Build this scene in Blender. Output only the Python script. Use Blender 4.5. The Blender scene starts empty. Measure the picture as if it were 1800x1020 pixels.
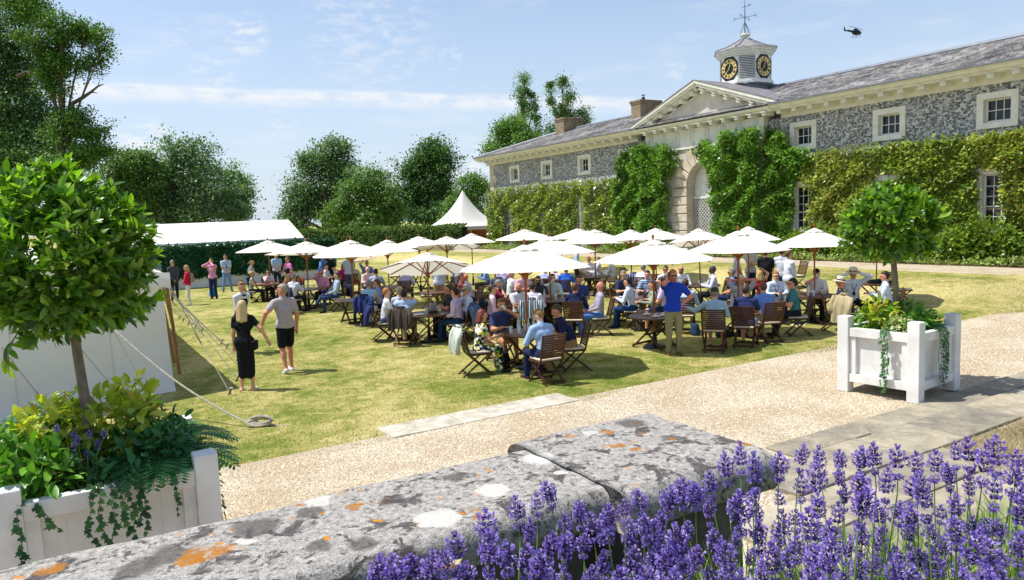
import bpy, math, random
import numpy as np
from mathutils import Matrix, Vector
random.seed(5)
rng = np.random.default_rng(11)
S = bpy.context.scene
COL = S.collection
PI = math.pi

# ---------------------------------------------------------------- camera
FPX = 1288.6                                   # focal length in pixels of the 1800 px wide photograph
YAW, PITCH, ROLL = math.radians(31.2), math.radians(5.697), math.radians(2.259)
CAM = np.array([0.0, 0.0, 3.025])


def cam_axes():
    cy, sy, cp, sp = math.cos(YAW), math.sin(YAW), math.cos(PITCH), math.sin(PITCH)
    f = np.array([sy * cp, cy * cp, -sp]); r = np.array([cy, -sy, 0.0]); u = np.cross(r, f)
    cr, sr = math.cos(ROLL), math.sin(ROLL)
    return r * cr - u * sr, u * cr + r * sr, f


CR, CU, CF = cam_axes()
cam_data = bpy.data.cameras.new('camera')
cam = bpy.data.objects.new('camera', cam_data); COL.objects.link(cam)
cam_data.sensor_width = 36.0
cam_data.lens = 36.0 * FPX / 1800.0
cam_data.clip_start, cam_data.clip_end = 0.05, 6000.0
cam.matrix_world = Matrix(((CR[0], CU[0], -CF[0], CAM[0]), (CR[1], CU[1], -CF[1], CAM[1]), (CR[2], CU[2], -CF[2], CAM[2]), (0, 0, 0, 1)))
S.camera = cam

# ---------------------------------------------------------------- sun, sky, exposure
SUN_ELEV = math.radians(62.0)
SUN_AZ = math.atan2(-0.82, 0.57)               # clockwise from +Y
sun_dir = Vector((math.sin(SUN_AZ) * math.cos(SUN_ELEV), math.cos(SUN_AZ) * math.cos(SUN_ELEV), math.sin(SUN_ELEV)))
sl = bpy.data.lights.new('sun', 'SUN'); sl.energy = 4.8; sl.angle = math.radians(0.5); sl.color = (1.0, 0.965, 0.91)
so = bpy.data.objects.new('sun', sl); COL.objects.link(so)
so.rotation_euler = sun_dir.to_track_quat('Z', 'Y').to_euler()
so.location = (0, 0, 40)
S.view_settings.view_transform = 'Standard'
S.view_settings.look = 'None'
S.view_settings.exposure = 0.36
S.view_settings.gamma = 1.0
S.view_settings.use_curve_mapping = False
S.render.engine = 'CYCLES'
S.cycles.use_denoising = True
S.cycles.max_bounces = 8
S.cycles.transparent_max_bounces = 12

W = bpy.data.worlds.new('World'); S.world = W; W.use_nodes = True


def ray(px, py):
    return CF + CR * ((px - 900) / FPX) - CU * ((py - 510) / FPX)


def G(px, py, z=0.0):
    v = ray(px, py); return CAM + v * ((z - CAM[2]) / v[2])


def D(px, py, d):
    return CAM + ray(px, py) * d


def on_x(px, py, x):
    v = ray(px, py); return CAM + v * (x / v[0])


def on_y(px, py, y):
    v = ray(px, py); return CAM + v * (y / v[1])


def proj(p):
    d = np.asarray(p, float) - CAM; z = d @ CF
    return 900 + FPX * (d @ CR) / z, 510 - FPX * (d @ CU) / z, z


def build_world():
    nt = W.node_tree; nt.nodes.clear(); L = nt.links
    N = lambda t: nt.nodes.new(t)
    out = N('ShaderNodeOutputWorld'); bg = N('ShaderNodeBackground'); sky = N('ShaderNodeTexSky')
    sky.sky_type = 'NISHITA'; sky.sun_disc = False
    sky.sun_elevation = SUN_ELEV; sky.sun_rotation = SUN_AZ
    sky.altitude = 50; sky.air_density = 1.0; sky.dust_density = 1.0; sky.ozone_density = 1.6
    bg.inputs['Strength'].default_value = 0.138
    tc = N('ShaderNodeTexCoord')

    def math_(op, a, b=None, clamp=False):
        m = N('ShaderNodeMath'); m.operation = op; m.use_clamp = clamp
        for i, v in enumerate((a, b)):
            if v is None: continue
            if isinstance(v, (int, float)): m.inputs[i].default_value = v
            else: L.new(v, m.inputs[i])
        return m.outputs[0]

    def dot(vec):
        d = N('ShaderNodeVectorMath'); d.operation = 'DOT_PRODUCT'; L.new(tc.outputs['Generated'], d.inputs[0]); d.inputs[1].default_value = vec
        return d.outputs['Value']

    def maprange(v, a, b, c=0.0, e=1.0):
        m = N('ShaderNodeMapRange'); m.interpolation_type = 'SMOOTHSTEP'; L.new(v, m.inputs[0])
        m.inputs[1].default_value, m.inputs[2].default_value, m.inputs[3].default_value, m.inputs[4].default_value = a, b, c, e
        return m.outputs[0]

    def noise(scale, detail, stretch=None, rough=0.55):
        n = N('ShaderNodeTexNoise'); n.inputs['Scale'].default_value = scale; n.inputs['Detail'].default_value = detail; n.inputs['Roughness'].default_value = rough
        if stretch is not None:
            mp = N('ShaderNodeMapping'); mp.inputs['Scale'].default_value = stretch; mp.inputs['Rotation'].default_value = (0, 0, -YAW)
            mp.vector_type = 'TEXTURE' if False else 'POINT'
            L.new(tc.outputs['Generated'], mp.inputs[0]); L.new(mp.outputs[0], n.inputs['Vector'])
        else:
            L.new(tc.outputs['Generated'], n.inputs['Vector'])
        return n.outputs['Fac']

    unit = lambda v: v / np.linalg.norm(v)
    # old vapour trail: a band along a great circle
    a, b = unit(ray(160, 158)), unit(ray(890, 176))
    n0 = unit(np.cross(a, b)); mid = unit(a + b)
    dn = math_('ADD', dot(tuple(n0)), math_('MULTIPLY', math_('SUBTRACT', noise(9, 4), 0.5), 0.012))
    if np.dot(n0, (0, 0, 1)) < 0: pass
    band_up = maprange(dn, -0.010, -0.003); band_dn = maprange(dn, 0.002, 0.022, 1.0, 0.0)
    if n0[2] > 0:                               # dn grows upwards: soft side must point down
        band_up = maprange(dn, -0.022, -0.002); band_dn = maprange(dn, 0.003, 0.010, 1.0, 0.0)
    trail = math_('MULTIPLY', band_up, band_dn)
    trail = math_('MULTIPLY', trail, maprange(noise(26, 6, (1, 1, 3)), 0.30, 0.62, 0.25, 1.0))
    trail = math_('MULTIPLY', trail, maprange(dot(tuple(mid)), 0.80, 0.93))
    trail = math_('MULTIPLY', trail, 0.85)
    # thin veils
    veil = maprange(noise(4.5, 7, (1.0, 1.0, 5.0), 0.62), 0.50, 0.80)
    veil = math_('MULTIPLY', veil, 0.42)
    # a few small tufts
    tufts = None; wisp = maprange(noise(42, 7, (1, 1, 2.6), 0.6), 0.40, 0.66)
    for (px, py, r, s) in ((432, 62, .016, .7), (312, 62, .013, .35), (370, 131, .018, .45), (488, 227, .016, .4), (792, 100, .010, .45), (1186, 119, .010, .4), (650, 50, .05, .35), (255, 262, .022, .8), (830, 308, .03, .7)):
        c = unit(ray(px, py))
        # wisps: the falloff only gates a stretched noise, so that no outline of its own shows
        m = math_('MULTIPLY', maprange(dot(tuple(c)), 1 - r * r * 2.2, 1 - r * r * 0.02), wisp)
        m = math_('MULTIPLY', m, s)
        tufts = m if tufts is None else math_('MAXIMUM', tufts, m)
    mask = math_('MAXIMUM', math_('MAXIMUM', trail, veil), tufts, True)
    # pale summer haze towards the horizon
    sep = N('ShaderNodeSeparateXYZ'); L.new(tc.outputs['Generated'], sep.inputs[0])
    haze = maprange(sep.outputs[2], -0.02, 0.42, 0.80, 0.10)
    mh = N('ShaderNodeMix'); mh.data_type = 'RGBA'; L.new(haze, mh.inputs[0]); L.new(sky.outputs[0], mh.inputs[6]); mh.inputs[7].default_value = (3.75, 4.35, 5.25, 1)
    mc = N('ShaderNodeMix'); mc.data_type = 'RGBA'; L.new(mask, mc.inputs[0]); L.new(mh.outputs[2], mc.inputs[6]); mc.inputs[7].default_value = (5.3, 5.4, 5.55, 1)
    L.new(mc.outputs[2], bg.inputs['Color']); L.new(bg.outputs[0], out.inputs['Surface'])


build_world()


# ---------------------------------------------------------------- terrain
def sstep(t):
    t = np.clip(t, 0, 1); return t * t * (3 - 2 * t)


def tz(x, y):
    x = np.asarray(x, float); y = np.asarray(y, float)
    return 0.6 * sstep((x - 18.6) / 4.2) * sstep((y - 9.0) / 2.2) * sstep((66 - y) / 14)


def place(px, py, h):
    """the point of the terrain over which, at height h, the pixel's ray passes"""
    z = h
    for _ in range(12):
        p = G(px, py, z); z = h + 0.6 * (float(tz(p[0], p[1])) - (z - h)) + (z - h)
    p = G(px, py, z)
    return np.array([p[0], p[1], float(tz(p[0], p[1]))])


# ---------------------------------------------------------------- colours and materials
def hexc(h):
    h = h.lstrip('#'); c = [int(h[i:i + 2], 16) / 255 for i in (0, 2, 4)]
    return tuple((v / 12.92 if v <= 0.04045 else ((v + 0.055) / 1.055) ** 2.4) for v in c)


MATS = {}


def newmat(name):
    m = bpy.data.materials.new(name); m.use_nodes = True; nt = m.node_tree
    return m, nt, nt.nodes.get('Principled BSDF'), nt.nodes.get('Material Output')


def ramp(nt, fac, stops, interp='LINEAR'):
    r = nt.nodes.new('ShaderNodeValToRGB'); e = r.color_ramp.elements; r.color_ramp.interpolation = interp
    while len(e) > 1: e.remove(e[-1])
    e[0].position = stops[0][0]; e[0].color = (*stops[0][1], 1)
    for p, c in stops[1:]:
        k = e.new(p); k.color = (*c, 1)
    nt.links.new(fac, r.inputs[0]); return r.outputs[0]


def texnoise(nt, vec, scale, detail=4, rough=0.55, dist=0.0):
    n = nt.nodes.new('ShaderNodeTexNoise'); n.inputs['Scale'].default_value = scale; n.inputs['Detail'].default_value = detail
    n.inputs['Roughness'].default_value = rough; n.inputs['Distortion'].default_value = dist
    if vec is not None: nt.links.new(vec, n.inputs['Vector'])
    return n.outputs['Fac']


def voro(nt, vec, scale, feature='F1', rnd=1.0):
    n = nt.nodes.new('ShaderNodeTexVoronoi'); n.feature = feature; n.inputs['Scale'].default_value = scale; n.inputs['Randomness'].default_value = rnd
    if vec is not None: nt.links.new(vec, n.inputs['Vector'])
    return n


def mixc(nt, fac, a, b, mode='MIX'):
    m = nt.nodes.new('ShaderNodeMix'); m.data_type = 'RGBA'; m.blend_type = mode
    for i, v in ((0, fac), (6, a), (7, b)):
        if isinstance(v, (int, float)): m.inputs[i].default_value = v
        elif isinstance(v, tuple): m.inputs[i].default_value = (*v[:3], 1)
        else: nt.links.new(v, m.inputs[i])
    return m.outputs[2]


def fmath(nt, op, a, b=0.0, clamp=False):
    m = nt.nodes.new('ShaderNodeMath'); m.operation = op; m.use_clamp = clamp
    for i, v in enumerate((a, b)):
        if isinstance(v, (int, float)): m.inputs[i].default_value = v
        else: nt.links.new(v, m.inputs[i])
    return m.outputs[0]


def mrange(nt, v, a, b, c=0.0, d=1.0):
    m = nt.nodes.new('ShaderNodeMapRange'); m.interpolation_type = 'SMOOTHSTEP'; nt.links.new(v, m.inputs[0])
    for i, x in enumerate((a, b, c, d)): m.inputs[1 + i].default_value = x
    return m.outputs[0]


def bump(nt, h, bsdf, strength=0.3, dist=0.02):
    b = nt.nodes.new('ShaderNodeBump'); b.inputs['Strength'].default_value = strength; b.inputs['Distance'].default_value = dist
    nt.links.new(h, b.inputs['Height']); nt.links.new(b.outputs[0], bsdf.inputs['Normal'])


def ocoord(nt, which='Object'):
    return nt.nodes.new('ShaderNodeTexCoord').outputs[which]


def pmat(name, c1, c2=None, scale=6, rough=0.7, bmp=0.0, bscale=40, spec=0.3, island=0.0, metal=0.0, stretch=None):
    """principled with a two-colour noise mottling, fine bump and an optional lightness step per loose piece"""
    if name in MATS: return MATS[name]
    m, nt, b, o = newmat(name)
    vec = ocoord(nt)
    if stretch is not None:
        mp = nt.nodes.new('ShaderNodeMapping'); mp.inputs['Scale'].default_value = stretch; nt.links.new(vec, mp.inputs[0]); vec = mp.outputs[0]
    if c2 is None: c2 = tuple(v * 0.8 for v in c1)
    f = texnoise(nt, vec, scale, 5, 0.6)
    col = ramp(nt, f, [(0.3, c2), (0.7, c1)])
    if island:
        g = nt.nodes.new('ShaderNodeNewGeometry').outputs['Random Per Island']
        oi = nt.nodes.new('ShaderNodeObjectInfo').outputs['Random']
        g = fmath(nt, 'FRACT', fmath(nt, 'ADD', g, oi))
        h = nt.nodes.new('ShaderNodeHueSaturation'); nt.links.new(fmath(nt, 'ADD', fmath(nt, 'MULTIPLY', g, 2 * island), 1 - island), h.inputs['Value']); nt.links.new(col, h.inputs['Color']); col = h.outputs[0]
    nt.links.new(col, b.inputs['Base Color'])
    b.inputs['Roughness'].default_value = rough; b.inputs['Specular IOR Level'].default_value = spec; b.inputs['Metallic'].default_value = metal
    if bmp: bump(nt, texnoise(nt, vec, bscale, 4), b, bmp, 0.01)
    MATS[name] = m; return m


def leafmat(name, cols, trans=0.35, rough=0.42, spec=0.4, tint=(1.2, 1.2, 0.6)):
    """leaf: random colour per leaf, glossy upper skin, light shining through"""
    if name in MATS: return MATS[name]
    m, nt, b, o = newmat(name)
    g = nt.nodes.new('ShaderNodeNewGeometry').outputs['Random Per Island']
    oi = nt.nodes.new('ShaderNodeObjectInfo').outputs['Random']
    g = fmath(nt, 'FRACT', fmath(nt, 'ADD', g, oi))
    col = ramp(nt, g, [(i / (len(cols) - 1), c) for i, c in enumerate(cols)])
    big = texnoise(nt, ocoord(nt), 0.9, 3)
    h = nt.nodes.new('ShaderNodeHueSaturation'); nt.links.new(mrange(nt, big, 0.3, 0.7, 0.75, 1.2), h.inputs['Value']); nt.links.new(col, h.inputs['Color']); col = h.outputs[0]
    nt.links.new(col, b.inputs['Base Color']); b.inputs['Roughness'].default_value = rough; b.inputs['Specular IOR Level'].default_value = spec
    t = nt.nodes.new('ShaderNodeBsdfTranslucent'); nt.links.new(mixc(nt, 1.0, col, tint, 'MULTIPLY'), t.inputs['Color'])
    mx = nt.nodes.new('ShaderNodeMixShader'); mx.inputs[0].default_value = trans
    nt.links.new(b.outputs[0], mx.inputs[1]); nt.links.new(t.outputs[0], mx.inputs[2]); nt.links.new(mx.outputs[0], o.inputs['Surface'])
    MATS[name] = m; return m


# ---------------------------------------------------------------- meshes and objects
class MB:
    """collects pieces (verts, faces) that become ONE mesh"""
    def __init__(s): s.V = []; s.F = []; s.n = 0; s.M = []

    def add(s, V, F, mi=0):
        V = np.asarray(V, float).reshape(-1, 3); s.V.append(V)
        s.F += [tuple(int(i) + s.n for i in f) for f in F]; s.M += [mi] * len(F); s.n += len(V); return s

    def box(s, c, size, rot=None, mi=0, taper=1.0):
        sx, sy, sz = [v / 2 for v in size]
        v = np.array([(-sx, -sy, -sz), (sx, -sy, -sz), (sx, sy, -sz), (-sx, sy, -sz), (-sx * taper, -sy * taper, sz), (sx * taper, -sy * taper, sz), (sx * taper, sy * taper, sz), (-sx * taper, sy * taper, sz)])
        if rot is not None: v = v @ np.asarray(rot).T
        return s.add(v + np.asarray(c, float), [(3, 2, 1, 0), (4, 5, 6, 7), (0, 1, 5, 4), (1, 2, 6, 5), (2, 3, 7, 6), (3, 0, 4, 7)], mi)

    def bar(s, a, b, w, h, up=(0, 0, 1), mi=0):
        a, b = np.asarray(a, float), np.asarray(b, float); d = b - a; L = np.linalg.norm(d); z = d / L
        x = np.cross(np.asarray(up, float), z)
        if np.linalg.norm(x) < 1e-4: x = np.cross((1.0, 0, 0), z)
        x /= np.linalg.norm(x); y = np.cross(z, x)
        return s.box((a + b) / 2, (w, h, L), np.stack([x, y, z], 1), mi)

    def tube(s, pts, rad, n=8, mi=0, cap=True):
        pts = np.asarray(pts, float); k = len(pts); rad = np.broadcast_to(np.asarray(rad, float), (k,))
        d = np.gradient(pts, axis=0); d /= np.linalg.norm(d, axis=1)[:, None] + 1e-12
        ref = np.array([0, 0, 1.0]) if abs(d[0][2]) < 0.9 else np.array([1.0, 0, 0])
        V = []
        for i in range(k):
            x = np.cross(ref, d[i]); x /= np.linalg.norm(x) + 1e-12; y = np.cross(d[i], x); ref = np.cross(x, d[i]) * -1 if False else ref
            t = np.arange(n) * 2 * PI / n
            V.append(pts[i] + rad[i] * (np.cos(t)[:, None] * x + np.sin(t)[:, None] * y))
        F = [(i * n + j, i * n + (j + 1) % n, (i + 1) * n + (j + 1) % n, (i + 1) * n + j) for i in range(k - 1) for j in range(n)]
        if cap: F += [tuple(range(n - 1, -1, -1)), tuple((k - 1) * n + j for j in range(n))]
        return s.add(np.concatenate(V), F, mi)

    def lathe(s, prof, n=16, c=(0, 0, 0), mi=0, cap=True):
        t = np.arange(n) * 2 * PI / n; V = []
        for r, z in prof: V.append(np.stack([r * np.cos(t), r * np.sin(t), np.full(n, z)], 1))
        k = len(prof)
        F = [(i * n + j, i * n + (j + 1) % n, (i + 1) * n + (j + 1) % n, (i + 1) * n + j) for i in range(k - 1) for j in range(n)]
        if cap: F += [tuple(range(n - 1, -1, -1)), tuple((k - 1) * n + j for j in range(n))]
        return s.add(np.concatenate(V) + np.asarray(c, float), F, mi)

    def prism(s, poly, z0, z1, mi=0, axes=(0, 1, 2)):
        """a polygon in the plane of axes[0], axes[1], extruded along axes[2]"""
        n = len(poly); V = np.zeros((2 * n, 3))
        for i, (a, b) in enumerate(poly):
            V[i, axes[0]], V[i, axes[1]], V[i, axes[2]] = a, b, z0
            V[n + i, axes[0]], V[n + i, axes[1]], V[n + i, axes[2]] = a, b, z1
        F = [tuple(range(n - 1, -1, -1)), tuple(range(n, 2 * n))] + [(i, (i + 1) % n, n + (i + 1) % n, n + i) for i in range(n)]
        return s.add(V, F, mi)

    def grid(s, P, mi=0, closed_u=False):
        """P: (nu, nv, 3)"""
        nu, nv = P.shape[:2]; F = []
        for i in range(nu - (0 if closed_u else 1)):
            for j in range(nv - 1):
                F.append((i * nv + j, ((i + 1) % nu) * nv + j, ((i + 1) % nu) * nv + j + 1, i * nv + j + 1))
        return s.add(P.reshape(-1, 3), F, mi)

    def mesh(s, name, smooth=False):
        me = bpy.data.meshes.new(name)
        me.from_pydata(np.concatenate(s.V).tolist(), [], s.F); me.update()
        if any(s.M): me.polygons.foreach_set('material_index', np.array(s.M, dtype=np.int32))
        if smooth: me.polygons.foreach_set('use_smooth', np.ones(len(me.polygons), dtype=bool))
        return me


def fastmesh(name, V, F, smooth=False, mi=None):
    """V (n,3), F (m,k) numpy, all faces with k corners"""
    V = np.ascontiguousarray(V, dtype=np.float32); F = np.ascontiguousarray(F, dtype=np.int32)
    me = bpy.data.meshes.new(name); m, k = F.shape
    me.vertices.add(len(V)); me.vertices.foreach_set('co', V.ravel())
    me.loops.add(m * k); me.loops.foreach_set('vertex_index', F.ravel())
    me.polygons.add(m); me.polygons.foreach_set('loop_start', np.arange(0, m * k, k, dtype=np.int32))
    if smooth: me.polygons.foreach_set('use_smooth', np.ones(m, dtype=bool))
    if mi is not None: me.polygons.foreach_set('material_index', np.ascontiguousarray(mi, dtype=np.int32))
    me.update(calc_edges=True); return me


def setp(o, label=None, cat=None, group=None, kind=None):
    if label: o['label'] = label
    if cat: o['category'] = cat
    if group: o['group'] = group
    if kind: o['kind'] = kind
    return o


def obj(name, me, mats, parent=None, label=None, cat=None, group=None, kind=None, loc=None, rz=0.0, bevel=0.0):
    if isinstance(me, MB): me = me.mesh(name)
    if not isinstance(mats, (list, tuple)): mats = [mats]
    if not len(me.materials):
        for m in mats: me.materials.append(m)
    o = bpy.data.objects.new(name, me); COL.objects.link(o)
    if parent is not None: o.parent = parent
    if loc is not None: o.location = loc
    if rz: o.rotation_euler = (0, 0, rz)
    if bevel:
        b = o.modifiers.new('bevel', 'BEVEL'); b.width = bevel; b.segments = 2; b.limit_method = 'ANGLE'
    return setp(o, label, cat, group, kind)


def thing(name, label, cat, loc=(0, 0, 0), rz=0.0, group=None):
    o = bpy.data.objects.new(name, None); COL.objects.link(o); o.location = loc; o.rotation_euler = (0, 0, rz); o.empty_display_size = 0.1
    return setp(o, label, cat, group)


def dup(root, loc, rz, label=None, group=None):
    """copy of a thing with copies of its parts and sub-parts"""
    r = root.copy(); COL.objects.link(r); r.location = loc; r.rotation_euler = (0, 0, rz)
    if label: r['label'] = label
    if group: r['group'] = group
    for ch in KIDS[root.name]:
        c = ch.copy(); COL.objects.link(c); c.parent = r
        for g in KIDS.get(ch.name, ()):
            d = g.copy(); COL.objects.link(d); d.parent = c
    return r


KIDS = {}


def note_kids(root):
    for o in COL.objects:
        if o.parent is not None and (o.parent == root or o.parent.parent == root):
            KIDS.setdefault(o.parent.name, [])
            if o not in KIDS[o.parent.name]: KIDS[o.parent.name].append(o)


# leaves: many small blades, vectorised
def rand_unit(n):
    v = rng.normal(size=(n, 3)); return v / np.linalg.norm(v, axis=1)[:, None]


def leaf_quads(P, axis, normal, L, Wd):
    """rhombic blades at P along axis, facing normal; returns V, F (quads)"""
    n = len(P); axis = axis / (np.linalg.norm(axis, axis=1)[:, None] + 1e-9)
    side = np.cross(normal, axis); side /= np.linalg.norm(side, axis=1)[:, None] + 1e-9
    L = np.broadcast_to(L, (n,))[:, None]; Wd = np.broadcast_to(Wd, (n,))[:, None]
    V = np.stack([P, P + axis * L * 0.45 + side * Wd * 0.5, P + axis * L, P + axis * L * 0.45 - side * Wd * 0.5], 1).reshape(-1, 3)
    F = np.arange(4 * n).reshape(n, 4)
    return V, F


def blob_points(blobs, n, shell=0.55):
    """n points spread through ellipsoids (cx,cy,cz,rx,ry,rz), denser near their skins; returns P, outward"""
    blobs = np.asarray(blobs, float); w = (blobs[:, 3] * blobs[:, 4] * blobs[:, 5]) ** (2 / 3.0)
    idx = rng.choice(len(blobs), n, p=w / w.sum()); d = rand_unit(n)
    r = shell + (1 - shell) * rng.random(n) ** 0.6
    r *= 1 + 0.07 * rng.normal(size=n)
    b = blobs[idx]; P = b[:, :3] + d * b[:, 3:] * r[:, None]
    return P, d
# ================================================================ THE GROUND
def ground_mats():
    # mown summer lawn, green with straw-coloured parched patches
    m, nt, b, o = newmat('lawn'); v = ocoord(nt)
    big = texnoise(nt, v, 0.33, 6, 0.62, 0.6); mid = texnoise(nt, v, 1.9, 7, 0.72, 0.4); fine = texnoise(nt, v, 34, 5, 0.7)
    patch = texnoise(nt, v, 4.6, 6, 0.7, 0.6)
    k = fmath(nt, 'ADD', fmath(nt, 'MULTIPLY', big, 0.42), fmath(nt, 'ADD', fmath(nt, 'MULTIPLY', mid, 0.38), fmath(nt, 'MULTIPLY', patch, 0.27)))
    k = fmath(nt, 'ADD', k, fmath(nt, 'MULTIPLY', fmath(nt, 'SUBTRACT', fine, 0.5), 0.42))
    gn = nt.nodes.new('ShaderNodeNewGeometry'); sp = nt.nodes.new('ShaderNodeSeparateXYZ'); nt.links.new(gn.outputs['True Normal'], sp.inputs[0])
    k = fmath(nt, 'ADD', k, mrange(nt, sp.outputs[2], 0.975, 0.997, 0.09, 0.0))   # the bank is burnt drier
    col = ramp(nt, k, [(0.41, hexc('53661f')), (0.485, hexc('788338')), (0.545, hexc('a19858')), (0.62, hexc('c2b47c'))])
    vs = voro(nt, v, 90); col = mixc(nt, mrange(nt, vs.outputs['Distance'], 0.0, 0.6, 0.45, 0.0), col, hexc('4c5a1c'))
    nt.links.new(col, b.inputs['Base Color']); b.inputs['Roughness'].default_value = 0.9; b.inputs['Specular IOR Level'].default_value = 0.1
    bump(nt, fmath(nt, 'ADD', fine, texnoise(nt, v, 110, 3)), b, 0.6, 0.03); MATS['lawn'] = m
    # gravel
    m, nt, b, o = newmat('gravel'); v = ocoord(nt)
    v1 = voro(nt, v, 62); v2 = voro(nt, v, 130)
    sep = nt.nodes.new('ShaderNodeSeparateColor'); nt.links.new(v1.outputs['Color'], sep.inputs[0])
    col = ramp(nt, sep.outputs[0], [(0, hexc('9c8d74')), (0.3, hexc('c4b497')), (0.6, hexc('dccfb4')), (0.85, hexc('eae2d0')), (1, hexc('b5a78e'))])
    big = texnoise(nt, v, 0.8, 5, 0.6)
    col = mixc(nt, mrange(nt, big, 0.36, 0.62, 0.45, 0.0), col, hexc('a58a63'))
    col = mixc(nt, mrange(nt, v1.outputs['Distance'], 0.35, 0.75, 0.0, 0.55), col, hexc('6f5b40'))
    nt.links.new(col, b.inputs['Base Color']); b.inputs['Roughness'].default_value = 0.85
    h = fmath(nt, 'SUBTRACT', 1.0, v1.outputs['Distance']); h = fmath(nt, 'ADD', h, fmath(nt, 'MULTIPLY', v2.outputs['Distance'], -0.4))
    bump(nt, h, b, 0.9, 0.012); MATS['gravel'] = m
    # weathered limestone with lichen
    m, nt, b, o = newmat('lichen_stone'); v = ocoord(nt)
    n1 = texnoise(nt, v, 5, 8, 0.7); n2 = texnoise(nt, v, 38, 6, 0.72); n3 = texnoise(nt, v, 160, 3)
    col = ramp(nt, n2, [(0.28, hexc('5f5b57')), (0.42, hexc('8c8882')), (0.58, hexc('aeaaa3')), (0.8, hexc('c6c2bb'))])
    wob = nt.nodes.new('ShaderNodeVectorMath'); wob.operation = 'ADD'
    nz = nt.nodes.new('ShaderNodeTexNoise'); nz.inputs['Scale'].default_value = 18; nz.inputs['Detail'].default_value = 5; nt.links.new(v, nz.inputs['Vector'])
    sc = nt.nodes.new('ShaderNodeVectorMath'); sc.operation = 'SCALE'; sc.inputs['Scale'].default_value = 0.10; nt.links.new(nz.outputs['Color'], sc.inputs[0])
    nt.links.new(v, wob.inputs[0]); nt.links.new(sc.outputs[0], wob.inputs[1]); wv = wob.outputs[0]

    def patches(scale, lo, hi, pick_lo, pick_hi):
        q = voro(nt, wv, scale); s = nt.nodes.new('ShaderNodeSeparateColor'); nt.links.new(q.outputs['Color'], s.inputs[0])
        return fmath(nt, 'MULTIPLY', mrange(nt, q.outputs['Distance'], lo, hi, 1.0, 0.0), mrange(nt, s.outputs[0], pick_lo, pick_hi))
    big = texnoise(nt, v, 7.5, 9, 0.66, 0.5); med = texnoise(nt, v, 24, 8, 0.7, 0.3); spk = texnoise(nt, v, 140, 4, 0.75)
    dk = fmath(nt, 'MAXIMUM', mrange(nt, big, 0.545, 0.585), mrange(nt, med, 0.565, 0.61))
    dk = fmath(nt, 'MAXIMUM', dk, fmath(nt, 'MULTIPLY', mrange(nt, spk, 0.56, 0.62), 0.85))
    dk = fmath(nt, 'MULTIPLY', dk, mrange(nt, n2, 0.28, 0.55, 0.35, 0.95))
    col = mixc(nt, dk, col, hexc('464140'))
    org = fmath(nt, 'MAXIMUM', patches(9, 0.16, 0.22, 0.93, 0.94), patches(20, 0.24, 0.32, 0.93, 0.94))
    org = fmath(nt, 'MULTIPLY', org, mrange(nt, med, 0.40, 0.55, 0.35, 1.0))
    col = mixc(nt, org, col, mixc(nt, n2, hexc('9c5a16'), hexc('d79a3a')))
    # the larger lichen rosettes, each where it grows
    def rosette(px, py, r, c, hard, amt):
        nonlocal col
        p = G(px, py, 2.0); dv = nt.nodes.new('ShaderNodeVectorMath'); dv.operation = 'DISTANCE'; nt.links.new(rv, dv.inputs[0]); dv.inputs[1].default_value = tuple(p + .0425)
        f = mrange(nt, dv.outputs['Value'], r * hard, r, amt, 0.0)
        if c == 'o': f = fmath(nt, 'MULTIPLY', f, mrange(nt, med, 0.38, 0.56, 0.2, 1.0)); col = mixc(nt, f, col, mixc(nt, n2, hexc('7f4712'), hexc('bc8230')))
        else: col = mixc(nt, f, col, hexc(c))
    wob2 = nt.nodes.new('ShaderNodeVectorMath'); wob2.operation = 'ADD'; sc2 = nt.nodes.new('ShaderNodeVectorMath'); sc2.operation = 'SCALE'; sc2.inputs['Scale'].default_value = 0.085; nt.links.new(nz.outputs['Color'], sc2.inputs[0]); nt.links.new(v, wob2.inputs[0]); nt.links.new(sc2.outputs[0], wob2.inputs[1]); rv = wob2.outputs[0]
    for q in ((450, 925, .10), (640, 955, .06), (545, 900, .07), (300, 975, .09), (800, 840, .06), (690, 880, .07), (240, 1000, .08), (1110, 745, .09), (1180, 770, .06), (560, 960, .05)): rosette(*q, '4a4442', .55, .75)
    for q in ((768, 912, .088), (866, 862, .070), (945, 806, .080), (560, 880, .060), (985, 830, .040), (1038, 762, .045), (430, 950, .035)): rosette(*q, 'c4c1b9', .74, .82)
    for q in ((355, 972, .075), (330, 985, .045), (625, 891, .042), (520, 886, .030), (85, 1002, .050), (395, 965, .04), (812, 904, .022), (836, 898, .022), (840, 908, .026), (1000, 768, .035), (1085, 787, .040), (1065, 762, .035), (1305, 780, .040), (1120, 792, .03), (1180, 772, .026)): rosette(*q, 'o', .72, .95)
    nt.links.new(col, b.inputs['Base Color']); b.inputs['Roughness'].default_value = 0.9; b.inputs['Specular IOR Level'].default_value = 0.15
    bump(nt, fmath(nt, 'ADD', fmath(nt, 'MULTIPLY', n1, 1.0), fmath(nt, 'ADD', fmath(nt, 'MULTIPLY', n2, .6), fmath(nt, 'MULTIPLY', n3, 0.8))), b, 0.6, 0.010); MATS['lichen_stone'] = m
    # flagstones
    m, nt, b, o = newmat('flagstone'); v = ocoord(nt, 'Generated'); w = ocoord(nt)
    oi = nt.nodes.new('ShaderNodeObjectInfo').outputs['Random']
    n1 = texnoise(nt, w, 2.2, 8, 0.7, 0.8); n2 = texnoise(nt, w, 24, 6, 0.7)
    k = fmath(nt, 'ADD', fmath(nt, 'MULTIPLY', n1, 0.8), fmath(nt, 'MULTIPLY', n2, 0.3)); k = fmath(nt, 'ADD', k, fmath(nt, 'MULTIPLY', fmath(nt, 'SUBTRACT', oi, 0.5), 0.16))
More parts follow.
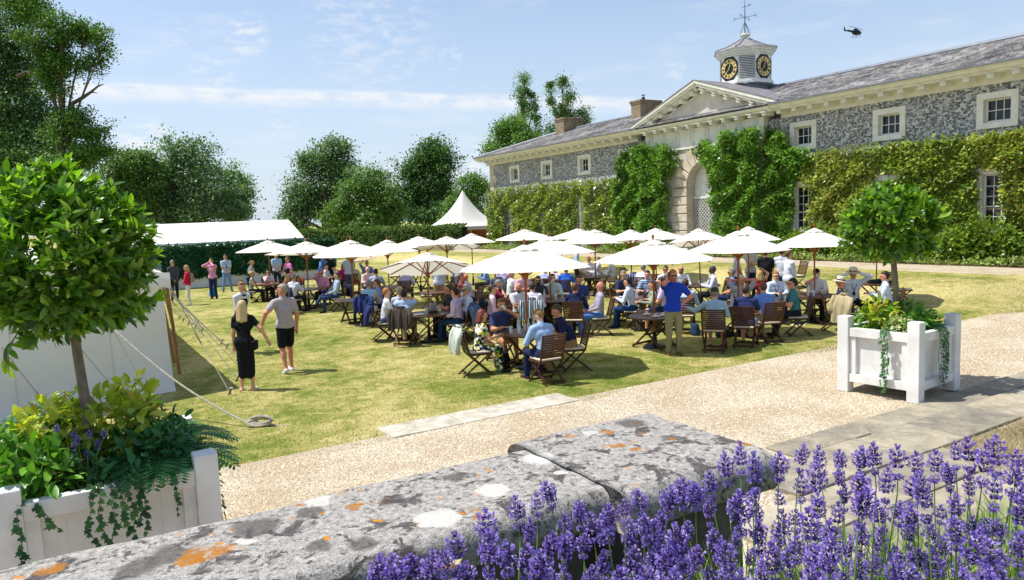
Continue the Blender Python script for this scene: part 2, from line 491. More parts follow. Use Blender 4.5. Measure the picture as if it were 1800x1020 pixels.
    col = ramp(nt, k, [(0.35, hexc('68635b')), (0.5, hexc('88806f')), (0.62, hexc('a1967f')), (0.75, hexc('b4aa95'))])
    nt.links.new(col, b.inputs['Base Color']); b.inputs['Roughness'].default_value = 0.8
    bump(nt, fmath(nt, 'ADD', n1, fmath(nt, 'MULTIPLY', n2, 0.4)), b, 0.5, 0.02); MATS['flagstone'] = m


ground_mats()
M_SOIL = pmat('soil', hexc('5a4430'), hexc('35281c'), 20, 0.95, 0.5, 90)
M_LIME = pmat('limestone', hexc('d9d0ba'), hexc('b9ad94'), 3.5, 0.85, 0.25, 45)
M_FIELD = pmat('far_grass', hexc('7f8a3c'), hexc('a39a55'), 0.05, 0.95)


def build_ground():
    g = MB(); R = 2500.0
    g.add([(-R, -R, -0.06), (R, -R, -0.06), (R, R, -0.06), (-R, R, -0.06)], [(0, 1, 2, 3)])
    obj('ground', g, M_FIELD, kind='structure')
    # gravel forecourt
    g = MB(); xs = np.linspace(-14, 40, 109); ys = np.linspace(2.2, 12.5, 60)
    XX, YY = np.meshgrid(xs, ys, indexing='ij'); P = np.stack([XX, YY, np.where(YY < 9.7, 0.052 * sstep((YY - 8.0) / 1.2), -0.03) + 0.02 * np.sin(XX * 0.9) * np.sin(YY * 1.3)], 2)
    obj('gravel_path', g.grid(P), MATS['gravel'], kind='structure')
    # lawn with its bank up to the house path
    xs = np.linspace(-40, 25.2, 220); ys = np.concatenate([[9.3], np.linspace(9.7, 70, 170)])
    XX, YY = np.meshgrid(xs, ys, indexing='ij')
    ed = 9.32 + 0.10 * np.sin(XX * 1.7) + 0.07 * np.sin(XX * 4.1 + 1) + 0.05 * np.sin(XX * 9.3) - 0.35 * sstep((2.8 - XX) / 2.0)
    YY = YY.copy(); YY[:, 0] = ed[:, 0]
    ZZ = tz(XX, YY) + 0.035 + 0.03 * np.sin(XX * 0.7 + 1) * np.sin(YY * 0.55)
    ZZ[:, 0] -= 0.025
    g = MB(); me = g.grid(np.stack([XX, YY, ZZ], 2)).mesh('lawn', True)
    obj('lawn', me, MATS['lawn'], kind='structure')
    # gravel walk along the house and round to the hedge
    g = MB(); ys = np.linspace(6, 60, 80); P = np.stack([np.stack([np.full(80, x), ys, tz(np.full(80, x), ys) + 0.045 + (0.0 if 0 < i < 4 else -0.06)], 1) for i, x in enumerate((24.7, 24.9, 26.2, 27.4, 27.9))])
    obj('house_path', g.grid(P), MATS['gravel'], kind='structure')
    g = MB(); P = np.array([[(x, 52.6 + (26 - x) * 0.28 + d, float(tz(x, 55)) + 0.06) for d in (0, 2.2)] for x in np.linspace(11, 25.0, 20)])
    obj('hedge_path', g.grid(P), MATS['gravel'], kind='structure')
    # the flower bed under the house wall
    g = MB(); ys = np.linspace(4, 52, 60); P = np.stack([np.stack([np.full(60, x), ys, tz(np.full(60, x), ys) + z], 1) for x, z in ((27.35, 0.03), (27.5, 0.09), (28.95, 0.12))])
    obj('flower_bed', g.grid(P), M_SOIL, kind='structure')


build_ground()


def build_grass():
    """standing blades on the nearer lawn, too many to count"""
    n = 150000
    # denser near the camera
    y = 9.25 + 17 * rng.random(n) ** 1.7; x = -3 + 27 * rng.random(n)
    ed = 9.32 + 0.10 * np.sin(x * 1.7) + 0.07 * np.sin(x * 4.1 + 1) + 0.05 * np.sin(x * 9.3) - 0.35 * sstep((2.8 - x) / 2.0)
    keep = (y > ed - 0.06 * rng.random(n) - 0.05) & ~((x > 3.6) & (x < 6.84) & (y < 9.94)); x, y = x[keep], y[keep]; n = len(x)
    z = tz(x, y) + 0.03 + 0.03 * np.sin(x * 0.7 + 1) * np.sin(y * 0.55)
    P = np.stack([x, y, z], 1); h = 0.016 + 0.028 * rng.random(n)
    t = rng.random(n) * 2 * PI; lean = rng.normal(size=(n, 2)) * 0.6
    w = 0.0035 + 0.003 * rng.random(n); s = np.stack([np.cos(t), np.sin(t), np.zeros(n)], 1) * w[:, None]
    tip = P + np.stack([lean[:, 0] * h, lean[:, 1] * h, h], 1)
    V = np.stack([P - s, P + s, tip], 1).reshape(-1, 3)
    me = fastmesh('grass', V, np.arange(3 * n).reshape(n, 3))
    m = leafmat('grass_blade', [hexc('5c6c26'), hexc('7f8a3c'), hexc('a89c5a'), hexc('8a9044'), hexc('c0b27a')], 0.3, 0.6, 0.2, (1.1, 1.1, 0.7))
    obj('grass', me, m, kind='stuff')
    # loose pebbles on the gravel
    n = 42000
    x = 0.5 + 21 * rng.random(n) ** 1.3; y = 2.9 + 6.45 * rng.random(n) ** 1.1
    c = np.stack([x, y, 0.02 * np.sin(x * 0.9) * np.sin(y * 1.3) + 0.052 * sstep((y - 8.0) / 1.2) + 0.001], 1); r = 0.006 + 0.009 * rng.random(n); a0 = rng.random(n) * 6.28
    ring = []
    for i in range(5):
        a = a0 + i * 2 * PI / 5; q = r * (0.75 + 0.5 * rng.random(n)); ring.append(c + np.stack([q * np.cos(a), q * np.sin(a), -0.002 + 0 * q], 1))
    top = c + np.stack([r * 0.3 * rng.normal(size=n), r * 0.3 * rng.normal(size=n), r * (0.6 + 0.5 * rng.random(n))], 1)
    V = np.stack(ring + [top], 1).reshape(-1, 3); b = np.arange(n)[:, None] * 6
    F = np.concatenate([b + np.array([[i, (i + 1) % 5, 5]]) for i in range(5)])
    me = fastmesh('pebbles', V, F)
    obj('pebbles', me, pmat('pebble', hexc('dccdb0'), hexc('bfa888'), 3, 0.8, 0, 1, 0.3, island=0.3), kind='stuff')


build_grass()


M_OLDS = pmat('old_wall_stone', hexc('7d7870'), hexc('4f4b46'), 7, 0.95, 0.5, 35)
M_KERB = pmat('kerb_stone', hexc('c9c2b2'), hexc('98907f'), 5, 0.9, 0.4, 40)


def slab(name, poly, z0, z1, parent, m, bev=0.012):
    return obj(name, MB().prism(poly, z0, z1), m, parent, bevel=bev)


def build_paving():
    root = thing('stone_paving', 'worn beige flagstone terrace in front of the lavender, with open joints', 'paving', (0, 0, 0)); root['kind'] = 'structure'
    del root['category']; del root['label']; root.name = 'paving'
    # front row follows the gravel, irregular courses behind it
    rows = [(6.05, 5.55), (5.55, 4.75), (4.75, 4.05), (4.05, 3.3), (3.3, 2.55)]
    for j, (ya, yb) in enumerate(rows):
        x = 7.25 - 1.2 * j + (0.2 if j else 0)
        x = max(x, 2.75)
        while x < 17.5 - (j > 1) * 5:
            w = random.uniform(0.7, 1.45) if j else random.uniform(0.9, 1.9)
            e = 0.012; h = random.uniform(0.030, 0.045) + (0.0 if j == 0 else 0.012)
            jit = lambda: random.uniform(-0.02, 0.02)
            poly = [(x + e + jit(), yb + e + jit()), (x + w - e + jit(), yb + e + jit()), (x + w - e + jit(), ya - e + jit()), (x + e + jit(), ya - e + jit())]
            if not (x > 8.6 and yb < 4.6 and x < 12.5):
                slab('flagstone', poly, -0.05, h, root, MATS['flagstone'], 0.015)
            x += w
    # parched grass that takes over beyond the flags
    g = MB(); g.prism([(2.5, 1.4), (18, 1.4), (18, 5.6), (7.4, 5.6), (2.5, 2.6)], -0.04, 0.014)
    obj('bare_ground', g, pmat('parched_earth', hexc('a3937a'), hexc('80765a'), 5, 0.95, 0.6, 60), kind='structure')
    n = 26000; x = 8.2 + 4.8 * rng.random(n); y = 2.2 + 2.5 * rng.random(n); k = (y < 4.75 - 0.1 * np.abs(np.sin(x * 5))) & (x > 8.7 + 0.3 * np.sin(y * 6)); x, y = x[k], y[k]; n = len(x)
    P = np.stack([x, y, np.full(n, 0.012)], 1); ax = rand_unit(n); ax[:, 2] = np.abs(ax[:, 2]) + 0.25
    V, F = leaf_quads(P, ax, rand_unit(n), 0.05 + 0.09 * rng.random(n), 0.006)
    obj('dry_grass', fastmesh('dry_grass', V, F), leafmat('straw_blade', [hexc('b3a47a'), hexc('96875c'), hexc('c6b892'), hexc('86854c')], 0.2, 0.7, 0.2, (1, 1, 1)), kind='stuff')
    # flat kerb stones let into the edge of the lawn
    k = thing('stone_kerb', 'long flat pale stone strip let in flush between the lawn and the gravel', 'stone kerb')
    xs = [3.62, 4.75, 5.72, 6.82]
    for a, b in zip(xs, xs[1:]):
        slab('kerb_stone', [(a + .006, 9.31), (b - .006, 9.31), (b - .006, 9.93), (a + .006, 9.93)], -0.06, 0.072, k, M_KERB, 0.012)


build_paving()


def build_wall():
    """garden wall in the foreground: coping stones on a rubble body, square pier at its end"""
    root = thing('garden_wall', 'old grey stone garden wall with lichen-spotted coping in the foreground', 'wall', (0, 0, 0))
    body = MB(); body.box((-3.2, 2.42, 0.9), (9.6, 0.44, 1.9)); obj('wall_core', body, M_OLDS, root)

    def coping(x0, x1, y0, y1, z, th, nx, ny, name='coping_stone', seed=0, round_r=0.07):
        # top surface with worn rounding at the long edges, closed underneath
        t = np.concatenate([np.linspace(0, PI / 2, 6), [PI / 2] * 0])
        prof = [(y0 + round_r * (1 - math.sin(a)), z - th + (th - round_r) * (1 if True else 0) + round_r * math.sin(a) * 0 + (round_r * (1 - math.cos(a)))) for a in t]
        prof = [(y0 + round_r - round_r * math.cos(a), z - round_r + round_r * math.sin(a)) for a in t]
        mid = [(y0 + round_r + (y1 - y0 - 2 * round_r) * i / ny, z) for i in range(1, ny)]
        end = [(y1 - round_r + round_r * math.cos(a), z - round_r + round_r * math.sin(a)) for a in t[::-1]]
        line = [(y0 + 0.03, z - th), (y0 + 0.004, z - th + 0.02)] + prof + mid + end + [(y1 - 0.004, z - th + 0.02), (y1 - 0.03, z - th)]
        xs = np.linspace(x0, x1, nx); P = np.zeros((nx, len(line), 3))
        for i, x in enumerate(xs):
            e = min(i, nx - 1 - i); sh = 0.003 if e == 0 else 0.0
            for j, (y, zz) in enumerate(line):
                w = 0.0015 * math.sin(x * 13 + seed + j) + 0.002 * math.sin(x * 5.1 + seed) + 0.0025 * math.sin(y * 31 + x * 7)
                P[i, j] = (x, y + w, zz - sh + w * 0.9)
        g = MB().grid(P); n = len(line)
        g.F += [tuple(range(n - 1, -1, -1)), tuple((nx - 1) * n + j for j in range(n))]; g.M += [0, 0]
        return obj(name, g.mesh(name, True), MATS['lichen_stone'], root)
    coping(-3.4, -0.9, 2.09, 2.745, 2.0, 0.15, 40, 12, seed=1)
    coping(-0.897, 1.664, 2.09, 2.745, 2.0, 0.15, 44, 12, seed=2)
    coping(1.667, 2.47, 1.985, 2.85, 2.003, 0.16, 24, 14, seed=5, round_r=0.075)
    g = MB(); g.box((2.06, 2.42, 0.92), (0.62, 0.66, 1.86)); obj('pier', g, M_OLDS, root)
    # the raised bed behind the wall
    g = MB(); g.prism([(-12, -12), (3.1, -12), (3.1, 1.35), (2.45, 2.2), (-12, 2.2)], -0.05, 1.22); obj('terrace', g, M_SOIL, kind='structure')


build_wall()
# ================================================================ THE STABLE BLOCK
XF = 28.9                                       # plane of the flint front (faces -X)
ZB = 0.6


def house_mats():
    m, nt, b, o = newmat('flint'); v = ocoord(nt)
    wv = nt.nodes.new('ShaderNodeMapping'); wv.inputs['Scale'].default_value = (1, 1, 1.35); nt.links.new(v, wv.inputs[0])
    q = voro(nt, wv.outputs[0], 11.5, 'F1', 0.9); s = nt.nodes.new('ShaderNodeSeparateColor'); nt.links.new(q.outputs['Color'], s.inputs[0])
    col = ramp(nt, s.outputs[0], [(0.0, hexc('3a3e46')), (0.2, hexc('5c626c')), (0.4, hexc('848992')), (0.62, hexc('aeb1b6')), (0.85, hexc('d8d8d7')), (1, hexc('eeece8'))])
    q2 = voro(nt, wv.outputs[0], 11.5, 'DISTANCE_TO_EDGE', 0.9)
    col = mixc(nt, mrange(nt, q2.outputs['Distance'], 0.02, 0.10, 0.85, 0.0), col, hexc('a5a29c'))
    big = texnoise(nt, v, 0.7, 4); col = mixc(nt, mrange(nt, big, 0.62, 0.75, 0, 0.35), col, hexc('8d7a55'))
    nt.links.new(col, b.inputs['Base Color']); b.inputs['Roughness'].default_value = 0.55
    bump(nt, mrange(nt, q2.outputs['Distance'], 0.0, 0.25), b, 0.8, 0.03); MATS['flint'] = m
    m, nt, b, o = newmat('slate'); v = ocoord(nt)
    g = nt.nodes.new('ShaderNodeNewGeometry').outputs['Random Per Island']
    col = ramp(nt, g, [(0, hexc('625e60')), (0.35, hexc('7e7a7b')), (0.7, hexc('979392')), (1, hexc('adaaa8'))])
    n = texnoise(nt, v, 1.3, 6, 0.7, 0.6); n2 = texnoise(nt, v, 14, 5, 0.7)
    col = mixc(nt, fmath(nt, 'MULTIPLY', mrange(nt, n, 0.40, 0.68, 0, 0.9), mrange(nt, n2, 0.35, 0.6)), col, hexc('cdc9c6'))
    col = mixc(nt, mrange(nt, n2, 0.62, 0.75, 0, 0.4), col, hexc('8d7a4e'))
    nt.links.new(col, b.inputs['Base Color']); b.inputs['Roughness'].default_value = 0.6; MATS['slate'] = m


house_mats()
M_CREAM = pmat('stone_trim', hexc('e4e2da'), hexc('cbc8be'), 2.5, 0.8, 0.15, 40)
M_ASHLAR = pmat('ashlar', hexc('d5ccb8'), hexc('ad9f8a'), 1.6, 0.85, 0.3, 30, island=0.09)
M_WPAINT = pmat('white_paint', hexc('e8e8e5'), hexc('cdccc6'), 2.2, 0.5, 0.12, 70)
M_LEAD = pmat('lead', hexc('7d828b'), hexc('636973'), 3, 0.5, 0.1, 20, metal=0.2)
M_STUCCO = pmat('stucco', hexc('d2cdc2'), hexc('b3aca1'), 1.2, 0.9, 0.2, 22)
M_CHIM = pmat('chimney_stone', hexc('97866d'), hexc('6d604e'), 4, 0.9, 0.4, 25)
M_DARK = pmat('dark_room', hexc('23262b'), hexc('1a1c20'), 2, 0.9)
M_IRON = pmat('black_iron', hexc('1d2023'), hexc('2b2e30'), 8, 0.5, metal=0.4)
M_GOLD = pmat('gilt', hexc('e2c887'), hexc('d0b268'), 10, 0.4, metal=0.25)
M_CLOCK = pmat('clock_black', hexc('15171d'), hexc('1b1e25'), 6, 0.4)


def glassmat():
    m, nt, b, o = newmat('window_glass')
    b.inputs['Base Color'].default_value = (*hexc('151a20'), 1); b.inputs['Roughness'].default_value = 0.05; b.inputs['Specular IOR Level'].default_value = 0.45
    bump(nt, texnoise(nt, ocoord(nt), 3, 3), b, 0.05, 0.02); MATS['window_glass'] = m; return m


M_GLASS = glassmat()
WIN_Y = [13.70, 17.74, 21.79, 34.05, 38.13, 42.43, 46.65, 9.65]


def wall_with_holes(mb, x, y0, y1, z0, z1, holes, depth=0.45):
    """front wall in the plane x between y0..y1, cut by rectangular holes (ya,yb,za,zb), with reveals"""
    ys = sorted({y0, y1, *[h[0] for h in holes], *[h[1] for h in holes]}); zs = sorted({z0, z1, *[h[2] for h in holes], *[h[3] for h in holes]})
    for a, b in zip(ys, ys[1:]):
        for c, d in zip(zs, zs[1:]):
            my, mz = (a + b) / 2, (c + d) / 2
            if any(h[0] < my < h[1] and h[2] < mz < h[3] for h in holes): continue
            mb.add([(x, a, c), (x, a, d), (x, b, d), (x, b, c)], [(0, 1, 2, 3)])
    for (a, b, c, d) in holes:
        X2 = x + depth
        mb.add([(x, a, c), (X2, a, c), (X2, a, d), (x, a, d)], [(0, 1, 2, 3)]); mb.add([(x, b, c), (x, b, d), (X2, b, d), (X2, b, c)], [(0, 1, 2, 3)])
        mb.add([(x, a, d), (X2, a, d), (X2, b, d), (x, b, d)], [(0, 1, 2, 3)]); mb.add([(x, a, c), (x, b, c), (X2, b, c), (X2, a, c)], [(0, 1, 2, 3)])


PANES = {}


def window(root, yc, z0, z1, cols, rows, x=XF):
    """stone surround, sash with glazing bars, panes: a part of the building"""
    hw = 0.69; t = 0.235
    f = MB()
    for (ya, yb, za, zb) in ((yc - hw, yc + hw, z1 - t, z1), (yc - hw, yc + hw, z0, z0 + t * 0.9), (yc - hw, yc - hw + t, z0 + t * 0.9, z1 - t), (yc + hw - t, yc + hw, z0 + t * 0.9, z1 - t)):
        f.box((x + 0.11, (ya + yb) / 2, (za + zb) / 2), (0.34, yb - ya, zb - za))
    w = obj('window', f, M_CREAM, root, bevel=0.01)
    ya, yb, za, zb = yc - hw + t + .002, yc + hw - t - .002, z0 + t * 0.9 + .002, z1 - t - .002
    s = MB(); fr = 0.055; xs = x + 0.2
    for (a, b, c, d) in ((ya, yb, zb - fr, zb), (ya, yb, za, za + fr * 1.4), (ya, ya + fr, za + fr * 1.4, zb - fr), (yb - fr, yb, za + fr * 1.4, zb - fr)):
        s.box((xs, (a + b) / 2, (c + d) / 2), (0.07, b - a, d - c))
    A, B, Cz, Dz = ya + fr, yb - fr, za + fr * 1.4, zb - fr; bar = 0.026
    for i in range(1, cols): s.box((xs, A + (B - A) * i / cols, (Cz + Dz) / 2), (0.04, bar, Dz - Cz))
    for j in range(1, rows):
        bb = bar * (1.9 if rows > 2 and j == rows // 2 else 1.0)
        s.box((xs - 0.003, (A + B) / 2, Cz + (Dz - Cz) * j / rows), (0.046, B - A, bb))
    obj('sash', s, M_WPAINT, w)
    pw, ph = (B - A) / cols - bar, (Dz - Cz) / rows - bar; key = (round(pw, 3), round(ph, 3))
    if key not in PANES: PANES[key] = MB().box((0, 0, 0), (0.006, pw, ph)).mesh('pane')
    for i in range(cols):
        for j in range(rows):
            p = obj('pane', PANES[key], M_GLASS, w, loc=(xs + 0.012, A + (B - A) * (i + 0.5) / cols, Cz + (Dz - Cz) * (j + 0.5) / rows))
            p.rotation_euler = (0, random.uniform(-.012, .012), random.uniform(-.02, .02))
    return w


def build_house():
    root = thing('stable_block', 'long two storey grey flint stable block with pedimented gateway and slate roof', 'building')
    Y0, Y1 = 3.5, 50.3; ZT = 7.1
    wall = MB(); holes = []
    for yc in WIN_Y:
        holes.append((yc - .66, yc + .66, 5.56, 6.76)); holes.append((yc - .66, yc + .66, 1.72, 4.08))
    holes = [h for h in holes if h[0] > Y0]
    wall_with_holes(wall, XF, Y0, 23.76, ZB - .6, ZT, [h for h in holes if h[1] < 23.7])
    wall_with_holes(wall, XF, 31.94, Y1, ZB - .6, ZT, [h for h in holes if h[0] > 32])
    # gable end and back
    wall.add([(XF, Y1, 0), (38, Y1, 0), (38, Y1, ZT), (XF, Y1, ZT)], [(0, 1, 2, 3)]); wall.add([(38, Y0, 0), (38, Y1, 0), (38, Y1, ZT), (38, Y0, ZT)], [(0, 1, 2, 3)])
    wall.add([(XF, Y0, 0), (38, Y0, 0), (38, Y0, ZT), (XF, Y0, ZT)], [(3, 2, 1, 0)])
    obj('wall', wall, MATS['flint'], root)
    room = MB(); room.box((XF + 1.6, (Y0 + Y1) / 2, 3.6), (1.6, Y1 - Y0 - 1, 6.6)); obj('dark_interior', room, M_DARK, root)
    plinth = MB()
    for a, b in ((Y0, 23.7), (32.0, Y1 + 0.05)): plinth.box((XF + 0.1, (a + b) / 2, 0.72), (0.34, b - a, 0.66))
    obj('plinth', plinth, pmat('plinth_stone', hexc('b7b3aa'), hexc('98948c'), 3, 0.9, 0.3, 30), root)
    for yc in WIN_Y:
        window(root, yc, 5.52, 6.80, 3, 2)
        window(root, yc, 1.68, 4.12, 3, 5)
    # corner quoins, each a stone
    z = 1.3; i = 0
    while z < ZT - 0.05:
        h = min(0.62, ZT - z); L = 0.95 if i % 2 else 0.6
        q = MB(); q.box((XF + 0.12, Y1 - L / 2 + 0.06, z + h / 2), (0.3, L, h - 0.012)); obj('quoin', q, M_ASHLAR, root, bevel=0.015); z += h; i += 1
    # frieze band, cornice and modillions
    XC = 28.0
    for a, b in ((Y0 - 0.5, 22.95), (32.5, Y1 + 0.9)):
        f = MB(); f.box((XF + 0.08, (a + b) / 2, 7.24), (0.28, min(b, Y1 + .1) - a, 0.32)); obj('frieze', f, M_CREAM, root)
        pr = [(XF + 0.2, 7.40), (XC + 0.24, 7.40), (XC + 0.22, 7.47), (XC + 0.10, 7.49), (XC + 0.04, 7.58), (XC - 0.02, 7.62), (XC - 0.02, 7.66), (XF + 0.2, 7.66)]
        c = MB().prism(pr, a, b, axes=(0, 2, 1)); obj('cornice', c, M_CREAM, root)
        g = MB().box((XC - 0.02, (a + b) / 2, 7.675), (0.20, b - a, 0.05)); obj('gutter', g, M_LEAD, root)
    mod = MB().box((0, 0, 0), (0.62, 0.22, 0.15)).box((-0.02, 0, 0.085), (0.70, 0.28, 0.03)).mesh('modillion')
    y = 22.62
    while y > Y0: obj('modillion', mod, M_CREAM, root, loc=(28.56, y, 7.30)); y -= 0.815
    y = 32.9
    while y < Y1 + 0.4: obj('modillion', mod, M_CREAM, root, loc=(28.56, y, 7.30)); y += 0.815
    # roof: slates laid course by course on both wings, hipped at the far end
    xr, zr = 32.3, 9.2; x0, z0 = 27.95, 7.70
    deck = MB()
    deck.add([(x0, Y0, z0 - .03), (xr, Y0, zr - .03), (xr, 45.4, zr - .03), (x0, Y1 + 1.0, z0 - .03)], [(3, 2, 1, 0)])
    deck.add([(x0, Y1 + 1.0, z0 - .03), (xr, 45.4, zr - .03), (2 * xr - x0, Y1 + 1.0, z0 - .03)], [(2, 1, 0)])
    deck.add([(2 * xr - x0, Y0, z0 - .03), (xr, Y0, zr - .03), (xr, 45.4, zr - .03), (2 * xr - x0, Y1 + 1.0, z0 - .03)], [(0, 1, 2, 3)])
    deck.add([(x0, Y0, z0 - .03), (2 * xr - x0, Y0, z0 - .03), (xr, Y0, zr - .03)], [(0, 1, 2)])
    obj('roof', deck, M_LEAD, root)
    nC = 24; sl = math.hypot(xr - x0, zr - z0); V = []; F = []; k = 0
    dx, dz = (xr - x0) / sl, (zr - z0) / sl
    for c in range(nC):
        s0 = sl * c / nC; s1 = s0 + sl / nC * 1.35; wob = 0.03 * math.sin(c * 0.8)
        y = Y0 + (0.17 if c % 2 else 0)
        while y < Y1 + 1.0:
            w = random.uniform(0.26, 0.36); lift = 0.030 + random.uniform(0, 0.014) + 0.02 * math.sin(y * 0.9 + c * 0.2) * 0.5
            yend = Y1 + 1.0 - (Y1 + 1.0 - 45.4) * (s0 / sl)
            if y + w < yend:
                for (s, yy, l) in ((s0, y + .006, lift), (s0, y + w - .006, lift + random.uniform(-.006, .006)), (s1, y + w - .006, 0.0), (s1, y + .006, 0.0)):
                    V.append((x0 + dx * s - dz * l, yy, z0 + dz * s + dx * l))
                for (s, yy) in ((s0, y + .006), (s0, y + w - .006)): V.append((x0 + dx * s, yy, z0 + dz * s - 0.005))
                F += [(k + 3, k + 2, k + 1, k), (k, k + 1, k + 5, k + 4)]; k += 6
            y += w
    r = MB(); r.add(V, F); obj('slates', r, MATS['slate'], root, kind='stuff')
    rg = MB().tube([(xr, Y0, zr + .03), (xr, 45.4, zr + .03)], 0.10, 8); rg.tube([(xr, 45.4, zr + .02), (x0, Y1 + 1.0, z0 + .02)], 0.08, 6); obj('ridge_roll', rg, M_LEAD, root)
    for yc, L in ((35.9, 1.0), (44.2, 1.15)):
        ch = MB(); ch.box((32.2, yc, 9.3), (1.7, L - .12, 1.2)); ch.box((32.2, yc, 9.93), (1.85, L + .06, 0.14)); ch.box((32.2, yc, 9.80), (1.78, L - .03, 0.10))
        c = obj('chimney', ch, M_CHIM, root, bevel=0.02)
        if yc < 40:
            p = MB().lathe([(0.12, 10.0), (0.10, 10.22)], 10, (32.0, yc, 0)).lathe([(0.02, 10.22), (0.02, 10.32), (0.16, 10.33), (0.05, 10.38)], 10, (32.0, yc, 0)); obj('chimney_cowl', p, M_IRON, c)
    # ---- gateway: pavilion with pediment, proud of the wings
    xp, ya, yb, yc = 28.6, 23.76, 31.94, 27.55
    rA, zs = 1.28, 4.22                          # arch radius, springing height
    oy = 27.45
    pav = MB(); n = 20
    arc = [(oy + rA * math.cos(t), zs + rA * math.sin(t)) for t in np.linspace(0, PI, n)]
    top = 6.25
    # wall face around the arch
    pts_out = [(oy + 4.6 * math.cos(t), zs) for t in np.linspace(0, PI, n)]
    for (a0, c0), (a1, c1) in zip(arc, arc[1:]):
        pav.add([(xp, a0, c0), (xp, a0, top), (xp, a1, top), (xp, a1, c1)], [(0, 1, 2, 3)])
        pav.add([(xp, a0, c0), (xp, a1, c1), (xp + .7, a1, c1), (xp + .7, a0, c0)], [(0, 1, 2, 3)])
    for a, b in ((ya, oy - rA), (oy + rA, yb)):
        pav.add([(xp, a, 0.3), (xp, a, top), (xp, b, top), (xp, b, 0.3)], [(0, 1, 2, 3)])
    for s in (oy - rA, oy + rA): pav.add([(xp, s, .3), (xp, s, zs), (xp + .7, s, zs), (xp + .7, s, .3)], [(0, 1, 2, 3)])
    for s in (ya, yb): pav.add([(xp, s, .3), (xp, s, 7.3), (XF + .4, s, 7.3), (XF + .4, s, .3)], [(0, 1, 2, 3)])
    obj('gateway_wall', pav, M_STUCCO, root)
    fr = MB().box((xp + .2, (ya + yb) / 2, 6.76), (0.44, yb - ya + .04, 1.0)); fr.box((xp - .03, (ya + yb) / 2, 6.28), (0.14, yb - ya + .06, 0.09))
    obj('entablature', fr, M_CREAM, root)
    tri = MB()
    for d in (-.12, 0, .12): tri.box((0, d, 0), (0.05, 0.085, 0.72))
    tri.box((0, 0, -0.40), (0.07, 0.44, 0.05)); tri = tri.mesh('triglyph')
    yy = ya + 0.42
    while yy < yb: obj('triglyph', tri, M_CREAM, root, loc=(xp - .045, yy, 6.80)); yy += 1.045
    # horizontal cornice
    pr = [(xp + .3, 7.40), (XC + .2, 7.40), (XC + .18, 7.47), (XC + .06, 7.50), (XC, 7.58), (XC, 7.62), (xp + .3, 7.66)]
    obj('cornice', MB().prism(pr, 22.96, 32.49, axes=(0, 2, 1)), M_CREAM, root)
    y = 23.35
    while y < 32.3: obj('modillion', mod, M_CREAM, root, loc=(28.42, y, 7.31)); y += 0.815
    # tympanum and raking cornices
    ap = (yc, 9.42); el, er = (32.6, 7.66), (22.5, 7.66)
    tym = MB().prism([(23.3, 7.6), (31.8, 7.6), (yc, 9.05)], 28.50, 28.9, axes=(1, 2, 0)); obj('tympanum', tym, M_STUCCO, root)
    for e in (el, er):
        d = np.array([ap[0] - e[0], ap[1] - e[1]]); L = np.linalg.norm(d); d /= L; nrm = np.array([-d[1], d[0]]) * (1 if d[0] > 0 else -1)
        for (o0, o1, xa) in ((0.0, 0.13, 27.96), (-0.13, 0.0, 28.02), (-0.26, -0.13, 28.2)):
            q = [np.array(e) + nrm * o0, np.array(ap) + nrm * o0, np.array(ap) + nrm * o1, np.array(e) + nrm * o1]
            k = MB().prism([tuple(v) for v in q], xa, 28.75 + o0, axes=(1, 2, 0)); obj('raking_cornice', k, M_CREAM, root)
        m = 6; ang = math.atan2(d[1], d[0])
        for i in range(m):
            p = np.array(e) + d * (0.75 + i * 0.82) - nrm * 0.33
            o = obj('modillion', mod, M_CREAM, root, loc=(28.44, p[0], p[1])); o.rotation_euler = (ang if d[0] > 0 else ang - PI, 0, 0)
        # slope of the little roof behind
        q = [np.array(e) + nrm * .14, np.array(ap) + nrm * .14, np.array(ap) + nrm * .17, np.array(e) + nrm * .17]
        obj('pediment_roof', MB().prism([tuple(v) for v in q], 27.93, 32.2, axes=(1, 2, 0)), pmat('worn_slate', hexc('8b878a'), hexc('666267'), 3, .7, .3, 30), root)
    # rusticated jambs and voussoirs, each stone by itself
    for s in (-1, 1):
        z = ZB - .05; i = 0
        while z < zs - 0.02:
            h = min(0.455, zs - z); w = 1.16 if i % 2 else 0.98
            q = MB().box((xp + .12, oy + s * (rA + w / 2 - .01), z + h / 2), (0.46, w, h - 0.045)); obj('quoin', q, M_ASHLAR, root, bevel=0.03); z += h; i += 1
    nv = 11
    for i in range(nv):
        t0, t1 = PI * i / nv + .02, PI * (i + 1) / nv - .02; ro = rA + (0.95 if i % 2 == 1 else 0.75) + (0.15 if i == nv // 2 else 0); tm = [t0, (t0 + t1) / 2, t1]
        poly = [(oy + rA * math.cos(t), zs + rA * math.sin(t)) for t in tm] + [(oy + ro * math.cos(t), zs + ro * math.sin(t)) for t in (t1, t0)]
        obj('voussoir', MB().prism(poly, xp - .11 - (0.03 if i == nv // 2 else 0), xp + .3, axes=(1, 2, 0)), M_ASHLAR, root, bevel=0.02)
    # gates: boarded arch head over a pierced lattice screen
    head = MB(); arc2 = [(oy + (rA - .01) * math.cos(t), zs + (rA - .01) * math.sin(t)) for t in np.linspace(0, PI, n)]
    head.prism(arc2 + [(oy - rA + .01, 3.62), (oy + rA - .01, 3.62)], xp + .52, xp + .6, axes=(1, 2, 0))
    gate = obj('gate', head, M_WPAINT, root)
